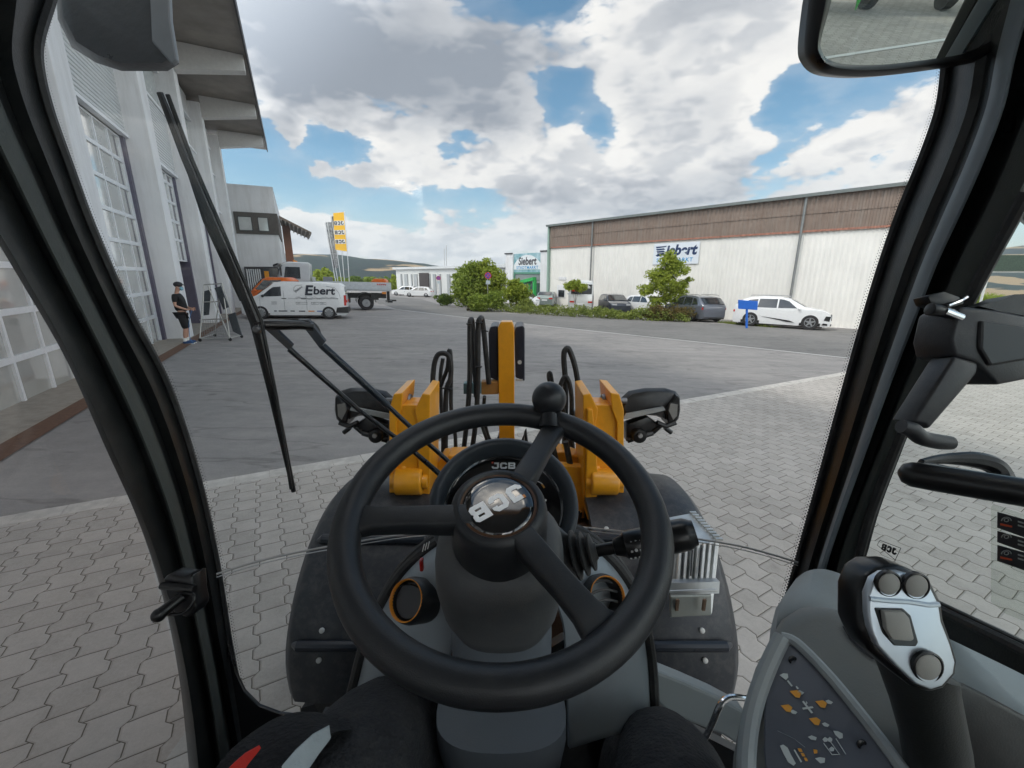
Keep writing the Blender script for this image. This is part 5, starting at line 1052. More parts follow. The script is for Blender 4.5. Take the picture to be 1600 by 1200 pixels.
# dot-matrix border on the glass beside the pillars: rows of real ceramic dots
dots = MB()
def dotrow(edge, sgn, X):
    pts = []
    for a, b_2 in zip(edge, edge[1:]):
        L_ = math.hypot(b_2[0] - a[0], b_2[1] - a[1]); n = max(1, int(L_ / 4.6))
        for i in range(n): pts.append((a[0] + (b_2[0] - a[0]) * i / n, a[1] + (b_2[1] - a[1]) * i / n, (b_2[0] - a[0]) / L_, (b_2[1] - a[1]) / L_))
    for k, (x, y, tx, ty) in enumerate(pts):
        nx, ny = (-ty * sgn, tx * sgn)
        for r in range(4):
            s = (1.9, 1.5, 1.05, .7)[r]; cx, cy = x + nx * (2.0 + r * 3.4) + tx * (2.3 * (r % 2)), y + ny * (2.0 + r * 3.4) + ty * (2.3 * (r % 2))
            i0 = len(dots.v)
            for a in range(5): dots.v.append(PX(cx + s * math.cos(a * 1.2566), cy + s * math.sin(a * 1.2566), X))
            dots.f.append(tuple(range(i0, i0 + 5)))
dotrow([p for p in A[2:14]], -1, -.634); dotrow([p for p in A2[2:13]], 1, .599)
dots.build('dot_border', black_sat, ws, fix=False)
# joint between the upper and lower panes
jl = [(338, 897), (400, 878), (470, 862), (560, 846), (640, 834), (740, 826), (830, 822), (900, 823), (950, 828), (1010, 834), (1080, 841), (1150, 852), (1205, 866), (1247, 879)]
c = MB(); c.tube(spline([onglass(x, y, -.006) for x, y in jl], 4), .0022, 6); c.tube(spline([onglass(x, y + 5, -.008) for x, y in jl], 4), .0012, 5); c.build('glass_joint', mat('clear_seal', (.45, .44, .43), .25, coat=1), ws, smooth=True)
# door panes (thin closed boxes)
def pane(name, X, y0, y1, z0, z1, m):
    c = MB(); c.pp((X, y0, z0), (.005, 0, 0), (0, y1 - y0, 0), (0, 0, z1 - z0)); return c.build(name, m, LD)
pane('left_door_window', -.705, -.55, .70, 1.05, 2.60, left_g); dg = pane('right_door_window', .66, -.55, .74, 1.20, 2.60, clear_g)
# ---- cab shell
c = MB(); c.pp((-.76, -1.0, 2.74), (1.52, 0, 0), (0, 1.72, 0), (0, 0, .14)); c.build('cab_roof', mat('roof_yellow', (.62, .24, .012), .5), LD, bevel=.04)
c = MB(); c.pp((-.70, -.95, 2.70), (1.40, 0, 0), (0, 1.62, 0), (0, 0, .035)); c.build('headliner', mat('headliner_grey', (.32, .33, .33), .8), LD)
for x in (-.72, .66):
    c = MB(); c.pp((x, -.62, .85), (.07, 0, 0), (0, .08, 0), (0, 0, 1.9)); c.build('rear_pillar', pil_m, LD, bevel=.008)
    c = MB(); c.pp((x, -.54, .55), (.06, 0, 0), (0, 1.12, 0), (0, 0, .50 if x < 0 else .62)); c.build('door_panel', grey_dk, LD, bevel=.01)
c = MB(); c.pp((-.72, -.98, .5), (1.44, 0, 0), (0, .06, 0), (0, 0, 1.0)); c.build('rear_wall', grey_dk, LD)
c = MB(); c.pp((-.68, -.95, .46), (1.36, 0, 0), (0, 1.75, 0), (0, 0, .10)); c.build('cab_floor', black_pl, LD)
c = MB(); c.pp((-.25, -.5, .56), (.5, 0, 0), (0, .45, 0), (0, 0, .42)); st = c.build('seat_base', black_pl, LD, bevel=.02)
c = MB(); c.pp((-.26, -.52, .98), (.52, 0, 0), (0, .52, 0), (0, 0, .12)); c.build('seat_cushion', cloth_k, LD, bevel=.04)
c = MB(); c.pp((-.25, -.66, 1.1), (.5, 0, 0), (0, .12, 0), (0, -.12, .75)); c.build('seat_back', cloth_k, LD, bevel=.04)
# engine hood behind, rear wheels
c = MB(); c.prism([V((-.5, -1.02, .7)), V((-.5, -2.5, .7)), V((-.5, -2.5, 1.35)), V((-.5, -1.02, 1.6))], (1.0, 0, 0)); c.build('engine_hood', jaune, LD, bevel=.05)
c = MB(); c.pp((-.3, -2.3, .35), (.6, 0, 0), (0, 4.6, 0), (0, 0, .36)); c.build('chassis', black_sat, LD)
# wheels and mudguards; front axle at y 1.62
FYc, FZc, FR = 1.60, .56, .56
for s, xo, xi in ((-1, -.755, -.30), (1, .755, .30)):
    for yc in (FYc, -1.5):
        zc = .52 + gz(0, yc); c = MB(); c.lathe([(.27, -.17), (.47, -.17), (.51, -.13), (.51, .13), (.47, .17), (.27, .17)], ((xo + xi) / 2 + s * .01, yc, zc), (s, 0, 0), 40); w_ = c.build('wheel', tyre_m, LD, smooth=True)
        c = MB()
        for i in range(22):
            a = 2 * math.pi * i / 22
            for q in (-1, 1):
                a2 = a + (.14 if q > 0 else 0); d = V((0, math.cos(a2), math.sin(a2))); t_ = V((0, -math.sin(a2), math.cos(a2))); o = V(((xo + xi) / 2 + s * .01, yc, zc)) + d * .505
                c.pp(o - t_ * .02, V((q * .165, 0, 0)) + t_ * .05, t_ * .045, d * .03)
        c.build('tyre_tread', tyre_m, w_)
        c = MB(); c.lathe([(.28, .02), (.28, .15), (.24, .12), (.12, .08), (.10, .14)], ((xo + xi) / 2 + s * .01, yc, zc), (s, 0, 0), 28); c.build('rim', jaune, w_, smooth=True)
    # mudguard arc
    fn_m = mat('mudguard_plastic', (.022, .025, .032), .42, bump=.06, bscale=300, var=.08)
    ths = [R(169 - i * 5.2) for i in range(32)]; secs = []
    for th in ths:
        d = V((0, -math.cos(th) * -1, math.sin(th))); d = V((0, math.cos(th), math.sin(th))); e_ = .0
        near = max(0, (math.degrees(th) - 150) / 40); sh_ = .04 * near
        far_ = max(0, (35 - math.degrees(th)) / 30)
        xo_ = xo - s * (.09 * near ** 2 + .11 * far_ ** 1.5)
        o = V((0, FYc, FZc)); rr = FR
        sec = [V((xi, 0, 0)) + o + d * rr, V((xi + s * .12, 0, 0)) + o + d * (rr + .010), V((xo_ - s * .12, 0, 0)) + o + d * (rr + .010), V((xo_ - s * .035, 0, 0)) + o + d * (rr + .002), V((xo_, 0, 0)) + o + d * (rr - .035), V((xo_, 0, 0)) + o + d * (rr - .05), V((xi, 0, 0)) + o + d * (rr - .03)]
        secs.append(sec)
    c = MB(); c.loft(secs); mg = c.build('mudguard', fn_m, LD, smooth=True, ang=45)
    # stiffening bars with pale bolts
    for th, xa, xb in ((R(151), xi + s * .07, xo - s * .045), (R(118), xi + s * .0, xo - s * .05)):
        d = V((0, math.cos(th), math.sin(th))); tt = V((0, -math.sin(th), math.cos(th))); o = V((0, FYc, FZc)) + d * (FR + .006)
        c = MB(); c.tube([V((xa, 0, 0)) + o, V((xa + s * .015, 0, 0)) + o + d * .014, V((xb - s * .02, 0, 0)) + o + d * .014, V((xb, 0, 0)) + o], [.008, .017, .017, .008], 10); c.build('stiffener_bar', mat('bar_plastic', (.022, .027, .036), .3), mg, smooth=True)
        for xx in (xa + s * .05, xb - s * .09):
            for sg in (-1, 1):
                if th < R(130) and sg > 0 and xx == xa + s * .05: continue
                c = MB(); c.lathe([(.0085, 0), (.0085, .006), (.005, .008)], V((xx, 0, 0)) + o + tt * sg * .043 + d * .004, d, 10); c.build('bolt', mat('bolt_pale', (.62, .62, .60), .5), mg)
    c = MB(); d = V((0, math.cos(R(170)), math.sin(R(170)))); o = V((0, FYc, FZc)) + d * (FR - .03); c.prism([V((xi, 0, 0)) + o, V((xo - s * .09, 0, 0)) + o, V((xo - s * .12, 0, 0)) + o + V((0, -.01, -.07)), V((xo - s * .22, 0, 0)) + o + V((0, -.01, -.12)), V((xi, 0, 0)) + o + V((0, -.01, -.12))], (0, .02, 0)); c.build('mud_flap', rubber, mg)
# ---- lift towers (yellow)
def pxz(pts, Y): return [PYW(x, y, Y) for x, y in pts]
for s in (-1, 1):
    Y = 1.56; mk = (lambda x: x) if s < 0 else (lambda x: 1583 - x)
    c = MB()
    outer = pxz([(mk(607), 636), (mk(620), 631), (mk(624), 640), (mk(618), 660), (mk(622), 792), (mk(612), 792)], Y)
    c.prism(pxz([(mk(608), 640), (mk(615), 616), (mk(629), 614), (mk(627), 640), (mk(619), 660), (mk(619), 780), (mk(608), 770)], Y), (0, .22, 0))
    c.prism(pxz([(mk(648), 640), (mk(660), 615), (mk(672), 617), (mk(671), 780), (mk(664), 792), (mk(654), 786), (mk(652), 662)], Y), (0, .22, 0)); tw = c.build('lift_tower', jaune, LD, bevel=.004)
    c = MB(); c.prism(pxz([(mk(616), 633), (mk(656), 633), (mk(654), 636), (mk(652), 786), (mk(620), 770)], Y + .012), (0, .03, 0)); c.prism(pxz([(mk(610), 630), (mk(660), 629), (mk(658), 640), (mk(612), 640)], Y + .05), (0, .08, 0)); c.build('web_plate', jaune, tw, bevel=.003)
    c = MB(); a = PYW(mk(632), 626, Y + .12); c.lathe([(.026, -.03), (.03, -.02), (.03, .02), (.026, .03)], a + V((0, 0, .0)), (1, 0, 0), 18); c.lathe([(.012, -.075), (.012, .075)], a, (1, 0, 0), 12); c.build('pivot_pin', mat('pin_steel', (.22, .22, .23), .4, .8), tw, smooth=True)
    c = MB(); a = PYW(mk(640), 752, Y + .0); c.lathe([(.05, -.055), (.055, -.05), (.055, .05), (.05, .055)], a, (1, 0, 0), 24); c.lathe([(.03, -.075), (.03, .075)], a, (1, 0, 0), 18); c.build('pivot_boss', jaune, tw, smooth=True, bevel=.003)
    # lift arm going down and forward from the tower
    c = MB()
    for xx in (-.035, .035):
        a = PYW(mk(640), 752, Y) + V((xx, .02, 0)); c.prism([a + V((0, 0, .07)), a + V((0, -.07, 0)), a + V((0, 0, -.07)), a + V((0, .9, -.52)), a + V((0, 1.25, -.62)), a + V((0, 1.2, -.42)), a + V((0, .8, -.25))], (.02, 0, 0))
    c.build('lift_arm', jaune, LD, bevel=.004)
    c = MB(); a = PYW(mk(628), 700, Y + .06); c.tube([a, a + V((0, .7, -.45))], .035, 14); c.build('lift_cylinder', black_sat, LD, smooth=True)
# plate on the inner side of the right tower that hangs lower
c = MB(); c.prism(pxz([(918, 640), (926, 640), (932, 700), (935, 760), (930, 800), (926, 816), (918, 812), (915, 780)], 1.54), (0, .12, 0)); c.build('tower_side_plate', jaune, LD, bevel=.004)
# front frame cross members
c = MB(); c.prism(pxz([(700, 712), (880, 706), (925, 722), (925, 740), (700, 740)], 1.72), (0, .10, 0)); c.prism(pxz([(672, 742), (690, 716), (708, 716), (708, 830), (672, 830)], 1.75), (0, .12, 0)); c.build('front_frame', jaune, LD, bevel=.006)
c = MB(); c.prism(pxz([(868, 726), (912, 730), (914, 830), (870, 830)], 1.62), (0, .04, 0)); c.build('frame_plate', jaune, LD, bevel=.004)
c = MB(); c.pp((-.34, 1.1, .75), (.68, 0, 0), (0, .75, 0), (0, 0, .22)); c.build('front_hull', mat('hull_brown', (.07, .035, .02), .6), LD, bevel=.02)
# central bell-crank lever between its hub plates
Yc = 2.2
c = MB(); c.prism(pxz([(778, 512), (783, 503), (800, 503), (803.5, 512), (804, 690), (807, 712), (776, 712), (780, 690)], Yc), (0, .09, 0)); cl = c.build('tilt_lever', jaune, LD, bevel=.004)
for (x0, x1) in ((763, 778.5), (803.5, 820)):
    c = MB(); q = pxz([(x0, 520), (x0 + 3, 511), (x1 - 3, 509), (x1, 512), (x1, 596), (x0 + 2, 590)], Yc + .03); c.prism(q, (0, .22, 0)); c.build('lever_cheek', mat('cheek_blueblack', (.02, .022, .035), .35), cl, bevel=.012)
c = MB(); a = PYW(812, 566, Yc + .028); c.lathe([(.011, 0), (.011, .004)], a, (0, -1, 0), 16); c.box(PYW(811, 594, Yc + .025), (.04, .004, .012)); c.build('cheek_decal', mat('decal_pale', (.5, .5, .48), .5), cl)
c = MB(); c.prism(pxz([(752, 597), (779, 596), (779, 616), (752, 617)], Yc + .01), (0, .06, 0)); c.build('side_bracket', mat('bracket_ochre', (.42, .20, .05), .55, bump=.3), cl, bevel=.004)
c = MB(); c.prism(pxz([(724, 599), (752, 598), (752, 615), (724, 616)], Yc), (0, .05, 0)); c.build('hose_clamp', mat('clamp_blue', (.16, .26, .28), .5, .3), cl, bevel=.004)
for x, y in ((731, 608), (744, 607)): c = MB(); c.lathe([(.006, 0), (.006, .006)], PYW(x, y, Yc - .001), (0, -1, 0), 8); c.build('bolt', steel, cl)
c = MB(); c.prism(pxz([(779, 680), (785, 712), (775, 712), (776, 690)], Yc + .1), (0, .05, 0)); c.tube(pxz([(815, 695), (821, 672), (823, 700)], Yc), .012, 8); c.build('lever_foot', black_pl, cl)
# hydraulic hoses
def hose(pts, r, Y, name='hydraulic_hose'):
    c = MB(); c.tube([PYW(p[0], p[1], Y + (p[2] if len(p) > 2 else 0)) for p in pts], r, 9, smooth=5); return c.build(name, rubber, LD, smooth=True)
hose([(700, 840), (722, 720), (733, 610), (734, 520), (735, 502), (738, 505, .05), (741, 560, .06), (744, 620, .06)], .014, 2.15)
hose([(712, 840), (738, 700), (746, 615), (747, 515), (750, 499), (754, 503, .06), (760, 560, .06), (764, 600, .06)], .014, 2.15)
hose([(744, 620), (752, 660), (762, 690), (768, 700)], .010, 2.2)
hose([(757, 620), (756, 650, .1), (764, 684, .12), (775, 695, .1)], .010, 2.15)
hose([(676, 850), (675, 720), (676, 600), (681, 560), (692, 552), (703, 560), (704, 590), (697, 615), (696, 700), (690, 840)], .0125, 1.98)
hose([(684, 850), (681, 640), (690, 600), (699, 575), (701, 550), (704, 552), (705, 590), (705, 640), (712, 700), (704, 830)], .010, 2.0)
hose([(690, 840), (692, 700), (690, 640), (688, 590), (692, 560)], .010, 2.08)
hose([(880, 760), (884, 620), (881, 560), (884, 546), (890, 548), (900, 580), (908, 640), (912, 700), (922, 800)], .0135, 1.95)
hose([(898, 830), (890, 700), (876, 620), (878, 596), (886, 590), (893, 620), (895, 700), (921, 810)], .011, 1.90)
hose([(872, 700), (868, 620), (859, 598), (857, 585), (861, 585), (866, 620)], .009, 1.98)
hose([(862, 690), (874, 740), (890, 800), (905, 850)], .013, 1.7); hose([(884, 690), (896, 750), (908, 800), (916, 860)], .013, 1.65); hose([(936, 800), (934, 850)], .010, 1.7)
c = MB()
for x, y, Y in ((734, 506, 2.14), (748, 504, 2.14), (683, 607, 1.97), (702, 607, 1.97), (748, 573, 2.14), (922, 755, 1.6)): c.lathe([(.016, -.004), (.019, 0), (.016, .004)], PYW(x, y, Y), UP, 12)
c.tube(pxz([(752, 515), (763, 518)], 2.15), .003, 5); c.tube(pxz([(676, 607), (707, 606)], 1.97), .004, 5); c.build('hose_tie', black_sat, LD)
c = MB(); c.box(PYW(908, 648, 1.9), (.07, .05, .05)); c.build('valve_block', mat('valve_metal', (.30, .36, .40), .4, .6), LD, bevel=.006)
c = MB(); c.lathe([(.014, -.02), (.018, -.012), (.018, .012), (.014, .02)], PYW(903, 802, 1.6), UP, 10); c.build('hose_fitting', chrome, LD)
# ---- work lights on brackets
for s in (-1, 1):
    mk = (lambda x: x) if s < 0 else (lambda x: 1586 - x); Y = 1.74
    rings = []
    for k, (dy, f) in enumerate(((0, .80), (.03, 1.0), (.13, 1.0), (.20, .9), (.25, .7))):
        pts = [(523, 640), (524, 620), (531, 611), (548, 606), (578, 606), (604, 611), (616, 622), (620, 640), (612, 652), (580, 648), (560, 650), (535, 662), (526, 655)]
        cx, cy = 572, 634; rings.append([PYW(mk(cx + (x - cx) * f), cy + (y - cy) * f, Y + dy) for x, y in pts])
    c = MB(); c.loft(rings); hl = c.build('work_light', black_pl, LD, smooth=True, ang=50)
    c = MB(); c.prism(pxz([(mk(524), 648), (mk(523), 622), (mk(527), 618), (mk(545), 640), (mk(541), 668), (mk(529), 660)], Y - .02), (0, .10, 0)); c.build('lamp_side', black_sat, hl, bevel=.006)
    c = MB(); c.prism(pxz([(mk(527), 632), (mk(538), 630), (mk(541), 642), (mk(534), 656), (mk(528), 650)], Y - .028), (0, .01, 0)); c.build('lens', mat('lamp_lens', (.22, .22, .21), .1, coat=1), hl)
    c = MB(); c.prism(pxz([(mk(546), 641), (mk(549), 636), (mk(607), 647), (mk(612), 655), (mk(606), 655)], Y - .03), (0, .012, 0)); c.build('bracket_plate', mat('plate_grey', (.30, .32, .33), .45), LD)
    c = MB(); c.tube(pxz([(mk(530), 660), (mk(546), 666), (mk(560), 660)], Y - .02), .012, 8); c.prism(pxz([(mk(556), 664), (mk(574), 652), (mk(607), 664), (mk(607), 690), (mk(585), 686), (mk(566), 678)], Y), (0, .05, 0)); c.tube(pxz([(mk(537), 676), (mk(545), 670), (mk(552), 664), (mk(566), 676)], Y), .011, 8); c.lathe([(.03, -.02), (.035, 0), (.03, .02)], PYW(mk(588), 680, Y - .01), (0, -1, 0), 14); c.tube(pxz([(mk(566), 676), (mk(606), 688)], Y + .0), .014, 8); c.build('lamp_bracket', black_sat, LD, smooth=True, bevel=.002)
    c = MB(); c.lathe([(.010, 0), (.010, .01)], PYW(mk(586), 680, Y - .035), (0, -1, 0), 10); c.build('bolt', steel, hl)
# ---- aluminium box on the right mudguard
def q_box(pts, depth, vec): return [P(x, y, depth) for x, y in pts]
t0 = [PZ(1042, 806, 1.22), PZ(1078, 802, 1.22), PZ(1126, 848, 1.20), PZ(1052, 852, 1.20)]
c = MB(); 
top = [P(1044, 808, 1.38), P(1080, 801, 1.40), P(1125, 847, 1.26), P(1054, 850, 1.24)]
bot = [P(1046, 965, 1.30), P(1084, 962, 1.32), P(1113, 960, 1.17), P(1047, 962, 1.15)]
c.loft([bot, top]); bx = c.build('metal_step_box', alu, LD, bevel=.004)
c = MB()
for i in range(7):
    t = .1 + i * .13; a = top[3].lerp(top[2], t); b2 = bot[3].lerp(bot[2], t); m1 = a.lerp(b2, .52); off_ = V((0, -.008, .003)); c.tube([a + off_, m1 + off_], .006, 6)
c.build('pressed_rib', alu, bx, smooth=True)
c = MB()
for i in range(10):
    a = top[2].lerp(top[1], .04 + i * .1); c.box(a + V((0, 0, .006)), (.02, .008, .006))
c.build('perforated_edge', alu, bx)
c = MB()
m0, m1 = P(1043, 905, 1.17), P(1119, 903, 1.19); c.prism([m0, m1, P(1118, 921, 1.185), P(1043, 924, 1.165)], (0, -.02, .004)); c.tube([P(1043, 924, 1.15), P(1119, 921, 1.17)], .007, 8); c.build('box_strap', steel, bx)
c = MB(); c.prism([P(1048, 932, 1.14), P(1112, 930, 1.16), P(1112, 962, 1.165), P(1048, 965, 1.145)], (0, .01, 0)); lid = c.build('box_door', mat('dull_metal', (.42, .44, .41), .5, .5), bx, bevel=.003)
for x in (1058, 1100): c = MB(); c.box(P(x, 945, 1.14), (.008, .006, .035)); c.build('slot', mat('slot_brown', (.22, .14, .09), .7), lid)
# chrome strip of the box side
c = MB()
for i in range(3): c.tube([P(1068 + i * 14, 856, 1.225), P(1066 + i * 13, 900, 1.185)], .0025, 5)
c.build('wire', mark_k, bx)

# ================================================================== CAB INTERIOR
# steering wheel: plane fitted to the ellipse in the photo
TAU = R(54); CC = EYE + CR * (-.0245 * .52) + CU * (-.303 * .52) + CF * .52
E1 = CR; E2 = CU * math.cos(TAU) + CF * math.sin(TAU); EN = CU * math.sin(TAU) - CF * math.cos(TAU)
WR = .1858
def WP(px, py, o=0.0): return PN(px, py, CC + EN * o, EN)
c = MB(); c.tube([CC + E1 * WR * math.cos(a) + E2 * WR * math.sin(a) for a in [2 * math.pi * i / 96 for i in range(96)]], .0180, 20, closed=True)
wheel = c.build('steering_wheel', wheel_pl, LD, smooth=True, ang=180)
HC = WP(785, 800, .0)
# hub: cup with a rounded shoulder going down the column
c = MB(); AX = -EN
c.lathe([(.0455, -.002), (.0485, -.006), (.053, -.005), (.0575, .001), (.0595, .010), (.0605, .030), (.061, .060), (.059, .085)], WP(779, 790, .016), AX, 48); hub = c.build('wheel_hub', wheel_pl, wheel, smooth=True, ang=50)
CAPC = WP(779, 790, .016)
c = MB(); c.lathe([(.0445, -.0035), (.0465, -.003), (.0468, .004)], CAPC, AX, 48); c.build('orange_ring', mat('ring_copper', (.10, .045, .02), .35), hub, smooth=True)
c = MB(); c.lathe([(.0002, -.0062), (.014, -.0060), (.028, -.0058), (.038, -.0054), (.0436, -.0034), (.0444, .003)], CAPC, AX, 48); cap = c.build('badge', mat('badge_gloss', (.004, .004, .005), .02, coat=1, spec=1, var=0), hub, smooth=True, ang=180)
ang = R(214); bx_ = (E1 * math.cos(ang) + E2 * math.sin(ang)); by_ = EN.cross(bx_)
letters('JCB', CAPC + EN * .0061, bx_, by_, .0235, mat('badge_letter', (.85, .86, .87), .3, .2), cap, ext=.0006, w=.92, stroke=.27, gap=.16)
jp = CAPC + EN * .0061 - bx_ * .0325 + by_ * .0075
c = MB(); c.pp(jp, bx_ * .0045, by_ * .0045, EN * .0006); c.build('badge_square', mat('badge_orange', (.70, .25, .05), .4), cap)
# spokes
def spoke(a0, a1, w0, w1, rim_w):
    """a0 at the rim, a1 at the hub, both pixels; fans out where it meets the rim"""
    p, q = WP(*a0), WP(a1[0], a1[1], .008); d = (q - p).normalized(); n = EN; s = d.cross(n).normalized(); secs = []
    for t, w, th, dz in ((0, rim_w, .006, -.004), (.10, rim_w * .72, .0085, -.003), (.22, w0 * 1.12, .010, -.001), (.45, w0, .011, 0), (.8, w1, .0125, .0), (1.0, w1 * 1.02, .014, .0)):
        o = p.lerp(q, t) + n * dz; secs.append([o + s * w + n * th * .55, o + s * w * .8 + n * th, o - s * w * .8 + n * th, o - s * w + n * th * .55, o - s * w * .92 - n * th, o + s * w * .92 - n * th])
    c = MB(); c.loft(secs); return c.build('spoke', wheel_pl, wheel, smooth=True, bevel=.002, ang=60)
spoke((541, 812), (740, 812), .0150, .0155, .030); spoke((874, 655), (812, 760), .0150, .0155, .028); spoke((946, 990), (816, 842), .0145, .0155, .028)
# fillets where the spokes run into the rim are given by the flared ends
kn = WP(858, 668, .005); kc = P(858, 623, (WP(862, 652) - EYE).dot(CF) - .012)
c = MB(); c.tube([kn, kn.lerp(kc, .55), kc], [.016, .011, .012], 14); ax_k = (kc - kn).normalized()
for j in range(1): c.ball(kc, .0268, 28, 18)
c.build('steering_knob', mat('knob_black', (.014, .015, .018), .36, bump=.05, bscale=600), wheel, smooth=True, ang=60)
# steering column shroud along the axis
o0 = CAPC
c = MB()
def colring(h, rx, ry, shift=0.0, n=36, pw=2.6):
    ring = []
    for k in range(n):
        a = 2 * math.pi * k / n; ca, sa = math.cos(a), math.sin(a)
        ring.append(o0 + AX * h + E2 * shift + E1 * rx * math.copysign(abs(ca) ** (2 / pw), ca) + E2 * ry * math.copysign(abs(sa) ** (2 / pw), sa))
    return ring
c.loft([colring(.062, .062, .058), colring(.068, .074, .068), colring(.085, .084, .078), colring(.13, .088, .080), colring(.19, .084, .078), colring(.235, .074, .070), colring(.25, .066, .06)]); col = c.build('column_shroud', grey_dk, LD, smooth=True, ang=60)
c = MB(); c.loft([colring(.22, .072, .062, 0), colring(.27, .078, .066, -.01), colring(.36, .080, .07, -.03), colring(.46, .088, .075, -.05), colring(.62, .098, .09, -.07)]); c.build('lower_column', mat('column_blue_grey', (.13, .148, .17), .55, bump=.05, bscale=500, var=.05), LD, smooth=True, ang=60)
c = MB(); c.loft([colring(.36, .098, .05, -.10), colring(.40, .10, .055, -.11), colring(.55, .096, .06, -.12)]); c.build('column_foot_cover', MATS['column_blue_grey'], LD, smooth=True, ang=60)
# hazard switch on the left of the shroud
c = MB(); c.box(P(659, 882, .66), (.006, .010, .020)); c.build('red_switch', red_l, LD, bevel=.002)
c = MB()
for i in range(3): c.tube([P(660 + i * 4, 862 - i * 2, .598), P(663 + i * 4, 850 - i * 2, .600)], .0009, 4)
c.build('switch_mark', mark_w, LD)
c = MB(); sh_o = [(850, 812), (868, 818), (893, 838), (905, 848), (909, 880), (905, 908), (885, 925), (850, 930)]
c.loft([[P(x, y, .645) for x, y in sh_o], [P(x * .97 + 25, y * .97 + 26, .605) for x, y in sh_o]]); c.build('stalk_housing', mat('housing_grey', (.15, .16, .165), .5), LD, smooth=True, bevel=.006, ang=50)
# bellows, stalk and twist grip on the right
def axis_lathe(pa, pb, prof, name, m, parent=LD, n=24, smooth=True, ang=40): 
    a, b2 = V(pa), V(pb); d = (b2 - a).normalized(); c = MB(); c.lathe([(r, h * (b2 - a).length) for r, h in prof], a, d, n); return c.build(name, m, parent, smooth=smooth, ang=ang)
sa, sb = P(893, 868, .60), P(1086, 832, .56)
bl = axis_lathe(sa, sb, [(.020, 0), (.034, .03), (.034, .045), (.021, .07), (.021, .085), (.030, .10), (.030, .115), (.019, .14), (.019, .15), (.025, .165), (.025, .18), (.013, .20), (.010, .22)], 'stalk_bellows', rubber)
stk = axis_lathe(sa, sb, [(.0085, .2), (.0085, .36), (.011, .365), (.015, .44), (.019, .46), (.0195, .60), (.017, .62), (.015, .70)], 'control_stalk', black_sat)
axis_lathe(sa, sb, [(.017, .70), (.021, .73), (.0215, .80), (.021, .93), (.019, .96), (.017, .98), (.016, 1.0), (.012, 1.0)], 'twist_grip', black_sat, stk)
c = MB(); sd = (sb - sa).normalized(); su = CU - sd * CU.dot(sd); su.normalize(); sf = sd.cross(su); ln = (sb - sa).length
for i in range(4):
    for j in range(3):
        a_ = R(-40 + j * 36); o = sa + sd * ln * (.475 + i * .034) + (-CF * math.cos(a_) + CU * math.sin(a_)).normalized() * .0197
        c.box(o, (.0028, .0012, .0026 if (i + j) % 2 else .0014))
        if (i * j) % 2: c.lathe([(.0022, -.0006), (.0022, .0008)], o + su * .001, -CF, 8)
c.build('stalk_symbol', mat('symbol_white', (.45, .45, .45), .5), stk)
# instrument binnacle
BN = (CU * math.sin(R(42)) - CF * math.cos(R(42))).normalized(); BC = P(787, 783, .665); BX = CR; BY = BN.cross(BX)
def bring(r, h, k=1.0): return [BC + BN * h + BX * r * math.cos(a) + BY * r * k * math.sin(a) for a in [2 * math.pi * i / 56 for i in range(56)]]
c = MB(); c.loft([bring(.106, -.07), bring(.116, -.03), bring(.1185, -.005), bring(.1165, .006), bring(.109, .010), bring(.103, .004), bring(.098, -.010), bring(.096, -.024)], caps=False); bn_ = c.build('instrument_binnacle', mat('binnacle_blue_grey', (.05, .06, .072), .45, bump=.05, bscale=600), LD, smooth=True, ang=180)
c = MB(); c.loft([bring(.1005, -.012), bring(.0965, -.020), bring(.088, -.024)], caps=False); c.build('chrome_bezel', mat('bezel_dark', (.02, .02, .022), .15, coat=1), bn_, smooth=True, ang=180)
c = MB(); c.poly(bring(.0965, -.022)); c.v += []; dial = c.build('dial_face', mat('dial_black', (.006, .006, .007), .18, coat=.8, var=0), bn_, fix=False)
bly = BY
letters('JCB', BC + BN * (-.0205) + BX * (-.0015) + BY * .0765, BX, BY, .0125, mat('dial_letter', (.75, .77, .78), .5), dial, ext=.0005, w=1.0, stroke=.25, gap=.14)
c = MB(); c.pp(BC + BN * (-.0203) + BX * (-.0225) + BY * .081, BX * .003, BY * .003, BN * .0004); c.build('dial_square', mat('dial_red', (.75, .10, .05), .4), dial)
def dial_arc(cx, cy, r, a0, a1, w, m, name='gauge_scale'):
    c = MB(); n = 14; o = BC + BN * (-.0212) + BX * cx + BY * cy
    for i in range(n):
        t0, t1 = R(a0 + (a1 - a0) * i / n), R(a0 + (a1 - a0) * (i + .9) / n); pts = [o + (BX * math.cos(t) + BY * math.sin(t)) * q for t, q in ((t0, r), (t1, r), (t1, r + w), (t0, r + w))]; c.prism(pts, BN * .0005)
    c.build(name, m, dial)
dred = MATS['dial_red']; dw = MATS['dial_letter']
dial_arc(-.047, .028, .019, 30, 150, .0012, dw); dial_arc(-.047, .028, .017, 150, 215, .0035, dred); dial_arc(.050, .028, .019, 40, 150, .0012, dw); dial_arc(.050, .028, .017, 20, 45, .003, mat('dial_amber', (.40, .20, .03), .5)); dial_arc(0, -.02, .03, 20, 160, .001, dw)
for x in (-.062, .064):
    c = MB(); c.box(BC + BN * (-.021) + BX * x + BY * .012, (.005, .0006, .004)); c.lathe([(.002, 0), (.002, .0006)], BC + BN * (-.021) + BX * (x + .004) + BY * .012, BN, 8); c.build('gauge_symbol', dw, dial)
for i in range(4):
    c = MB(); c.box(BC + BN * (-.021) + BX * .058 + BY * (-.008 - i * .009), (.028, .0006, .0012)); c.build('dial_text_line', mat('dial_dim', (.25, .25, .25), .5), dial)
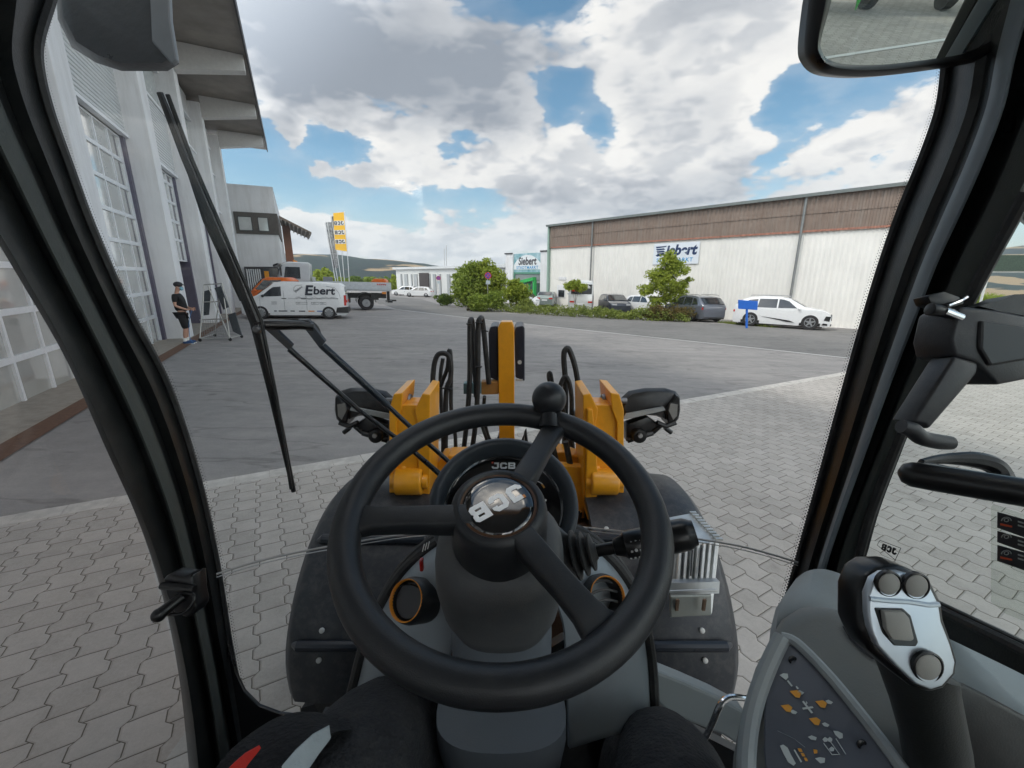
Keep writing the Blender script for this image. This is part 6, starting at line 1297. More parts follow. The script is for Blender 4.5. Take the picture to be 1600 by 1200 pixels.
# dash panel inside the black seal arc
outer = [(540, 1130), (556, 1060), (572, 1000), (596, 945), (630, 893), (680, 850), (735, 828), (790, 820), (850, 824), (905, 838), (950, 870), (982, 910), (1004, 960), (1014, 1010), (1019, 1060), (1022, 1130)]
mid = [(610, 1150), (618, 1080), (628, 1020), (645, 965), (668, 915), (700, 880), (745, 856), (790, 850), (840, 854), (885, 872), (915, 905), (935, 940), (948, 980), (952, 1030), (954, 1080), (955, 1150)]
inner = [(690, 1170), (692, 1100), (698, 1050), (705, 1000), (712, 950), (725, 920), (755, 890), (790, 880), (830, 885), (855, 905), (870, 940), (880, 970), (884, 1000), (886, 1050), (888, 1100), (890, 1170)]
def prl(pts, f): return [P(x, y, f(x, y)) for x, y in pts]
dash_m = mat('dash_grey', (.30, .345, .38), .5, bump=.05, bscale=500, var=.05)
pn = rails([prl(outer, lambda x, y: .80 - (y - 820) * .00012), prl([(a[0] * .55 + b2[0] * .45, a[1] * .55 + b2[1] * .45) for a, b2 in zip(outer, mid)], lambda x, y: .765 - (y - 820) * .00012), prl(mid, lambda x, y: .735 - (y - 820) * .0001), prl(inner, lambda x, y: .72)], 'dash_panel', dash_m, (0, .02, -.02), ang=70)
c = MB(); sp_ = spline(prl(outer, lambda x, y: .80 - (y - 820) * .00012), 4); c.tube(sp_, .011, 10); c.tube([p + CU * .006 + V((0, .012, 0)) for p in sp_], .009, 8); c.build('panel_seal', rubber, LD, smooth=True)
# rough cross-beam under the glass at both sides of the panel
# air vents
def vent(px, py, dep, n, r, closed):
    o = P(px, py, dep); n = V(n).normalized(); x = CU.cross(n).normalized()
    c = MB(); c.lathe([(r * 1.12, .055), (r * 1.18, .012), (r * 1.10, .0), (r * 1.04, -.004), (r * .98, .0), (r * .92, .010), (r * .92, .05)], o, -n, 36, caps=False); v = c.build('air_vent', black_pl, LD, smooth=True, ang=60)
    c = MB(); c.lathe([(r * .97, .0015), (r * 1.0, -.0052), (r * 1.03, -.0056), (r * 1.055, -.002)], o, -n, 40, caps=False); c.build('orange_ring', mat('ring_orange', (.80, .30, .03), .35), v, smooth=True, ang=180)
    if closed:
        c = MB(); c.lathe([(r * .90, .016), (r * .90, .008), (r * .85, .006), (.001, .006)], o, -n, 32); fl = c.build('vent_flap', mat('flap_grey', (.045, .05, .058), .45), v, smooth=True)
        y = n.cross(x); c = MB(); c.tube([o + n * -.004 + x * r * .86 * math.cos(a) + y * (r * .86 * math.sin(a) * .55 + r * .28) for a in [R(20 + i * 14) for i in range(11)]], .0012, 5); c.build('flap_edge', black_sat, fl)
    else:
        c = MB(); c.lathe([(r * .92, .05), (.001, .05)], o, -n, 24, caps=False); c.build('vent_throat', mark_k, v)
        y = n.cross(x)
        for t in (-.42, .1, .6):
            w = math.sqrt(max(.05, 1 - t * t)) * r * .93; c = MB(); c.tube([o - n * .014 + y * t * r + x * w * k + y * .006 * (1 - k * k) for k in (-1, -.5, 0, .5, 1)], .0022, 6); c.build('vent_slat', mat('slat_grey', (.09, .095, .10), .4), v, smooth=True)
vent(636, 938, .70, -CF * .80 - CR * .42 + CU * .42, .0315, True)
vent(948, 931, .70, -CF * .86 + CR * .22 + CU * .42, .0295, False)
# floor side panel on the right of the column and its chrome hoop
c = MB(); sid = [(998, 985), (1008, 1000), (1012, 1030), (1030, 1050), (1070, 1066), (1120, 1088), (1165, 1112), (1175, 1180), (1130, 1150), (1080, 1130), (1040, 1110), (1012, 1085), (1000, 1050)]
c.prism([P(x, y, .86) for x, y in sid], CF * .04); c.build('side_sill_panel', mat('sill_grey', (.30, .33, .34), .55, bump=.05, bscale=500, var=.05), LD, bevel=.008)
c = MB(); c.tube([P(1096, 1165, .66), P(1113, 1130, .66), P(1124, 1104, .66), P(1134, 1092, .665), P(1148, 1089, .67), P(1172, 1092, .68)], .0045, 10, smooth=5); c.build('chrome_hoop', chrome, LD, smooth=True)
c = MB(); c.prism([P(x, y, .98) for x, y in ((880, 1000), (1000, 990), (1012, 1085), (1060, 1130), (1160, 1180), (1180, 1260), (500, 1260), (500, 1120), (700, 1110))], CF * .03 - CU * .0); c.build('footwell', black_pl, LD)
# ---- right console
con_m = mat('console_grey', (.33, .37, .385), .5, bump=.05, bscale=500, var=.05); con_d = mat('console_mid', (.19, .205, .205), .55, bump=.06, bscale=500, var=.05)
r0 = [(1243, 905), (1262, 892), (1292, 890), (1340, 908), (1400, 940), (1470, 975), (1550, 1012), (1660, 1065)]
r1 = [(1222, 935), (1250, 925), (1290, 930), (1340, 950), (1400, 985), (1470, 1025), (1550, 1070), (1660, 1135)]
r2 = [(1214, 968), (1240, 955), (1290, 958), (1340, 980), (1400, 1020), (1470, 1075), (1550, 1125), (1660, 1200)]
r3 = [(1212, 990), (1238, 985), (1290, 1000), (1340, 1030), (1400, 1080), (1470, 1130), (1550, 1190), (1660, 1270)]
rails([prl(r0, lambda x, y: .74 - (x - 1240) * .00040), prl(r1, lambda x, y: .70 - (x - 1240) * .00042), prl(r2, lambda x, y: .665 - (x - 1240) * .00042), prl(r3, lambda x, y: .66 - (x - 1240) * .00042)], 'window_sill_trim', con_m, (.0, .01, -.03), ang=70)
def pod(pts, dep, name, m, th=.05, bev=.012, seg=4, parent=LD):
    n_ = len(pts); mx_ = sum(p[0] for p in pts) / n_; my_ = sum(p[1] for p in pts) / n_
    fr_ = [P(x, y, dep(x, y)) for x, y in pts]; bk_ = [P(mx_ + (x - mx_) * .985, my_ + (y - my_) * .985, dep(x, y) + th) for x, y in pts]
    c = MB(); c.loft([bk_, fr_]); return c.build(name, m, parent, smooth=True, bevel=bev, seg=seg, ang=50)
_a, _b, _c = P(1200, 980, .56), P(1200, 1200, .468), P(1450, 980, .49); _n = (_b - _a).cross(_c - _a).normalized()
dp = lambda x, y: (_a - EYE).dot(_n) / ray(x, y).dot(_n)
pod([(1205, 995), (1222, 968), (1250, 950), (1290, 946), (1330, 960), (1370, 985), (1400, 1030), (1420, 1090), (1440, 1160), (1455, 1260), (1140, 1260), (1146, 1180), (1160, 1110), (1180, 1045)], dp, 'armrest_console', con_d, .10, .016)
# raised light rim around the decal plate
rim_pts = [(1222, 996), (1205, 1030), (1185, 1080), (1172, 1130), (1166, 1190), (1168, 1260)]
c = MB(); c.tube([P(x, y, dp(x, y) - .004) for x, y in rim_pts], .010, 10, smooth=4); c.tube([P(x, y, dp(x, y) - .004) for x, y in ((1222, 996), (1245, 1005), (1290, 1050), (1340, 1110), (1390, 1175), (1430, 1230))], .0065, 8, smooth=4); c.build('console_rim', con_m, LD, smooth=True)
plate = pod([(1224, 1003), (1240, 1004), (1262, 1024), (1300, 1066), (1350, 1128), (1398, 1190), (1420, 1230), (1200, 1240), (1193, 1170), (1194, 1110), (1204, 1050), (1214, 1018)], lambda x, y: dp(x, y) - .004, 'decal_plate', mat('decal_blue_grey', (.11, .125, .155), .45, var=.05), .006, .002, 2)
def glyph(pts, m, name='symbol'):
    c = MB(); c.prism([P(x, y, dp(x, y) - .0052) for x, y in pts], CF * .0006); return c.build(name, m, plate)
gor = mat('glyph_orange', (.80, .38, .06), .5); gwh = mat('glyph_white', (.60, .66, .66), .5)
def zc(x, y): return (1150 + x * .3, 840 + y * .3)         # from the 1500 px wide crop used to trace them
def gz_(pts, m): glyph([zc(x, y) for x, y in pts], m)
for cx, cy in ((315, 815), (268, 890), (448, 868), (415, 958)):
    gz_([(cx - 34, cy - 14), (cx + 6, cy - 20), (cx + 26, cy - 6), (cx + 16, cy + 20), (cx - 6, cy + 16)], gor)
for cx, cy in ((300, 908), (485, 856), (467, 974), (335, 806)): gz_([(cx - 18, cy - 4), (cx - 2, cy - 10), (cx + 20, cy + 2), (cx + 10, cy + 12), (cx - 8, cy + 8)], gwh)
gz_([(228, 718), (248, 708), (270, 710), (272, 728), (260, 742)], gwh); gz_([(266, 748), (274, 744), (296, 772), (288, 776)], gwh); gz_([(312, 778), (318, 774), (328, 786), (320, 790)], gwh)
gz_([(346, 856), (354, 852), (402, 912), (392, 916)], gwh); gz_([(400, 880), (404, 888), (350, 896), (346, 888)], gwh); gz_([(366, 852), (374, 862), (366, 868)], gwh)
gz_([(376, 1040), (396, 1032), (420, 1042), (416, 1056), (392, 1052)], gwh); gz_([(508, 1008), (532, 1010), (556, 1022), (556, 1044), (540, 1048), (520, 1030)], gwh)
for cx, cy in ((466, 1052), (490, 1052), (500, 1102)): gz_([(cx - 14, cy), (cx, cy - 12), (cx + 12, cy - 4), (cx + 10, cy + 10), (cx - 6, cy + 12)], gwh)
gz_([(230, 1086), (248, 1080), (270, 1096), (286, 1130), (312, 1176), (300, 1188), (272, 1170), (250, 1130)], gwh)
gz_([(302, 1108), (308, 1106), (344, 1166), (338, 1172)], gwh); gz_([(404, 1104), (424, 1108), (424, 1124), (408, 1126)], gor); gz_([(414, 1152), (440, 1146), (464, 1150), (462, 1172), (440, 1176)], gwh)
for i in range(3): gz_([(322 + i * 16, 1100 + i * 24), (340 + i * 14, 1100 + i * 24), (348 + i * 14, 1116 + i * 24), (330 + i * 16, 1116 + i * 24)], gor)
def gline(pts, m=gwh, r=.0005):
    c = MB(); c.tube([P(zc(x, y)[0], zc(x, y)[1], dp(*zc(x, y)) - .0052) for x, y in pts], r, 4); c.build('symbol_line', m, plate)
gline([(216, 1006), (300, 1046), (360, 1092)], con_m, .0003); gline([(456, 1070), (500, 1130), (540, 1130), (490, 1060)]); gline([(520, 1046), (548, 1090), (572, 1128)])
for x, y in ((293, 635), (652, 1074)):
    X_, Y_ = zc(x, y); c = MB(); c.lathe([(.0052, 0), (.0052, .0012), (.0035, .0018), (.0030, .0006)], P(X_, Y_, dp(X_, Y_) - .0045), -CF, 16); c.build('screw', black_sat, plate)
# recess slot and dark well beside the joystick
c = MB(); c.prism([P(x, y, dp(x, y) - .0025) for x, y in ((1318, 980), (1326, 978), (1356, 1000), (1372, 1030), (1362, 1030), (1330, 1000))], CF * .002); c.build('slot', mark_k, LD)
pod([(1490, 1060), (1540, 1085), (1660, 1150), (1660, 1290), (1560, 1290), (1500, 1150)], lambda x, y: .45, 'console_well', black_pl, .03, .006, 2)
# ---- joystick
jd = .355
def J(x, y, o=0.0): return P(x, y, jd + o - (y - 980) * .00012)
jp_ = [(1345, 985), (1345, 930), (1356, 900), (1376, 888), (1410, 887), (1440, 896), (1462, 916), (1476, 944), (1480, 972), (1492, 1005), (1501, 1035), (1499, 1058), (1480, 1080), (1456, 1087), (1430, 1078), (1395, 1050), (1362, 1020)]
c = MB(); c.prism([J(x, y, .004) for x, y in jp_], CF * .030); js = c.build('joystick', black_sat, LD, smooth=True, bevel=.006, seg=3, ang=60)
sh_pts = [([(1362, 1010), (1490, 1060)], .375), ([(1380, 1050), (1492, 1078)], .385), ([(1398, 1100), (1500, 1120)], .40), ([(1412, 1150), (1508, 1160)], .41), ([(1420, 1200), (1514, 1210)], .42), ([(1424, 1270), (1520, 1280)], .43)]
secs = []
for (a, b2), d_ in sh_pts:
    pa, pb = P(a[0], a[1], d_), P(b2[0], b2[1], d_); w = (pb - pa); m_ = (pa + pb) / 2; L_ = w.length / 2; w.normalize(); secs.append([m_ + w * L_ * math.cos(t) + CF * .022 * math.sin(t) for t in [2 * math.pi * k / 16 for k in range(16)]])
c = MB(); c.loft(secs); c.build('joystick_shaft', mat('shaft_rubber', (.022, .025, .025), .5, bump=.08, bscale=500), js, smooth=True, ang=60)
fp = [(1358, 962), (1357, 930), (1366, 906), (1382, 896), (1410, 895), (1436, 903), (1456, 921), (1468, 945), (1472, 972), (1486, 1008), (1494, 1036), (1491, 1054), (1474, 1073), (1456, 1079), (1432, 1070), (1402, 1042), (1372, 1010), (1362, 985)]
silv = mat('joystick_silver', (.60, .66, .72), .32, .55, var=.04)
c = MB(); c.prism([J(x, y, -.0015) for x, y in fp], CF * .008); fpl = c.build('face_plate', silv, js, smooth=True, bevel=.002, seg=3, ang=60)
c = MB(); c.tube([J(x, y, -.0012) for x, y in ((1358, 935), (1385, 938), (1420, 940), (1450, 945), (1466, 944))], .0022, 8); c.build('face_crease', silv, fpl, smooth=True)
btn = mat('button_grey', (.34, .335, .31), .65, bump=.12, bscale=1500)
for x, y, r in ((1388, 912, .0096), (1431, 915, .0100), (1449, 1042, .0110)):
    c = MB(); c.lathe([(r * 1.18, .002), (r * 1.18, -.001), (r * 1.05, -.0018), (r * .98, .0)], J(x, y, -.0025), CF, 28, caps=False); bb = c.build('button', black_sat, fpl, smooth=True); c = MB(); c.lathe([(r * .98, .003), (r * .96, -.001), (r * .8, -.0022), (.0005, -.0026)], J(x, y, -.0025), CF, 28); c.build('button_cap', btn, bb, smooth=True)
c = MB(); c.prism([J(x, y, -.0025) for x, y in ((1367, 950), (1412, 951), (1424, 962), (1436, 1004), (1432, 1011), (1398, 1010), (1380, 990))], CF * .004); rk_ = c.build('rocker_switch', black_sat, fpl, bevel=.0012)
c = MB(); c.prism([J(x, y, -.0065) for x, y in ((1382, 956), (1414, 957), (1422, 966), (1430, 1000), (1424, 1003), (1396, 1001), (1386, 985))], CF * .005); c.build('rocker_cap', btn, rk_, smooth=True, bevel=.0015)
# ---- grab bar
ga, gb_ = P(1424, 741, .50), P(1700, 786, .43)
c = MB(); gd = (gb_ - ga).normalized(); c.tube([ga - gd * .012, ga - gd * .008, ga, ga + gd * .02, gb_], [.003, .011, .0148, .0155, .0155], 20); gbar = c.build('grab_bar', black_sat, LD, smooth=True, ang=80)
c = MB(); c.tube([P(1440, 722, .56), P(1475, 717, .57), P(1520, 718, .57), P(1552, 727, .565), P(1566, 745, .56), P(1570, 760, .55)], [.004, .007, .011, .012, .012, .012], 10, smooth=5); c.tube([P(1438, 726, .56), P(1480, 735, .56), P(1540, 745, .56)], .006, 8); c.build('bar_bracket', black_pl, gbar, smooth=True)
# ---- mirror arm clamp on the door frame
cd = .50
def C(x, y, o=0): return P(x, y, cd + o)
c = MB(); c.tube([C(1452, 483), C(1470, 486), C(1500, 495, .01)], [.008, .007, .006], 12); c.prism([C(1450, 462), C(1476, 455), C(1500, 464), C(1508, 474), (C(1480, 482)), C(1455, 474)], CF * .02); cm = c.build('clamp_base', black_sat, LD, smooth=True, bevel=.003)
c = MB(); c.tube([C(1476, 486, -.004), C(1502, 496, -.002)], .0042, 10); c.tube([C(1480, 478, -.006), C(1500, 470), C(1510, 464)], .0025, 8); c.build('chrome_pin', chrome, cm, smooth=True)
c = MB(); c.prism([C(x, y) for x, y in ((1496, 484), (1506, 478), (1560, 484), (1620, 496), (1620, 590), (1560, 602), (1526, 566), (1492, 556), (1486, 530))], CF * .05); c.build('mirror_clamp', mat('clamp_black', (.026, .027, .032), .42, bump=.05, bscale=500), LD, smooth=True, bevel=.007, seg=3, ang=50)
c = MB(); c.prism([C(x, y, -.004) for x, y in ((1534, 500), (1620, 512), (1620, 560), (1548, 572), (1532, 545))], CF * .01); c.build('clamp_recess', black_sat, LD, bevel=.003)
c = MB(); c.prism([C(x, y, .002) for x, y in ((1560, 470), (1585, 460), (1640, 458), (1640, 500), (1560, 486), (1530, 478))], CF * .03); c.build('ball_joint', black_pl, LD, smooth=True, ang=60)
c = MB(); c.prism([C(x, y) for x, y in ((1492, 556), (1530, 566), (1528, 584), (1452, 672), (1446, 664), (1426, 660))], CF * .03); c.build('mirror_arm', MATS['clamp_black'], LD, smooth=True, bevel=.005, ang=50)
c = MB(); c.tube([C(1408, 666, .0), C(1425, 672, .0), C(1440, 684, 0), C(1465, 690, 0), C(1486, 692, 0)], [.008, .0095, .009, .009, .008], 14, smooth=4); c.build('arm_foot', MATS['clamp_black'], LD, smooth=True)
# ---- latch on the left pillar
def Lc(x, y, o=0): return P(x, y, .60 + o)
c = MB(); c.prism([Lc(x, y) for x, y in ((253, 905), (262, 898), (290, 903), (300, 898), (302, 930), (306, 950), (302, 962), (290, 966), (270, 958), (258, 930))], CF * .03); lt = c.build('window_latch', black_sat, LD, smooth=True, bevel=.004, ang=50)
c = MB(); c.tube([Lc(286, 932, -.005), Lc(268, 945, -.015), Lc(248, 961, -.025)], [.006, .0075, .0085], 12); c.ball(Lc(248, 961, -.025), .0092, 12, 10); c.build('latch_lever', black_sat, lt, smooth=True)
c = MB(); c.tube([Lc(275, 930, -.004), Lc(300, 928, -.004), Lc(302, 942, -.006), Lc(285, 958, -.01), Lc(262, 960, -.015)], .0022, 8, smooth=4); c.tube([Lc(252, 915, -.004), Lc(304, 920, -.004)], .005, 8); c.build('latch_spring', black_sat, lt, smooth=True)
# ---- wiper with its two arms outside the glass
def O(x, y, o): return onglass(x, y, o)
c = MB(); c.tube([O(250, 145, .05), O(290, 245, .055), O(335, 350, .06), (O(375, 440, .06)), O(400, 505, .06), O(425, 610, .055), O(459, 768, .045)], [.005, .008, .010, .011, .011, .009, .005], 8); wp = c.build('wiper_blade', black_sat, LD, smooth=True)
c = MB(); c.tube([O(262, 148, .03), O(300, 250, .03), O(350, 365, .03), O(408, 500, .03), O(432, 620, .03), O(455, 764, .03)], .0035, 6); c.tube([O(254, 146, .07), O(320, 345, .085), O(378, 470, .085)], [.002, .0035, .004], 6); c.build('rubber_lip', rubber, wp, smooth=True)
am = O(412, 508, .07)
c = MB(); c.tube([O(400, 510, .05), O(412, 508, .05), O(440, 508, .05), O(470, 508, .05), O(490, 511, .05)], [.008, .009, .010, .009, .007], 10); c.build('arm_yoke', black_sat, LD, smooth=True)
c = MB(); c.prism([O(412, 512, .06), O(428, 512, .06), O(457, 540, .055), O(452, 548, .055)], (0, .008, .002)); c.tube([O(452, 545, .06), O(560, 640, .05), O(640, 700, .045), O(700, 752, .03)], [.0065, .0050, .0055, .007], 8); c.build('wiper_arm', mat('arm_black', (.012, .013, .016), .3), LD, smooth=True, ang=50)
c = MB(); c.prism([O(466, 500, .06), O(482, 500, .06), O(508, 534, .055), O(500, 545, .055)], (0, .008, .002)); c.tube([O(504, 540, .06), O(600, 628, .05), O(606, 634, .05)], .0085, 8); c.tube([O(604, 632, .05), O(660, 685, .045), O(720, 738, .03)], .0055, 8); c.build('wiper_arm', mat('arm_blue_black', (.016, .022, .032), .3), LD, smooth=True, ang=50)
c = MB(); c.tube([O(440, 503, .08), O(470, 500, .08), O(492, 508, .085), O(500, 525, .08), O(500, 540, .07)], .004, 8, smooth=5); c.build('washer_hose', rubber, LD, smooth=True)
c = MB(); c.lathe([(.008, 0), (.008, .010), (.004, .012)], O(405, 514, .05), (0, -1, 0), 12); c.build('arm_nut', MATS['pin_steel'], LD)
# ---- left outside mirror seen from behind
def Q(x, y, d=.95): return P(x, y, d)
rings = []
for dd, f in ((.90, .90), (.93, 1.0), (1.0, 1.0), (1.06, .92), (1.10, .7)):
    pts = [(84, -160), (90, 30), (112, 74), (150, 98), (190, 111), (262, 111), (280, 100), (268, 60), (255, -160)]
    rings.append([P(180 + (x - 180) * f, -20 + (y + 20) * f, dd) for x, y in pts])
c = MB(); c.loft(rings); c.build('exterior_mirror', mat('mirror_housing', (.035, .038, .042), .3, coat=.3, bump=.15, bscale=40), LD, smooth=True, ang=40)
c = MB(); c.prism([P(x, y, .893) for x, y in ((226, -160), (258, -160), (266, 30), (276, 92), (268, 100), (236, 64))], CF * .01); c.build('mirror_shell_side', mat('shell_grey', (.22, .24, .26), .45), LD, bevel=.004)
# ---- right rear view mirror near the roof
m0 = P(1430, 30, .52); rdir = V((.50, -.86, -.15)).normalized(); vd = ray(1430, 40).normalized(); MN = (rdir - vd).normalized()
def Mi(x, y, o=0.0): return PN(x, y, m0, MN) + MN * o
ou = [(1290, -260), (1282, -60), (1272, 0), (1264, 70), (1270, 96), (1290, 113), (1330, 119), (1380, 118), (1450, 110), (1520, 98), (1565, 78), (1592, 48), (1606, 10), (1625, -60), (1660, -260)]
inn = [(1322, -240), (1308, -60), (1298, 0), (1282, 60), (1283, 80), (1294, 94), (1325, 101), (1380, 101), (1450, 93), (1510, 83), (1548, 64), (1572, 38), (1588, 4), (1600, -60), (1630, -240)]
ou = [(p.x, p.y) for p in spline([V((x, y, 0)) for x, y in ou], 4)]; inn = [(p.x, p.y) for p in spline([V((x, y, 0)) for x, y in inn], 4)]
secs = []
for a, b2 in zip(ou, inn):
    secs.append([Mi(*a, .0), Mi((a[0] + b2[0]) / 2, (a[1] + b2[1]) / 2, .008), Mi(*b2, .002), Mi(*b2, -.01), Mi(*a, -.012)])
c = MB(); c.loft(secs); rm = c.build('rear_view_mirror', black_sat, LD, smooth=True, ang=60)
c = MB(); c.prism([Mi(*a, -.008) for a in ou], -MN * .02); c.build('mirror_back', black_sat, rm)
mg_ = bpy.data.materials.new('mirror_glass'); mg_.use_nodes = True; b__ = mg_.node_tree.nodes['Principled BSDF']; b__.inputs['Metallic'].default_value = 1; b__.inputs['Roughness'].default_value = .0; b__.inputs['Base Color'].default_value = (.82, .86, .82, 1)
c = MB(); c.prism([Mi(*a, -.003) for a in inn], -MN * .003); c.build('mirror_face', mg_, rm)
# what the mirror shows: a white bay line on the paving and a parked green implement behind the loader
sheet('bay_line', [(4.2, -8.9), (11.5, -12.6), (11.56, -12.5), (4.26, -8.8)], mark_w, .012)
im = thing('farm_implement', gp(8.2, -13.5), 'dark implement with green pointed tines parked behind the loader, seen in the mirror', 'farm machine')
c = MB(); c.box(gp(8.2, -13.9, 1.3), (5.2, 1.4, .9)); c.box(gp(8.2, -14.7, 2.2), (3.4, 1.2, 1.1)); c.build('frame', mat('implement_dark', (.05, .025, .02), .6), im, bevel=.05)
for x in (6.2, 7.3, 9.1, 10.3): c = MB(); c.lathe([(.18, -.1), (.34, -.1), (.34, .1), (.18, .1)], gp(x, -13.5, .34), (1, 0, 0), 20); c.build('wheel', tyre_m, im, smooth=True)
for x in (6.7, 9.5): c = MB(); c.prism([gp(x - .28, -13.0, 1.5), gp(x + .3, -13.0, 1.5), gp(x + .02, -12.7, .12)], (0, .05, 0)); c.build('tine', mat('implement_green', (.05, .50, .06), .4), im)
# small rod and round mirror at the right edge
c = MB(); c.tube([P(1600, 128, .52), P(1583, 170, .52), P(1577, 208, .52)], .0065, 10); c.build('grab_rod', black_sat, LD, smooth=True)
c = MB(); c.lathe([(.072, 0), (.078, .01), (.07, .03)], P(1626, 312, .8), -CF, 24, sx=.8); c.build('side_mirror', mat('mirror_pale', (.35, .38, .38), .2, .6), LD, smooth=True)
# ---- stickers on the right pane
XG = .659
def ST(px, py): return PX(px, py, XG)
c = MB(); c.prism([ST(1549, 792), ST(1553, 788), ST(1680, 830), ST(1700, 1010), (ST(1570, 958)), ST(1549, 940)], (-.0006, 0, 0)); stp = c.build('clear_label', glass('label_film', (.92, .94, .92), .8), LD)
sb = mat('sticker_black', (.03, .03, .035), .5); srd = mat('sticker_red', (.75, .10, .03), .5); ssil = mat('sticker_pale', (.42, .45, .43), .5)
def stq(x, y): return (1240 + x * .225, 640 + y * .225)
for (y0, y1, dx) in ((710, 820, 0), (842, 920, 0), (940, 1050, 0)):
    pts = [(1418, y0), (1640, y0 + 62), (1640, y1 + 80), (1416, y1)]
    c = MB(); c.prism([PX(*stq(x, y), XG - .0006) for x, y in pts], (-.0006, 0, 0)); k_ = c.build('warning_sticker', sb, stp)
    cx, cy = 1478, (y0 + y1) / 2 + 12
    c = MB()
    c.tube([PX(*stq(cx + 34 * math.cos(a), cy - 4 - 26 * math.sin(a)), XG - .0016) for a in [math.pi * i / 8 for i in range(9)]], .0006, 4)
    c.tube([PX(*stq(cx + 16 * math.cos(a), cy - 10 - 12 * math.sin(a)), XG - .0016) for a in [2 * math.pi * i / 8 for i in range(9)]], .0006, 4); c.build('pictogram', ssil, k_)
    if (y0 != 842):
        c = MB(); c.prism([PX(*stq(x, y), XG - .0014) for x, y in ((cx - 40, cy + 12), (cx + 40, cy + 30), (cx + 40, cy + 42), (cx - 40, cy + 26))], (-.0006, 0, 0)); c.build('red_band', srd, k_)
    c = MB()
    for i in range(2): c.prism([PX(*stq(x, y), XG - .0014) for x, y in ((1560, y0 + 62 + i * 26), (1600, y0 + 74 + i * 26), (1600, y0 + 84 + i * 26), (1560, y0 + 72 + i * 26))], (-.0006, 0, 0))
    c.build('pictogram', ssil, k_)
# mirrored maker emblem, drawn on the outside of the pane
bdg = mat('emblem_black', (.015, .015, .018), .5)
def E_(x, y): return PX(*stq(x, y), XG - .0008)
ul, ur, lr, ll = (600, 905), (748, 958), (708, 1046), (578, 936)
c = MB(); fr_ = [E_(600, 908), E_(745, 962), E_(706, 1044), E_(580, 940)]
c.tube(fr_ + [fr_[0]], .0006, 4); em = c.build('maker_emblem', bdg, LD)
exd = (E_(745, 962) - E_(600, 908)).normalized(); eyd = (E_(600, 908) - E_(580, 940)).normalized()
letters('JCB', (E_(665, 970)), -exd, -V((0, 0, 1)) * -1, .0125, bdg, em, ext=-.0006, w=.7, stroke=.26, gap=.12)
c = MB(); c.tube([E_(600, 1024), E_(630, 1034), E_(660, 1052), E_(692, 1086)], .0008, 4); c.tube([E_(590, 1060), E_(640, 1070), E_(690, 1092)], .0003, 4); c.tube([E_(600, 1046), E_(650, 1062)], .0003, 4); c.build('safety_mark', bdg, LD)

# ================================================================== DRIVER
dr = thing('driver', gp(0, -.25), 'seated driver in dark trousers with a grey stripe, thighs below the steering wheel', 'person')
def D(px, py, d): return P(px, py, d)
hp = V((0, -.30, 1.17)); pts = [(hp, (.16, .13)), (V((0, -.36, 1.40)), (.15, .12)), (V((0, -.42, 1.62)), (.17, .12)), (V((0, -.44, 1.76)), .07), (V((0, -.42, 1.84)), .055), (V((0, -.38, 1.93)), (.075, .085)), (V((0, -.37, 2.02)), (.075, .09)),
       (V((-.10, -.22, 1.20)), .105), (D(540, 1225, .57), .062), (D(615, 1150, .72), .055), (D(650, 1165, .90), .045), (D(675, 1230, 1.0), .048), (D(680, 1220, 1.08), .04),
       (V((.11, -.22, 1.20)), .105), (D(1060, 1250, .57), .062), (D(1035, 1190, .72), .052), (D(990, 1190, .90), .045), (D(960, 1240, 1.0), .045), (D(955, 1230, 1.08), .04),
       (V((-.20, -.42, 1.62)), .06), (V((-.30, -.34, 1.40)), .045), (V((-.16, -.16, 1.55)), .035), (V((-.08, -.10, 1.68)), .026),
       (V((.20, -.42, 1.62)), .06), (V((.30, -.34, 1.40)), .045), (V((.16, -.16, 1.55)), .035), (V((.08, -.10, 1.68)), .026)]
ed = [(0, 1), (1, 2), (2, 3), (3, 4), (4, 5), (5, 6), (0, 7), (7, 8), (8, 9), (9, 10), (10, 11), (11, 12), (0, 13), (13, 14), (14, 15), (15, 16), (16, 17), (17, 18), (2, 19), (19, 20), (20, 21), (21, 22), (2, 23), (23, 24), (24, 25), (25, 26)]
skin('body', pts, ed, skin_m, dr)
trou = mat('trouser_fabric', (.026, .028, .033), .9, bump=.8, bscale=160, var=.2, scale=20)
def leg(pts_):
    me = skin('trousers', pts_, [(i, i + 1) for i in range(len(pts_) - 1)], trou, dr, sub=3)
    for v in me.data.vertices:          # cloth folds
        co = v.co; n = noise.noise(V((co.x * 9, co.y * 5, co.z * 9))) * .010 + noise.noise(V((co.x * 26 + co.y * 9, co.y * 12, co.z * 20))) * .004; v.co = co + v.normal * n
    return me
leg([(V((-.09, -.30, 1.19)), .13), (V((-.12, -.15, 1.22)), .118), (D(540, 1215, .57), .106), (D(615, 1135, .70), .096), (D(652, 1165, .90), .078), (D(678, 1240, 1.02), .060)])
leg([(V((.10, -.30, 1.19)), .13), (V((.12, -.15, 1.22)), .118), (D(1062, 1250, .57), .100), (D(1040, 1188, .71), .084), (D(990, 1190, .90), .070), (D(958, 1250, 1.02), .058)])
top_k = mat('jacket_fabric', (.012, .013, .016), .9, bump=.6, bscale=120)
skin('jacket', [(V((0, -.32, 1.22)), (.19, .15)), (V((0, -.37, 1.42)), (.17, .14)), (V((0, -.43, 1.64)), (.19, .14)), (V((0, -.45, 1.75)), (.09, .09)), (V((-.20, -.43, 1.62)), .078), (V((-.30, -.35, 1.41)), .062), (V((-.17, -.17, 1.54)), .048), (V((.20, -.43, 1.62)), .078), (V((.30, -.35, 1.41)), .062), (V((.17, -.17, 1.54)), .048)], [(0, 1), (1, 2), (2, 3), (2, 4), (4, 5), (5, 6), (2, 7), (7, 8), (8, 9)], top_k, dr)
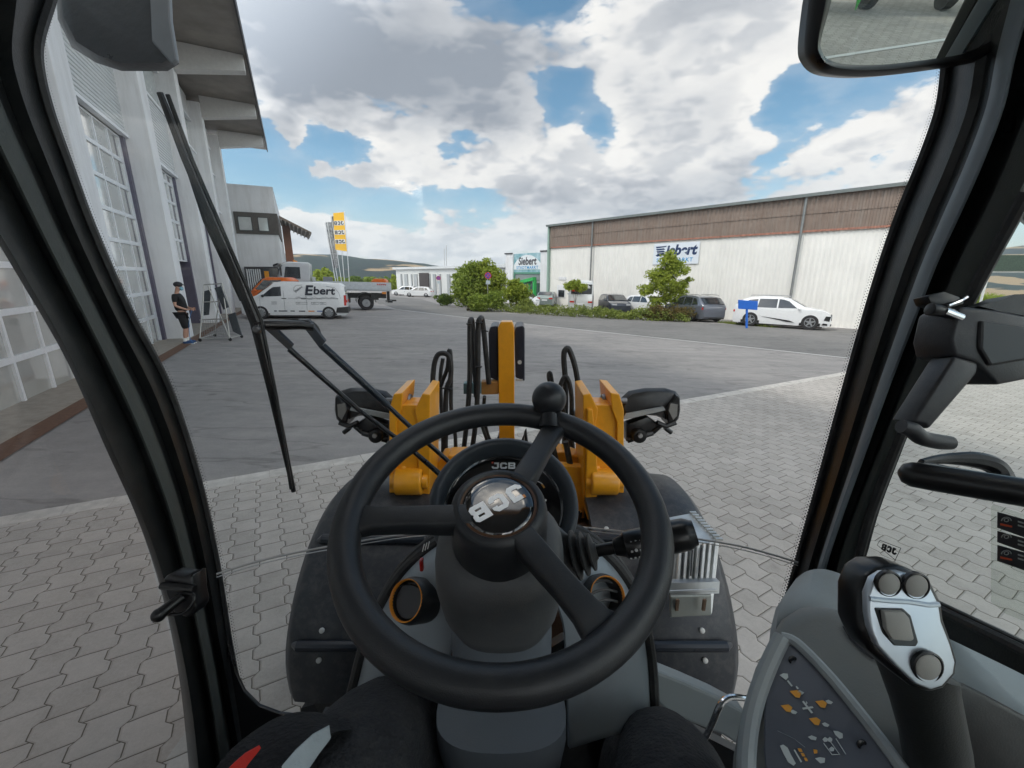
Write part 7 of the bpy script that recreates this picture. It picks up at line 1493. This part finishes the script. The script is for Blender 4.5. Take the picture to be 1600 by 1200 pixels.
# jacket tail lying over the left hip with a red and a pale reflective strip
c = MB(); ja = [D(330, 1210, .50), D(360, 1172, .52), D(400, 1140, .545), D(440, 1118, .565), D(480, 1112, .575), D(520, 1122, .57)]; jb = [D(420, 1290, .46), D(440, 1240, .47), D(460, 1200, .49), D(490, 1165, .51), D(520, 1145, .53), D(545, 1140, .545)]
rails([ja, [a.lerp(b2, .5) - CF * .018 + CU * .006 for a, b2 in zip(ja, jb)], jb], 'jacket_tail', top_k, (0, .015, -.02), parent=dr)
def ribbon(pts_, w, m, name, o=.003):
    c = MB(); secs = []
    for i, p in enumerate(pts_):
        t = (pts_[min(i + 1, len(pts_) - 1)] - pts_[max(i - 1, 0)]).normalized(); s_ = t.cross(-CF).normalized(); secs.append([p + s_ * w[i], p - s_ * w[i], p - s_ * w[i] + CF * .003, p + s_ * w[i] + CF * .003])
    c.loft(secs); c.build(name, m, dr)
ribbon([D(452, 1215, .445), D(470, 1190, .46), D(492, 1165, .475), D(514, 1146, .49)], [.014, .013, .0115, .0075], mat('reflective_strip', (.42, .48, .52), .6, bump=.3, bscale=300), 'reflective_strip')
ribbon([D(350, 1225, .46), D(370, 1202, .465), D(385, 1186, .47), D(404, 1170, .475)], [.008, .007, .0055, .002], mat('red_strip', (.65, .03, .02), .6), 'red_strip')
# head details (behind the camera)
c = MB(); c.ball(V((0, -.39, 2.05)), (.085, .10, .06), 16, 10); c.build('hair', mat('hair_brown', (.05, .03, .02), .7), dr, smooth=True)
c = MB(); c.ball(V((0, -.285, 1.965)), (.014, .018, .02), 8, 6); c.build('nose', skin_m, dr, smooth=True)
for s in (1, -1):
    c = MB(); c.ball(V((s * .03, -.295, 1.99)), .011, 8, 6); c.build('eye', mark_w, dr, smooth=True); c = MB(); c.ball(V((s * .078, -.38, 1.975)), (.01, .02, .03), 8, 6); c.build('ear', skin_m, dr, smooth=True)
    for i in range(5):
        c = MB(); a = V((s * (.075 - i * .004), -.10 + .0, 1.70 - i * .017 + .02)); c.tube([a, a + V((-s * .02, .035, .01)), a + V((-s * .045, .04, .012))], [.009, .008, .006], 6); c.build('finger', skin_m, dr, smooth=True)
for s, x in ((-1, 680), (1, 955)):
    c = MB(); o = D(x, 1225, 1.06); c.ball(o + V((0, .06, -.02)), (.05, .13, .045), 12, 8); c.build('shoe', mark_k, dr, smooth=True)

# air between the camera and the hills
hz_ = MB(); hz_.pp((-1900, -120, -70), (3800, 0, 0), (0, 1500, 0), (0, 0, 190)); hzm = bpy.data.materials.new('air'); hzm.use_nodes = True; N_ = hzm.node_tree.nodes; N_.remove(N_['Principled BSDF'])
pv = N_.new('ShaderNodeVolumePrincipled'); pv.inputs['Density'].default_value = 0.00026; pv.inputs['Color'].default_value = (.80, .88, .97, 1); hzm.node_tree.links.new(pv.outputs[0], N_['Material Output'].inputs['Volume'])
tag(hz_.build('haze', hzm), kind='stuff')
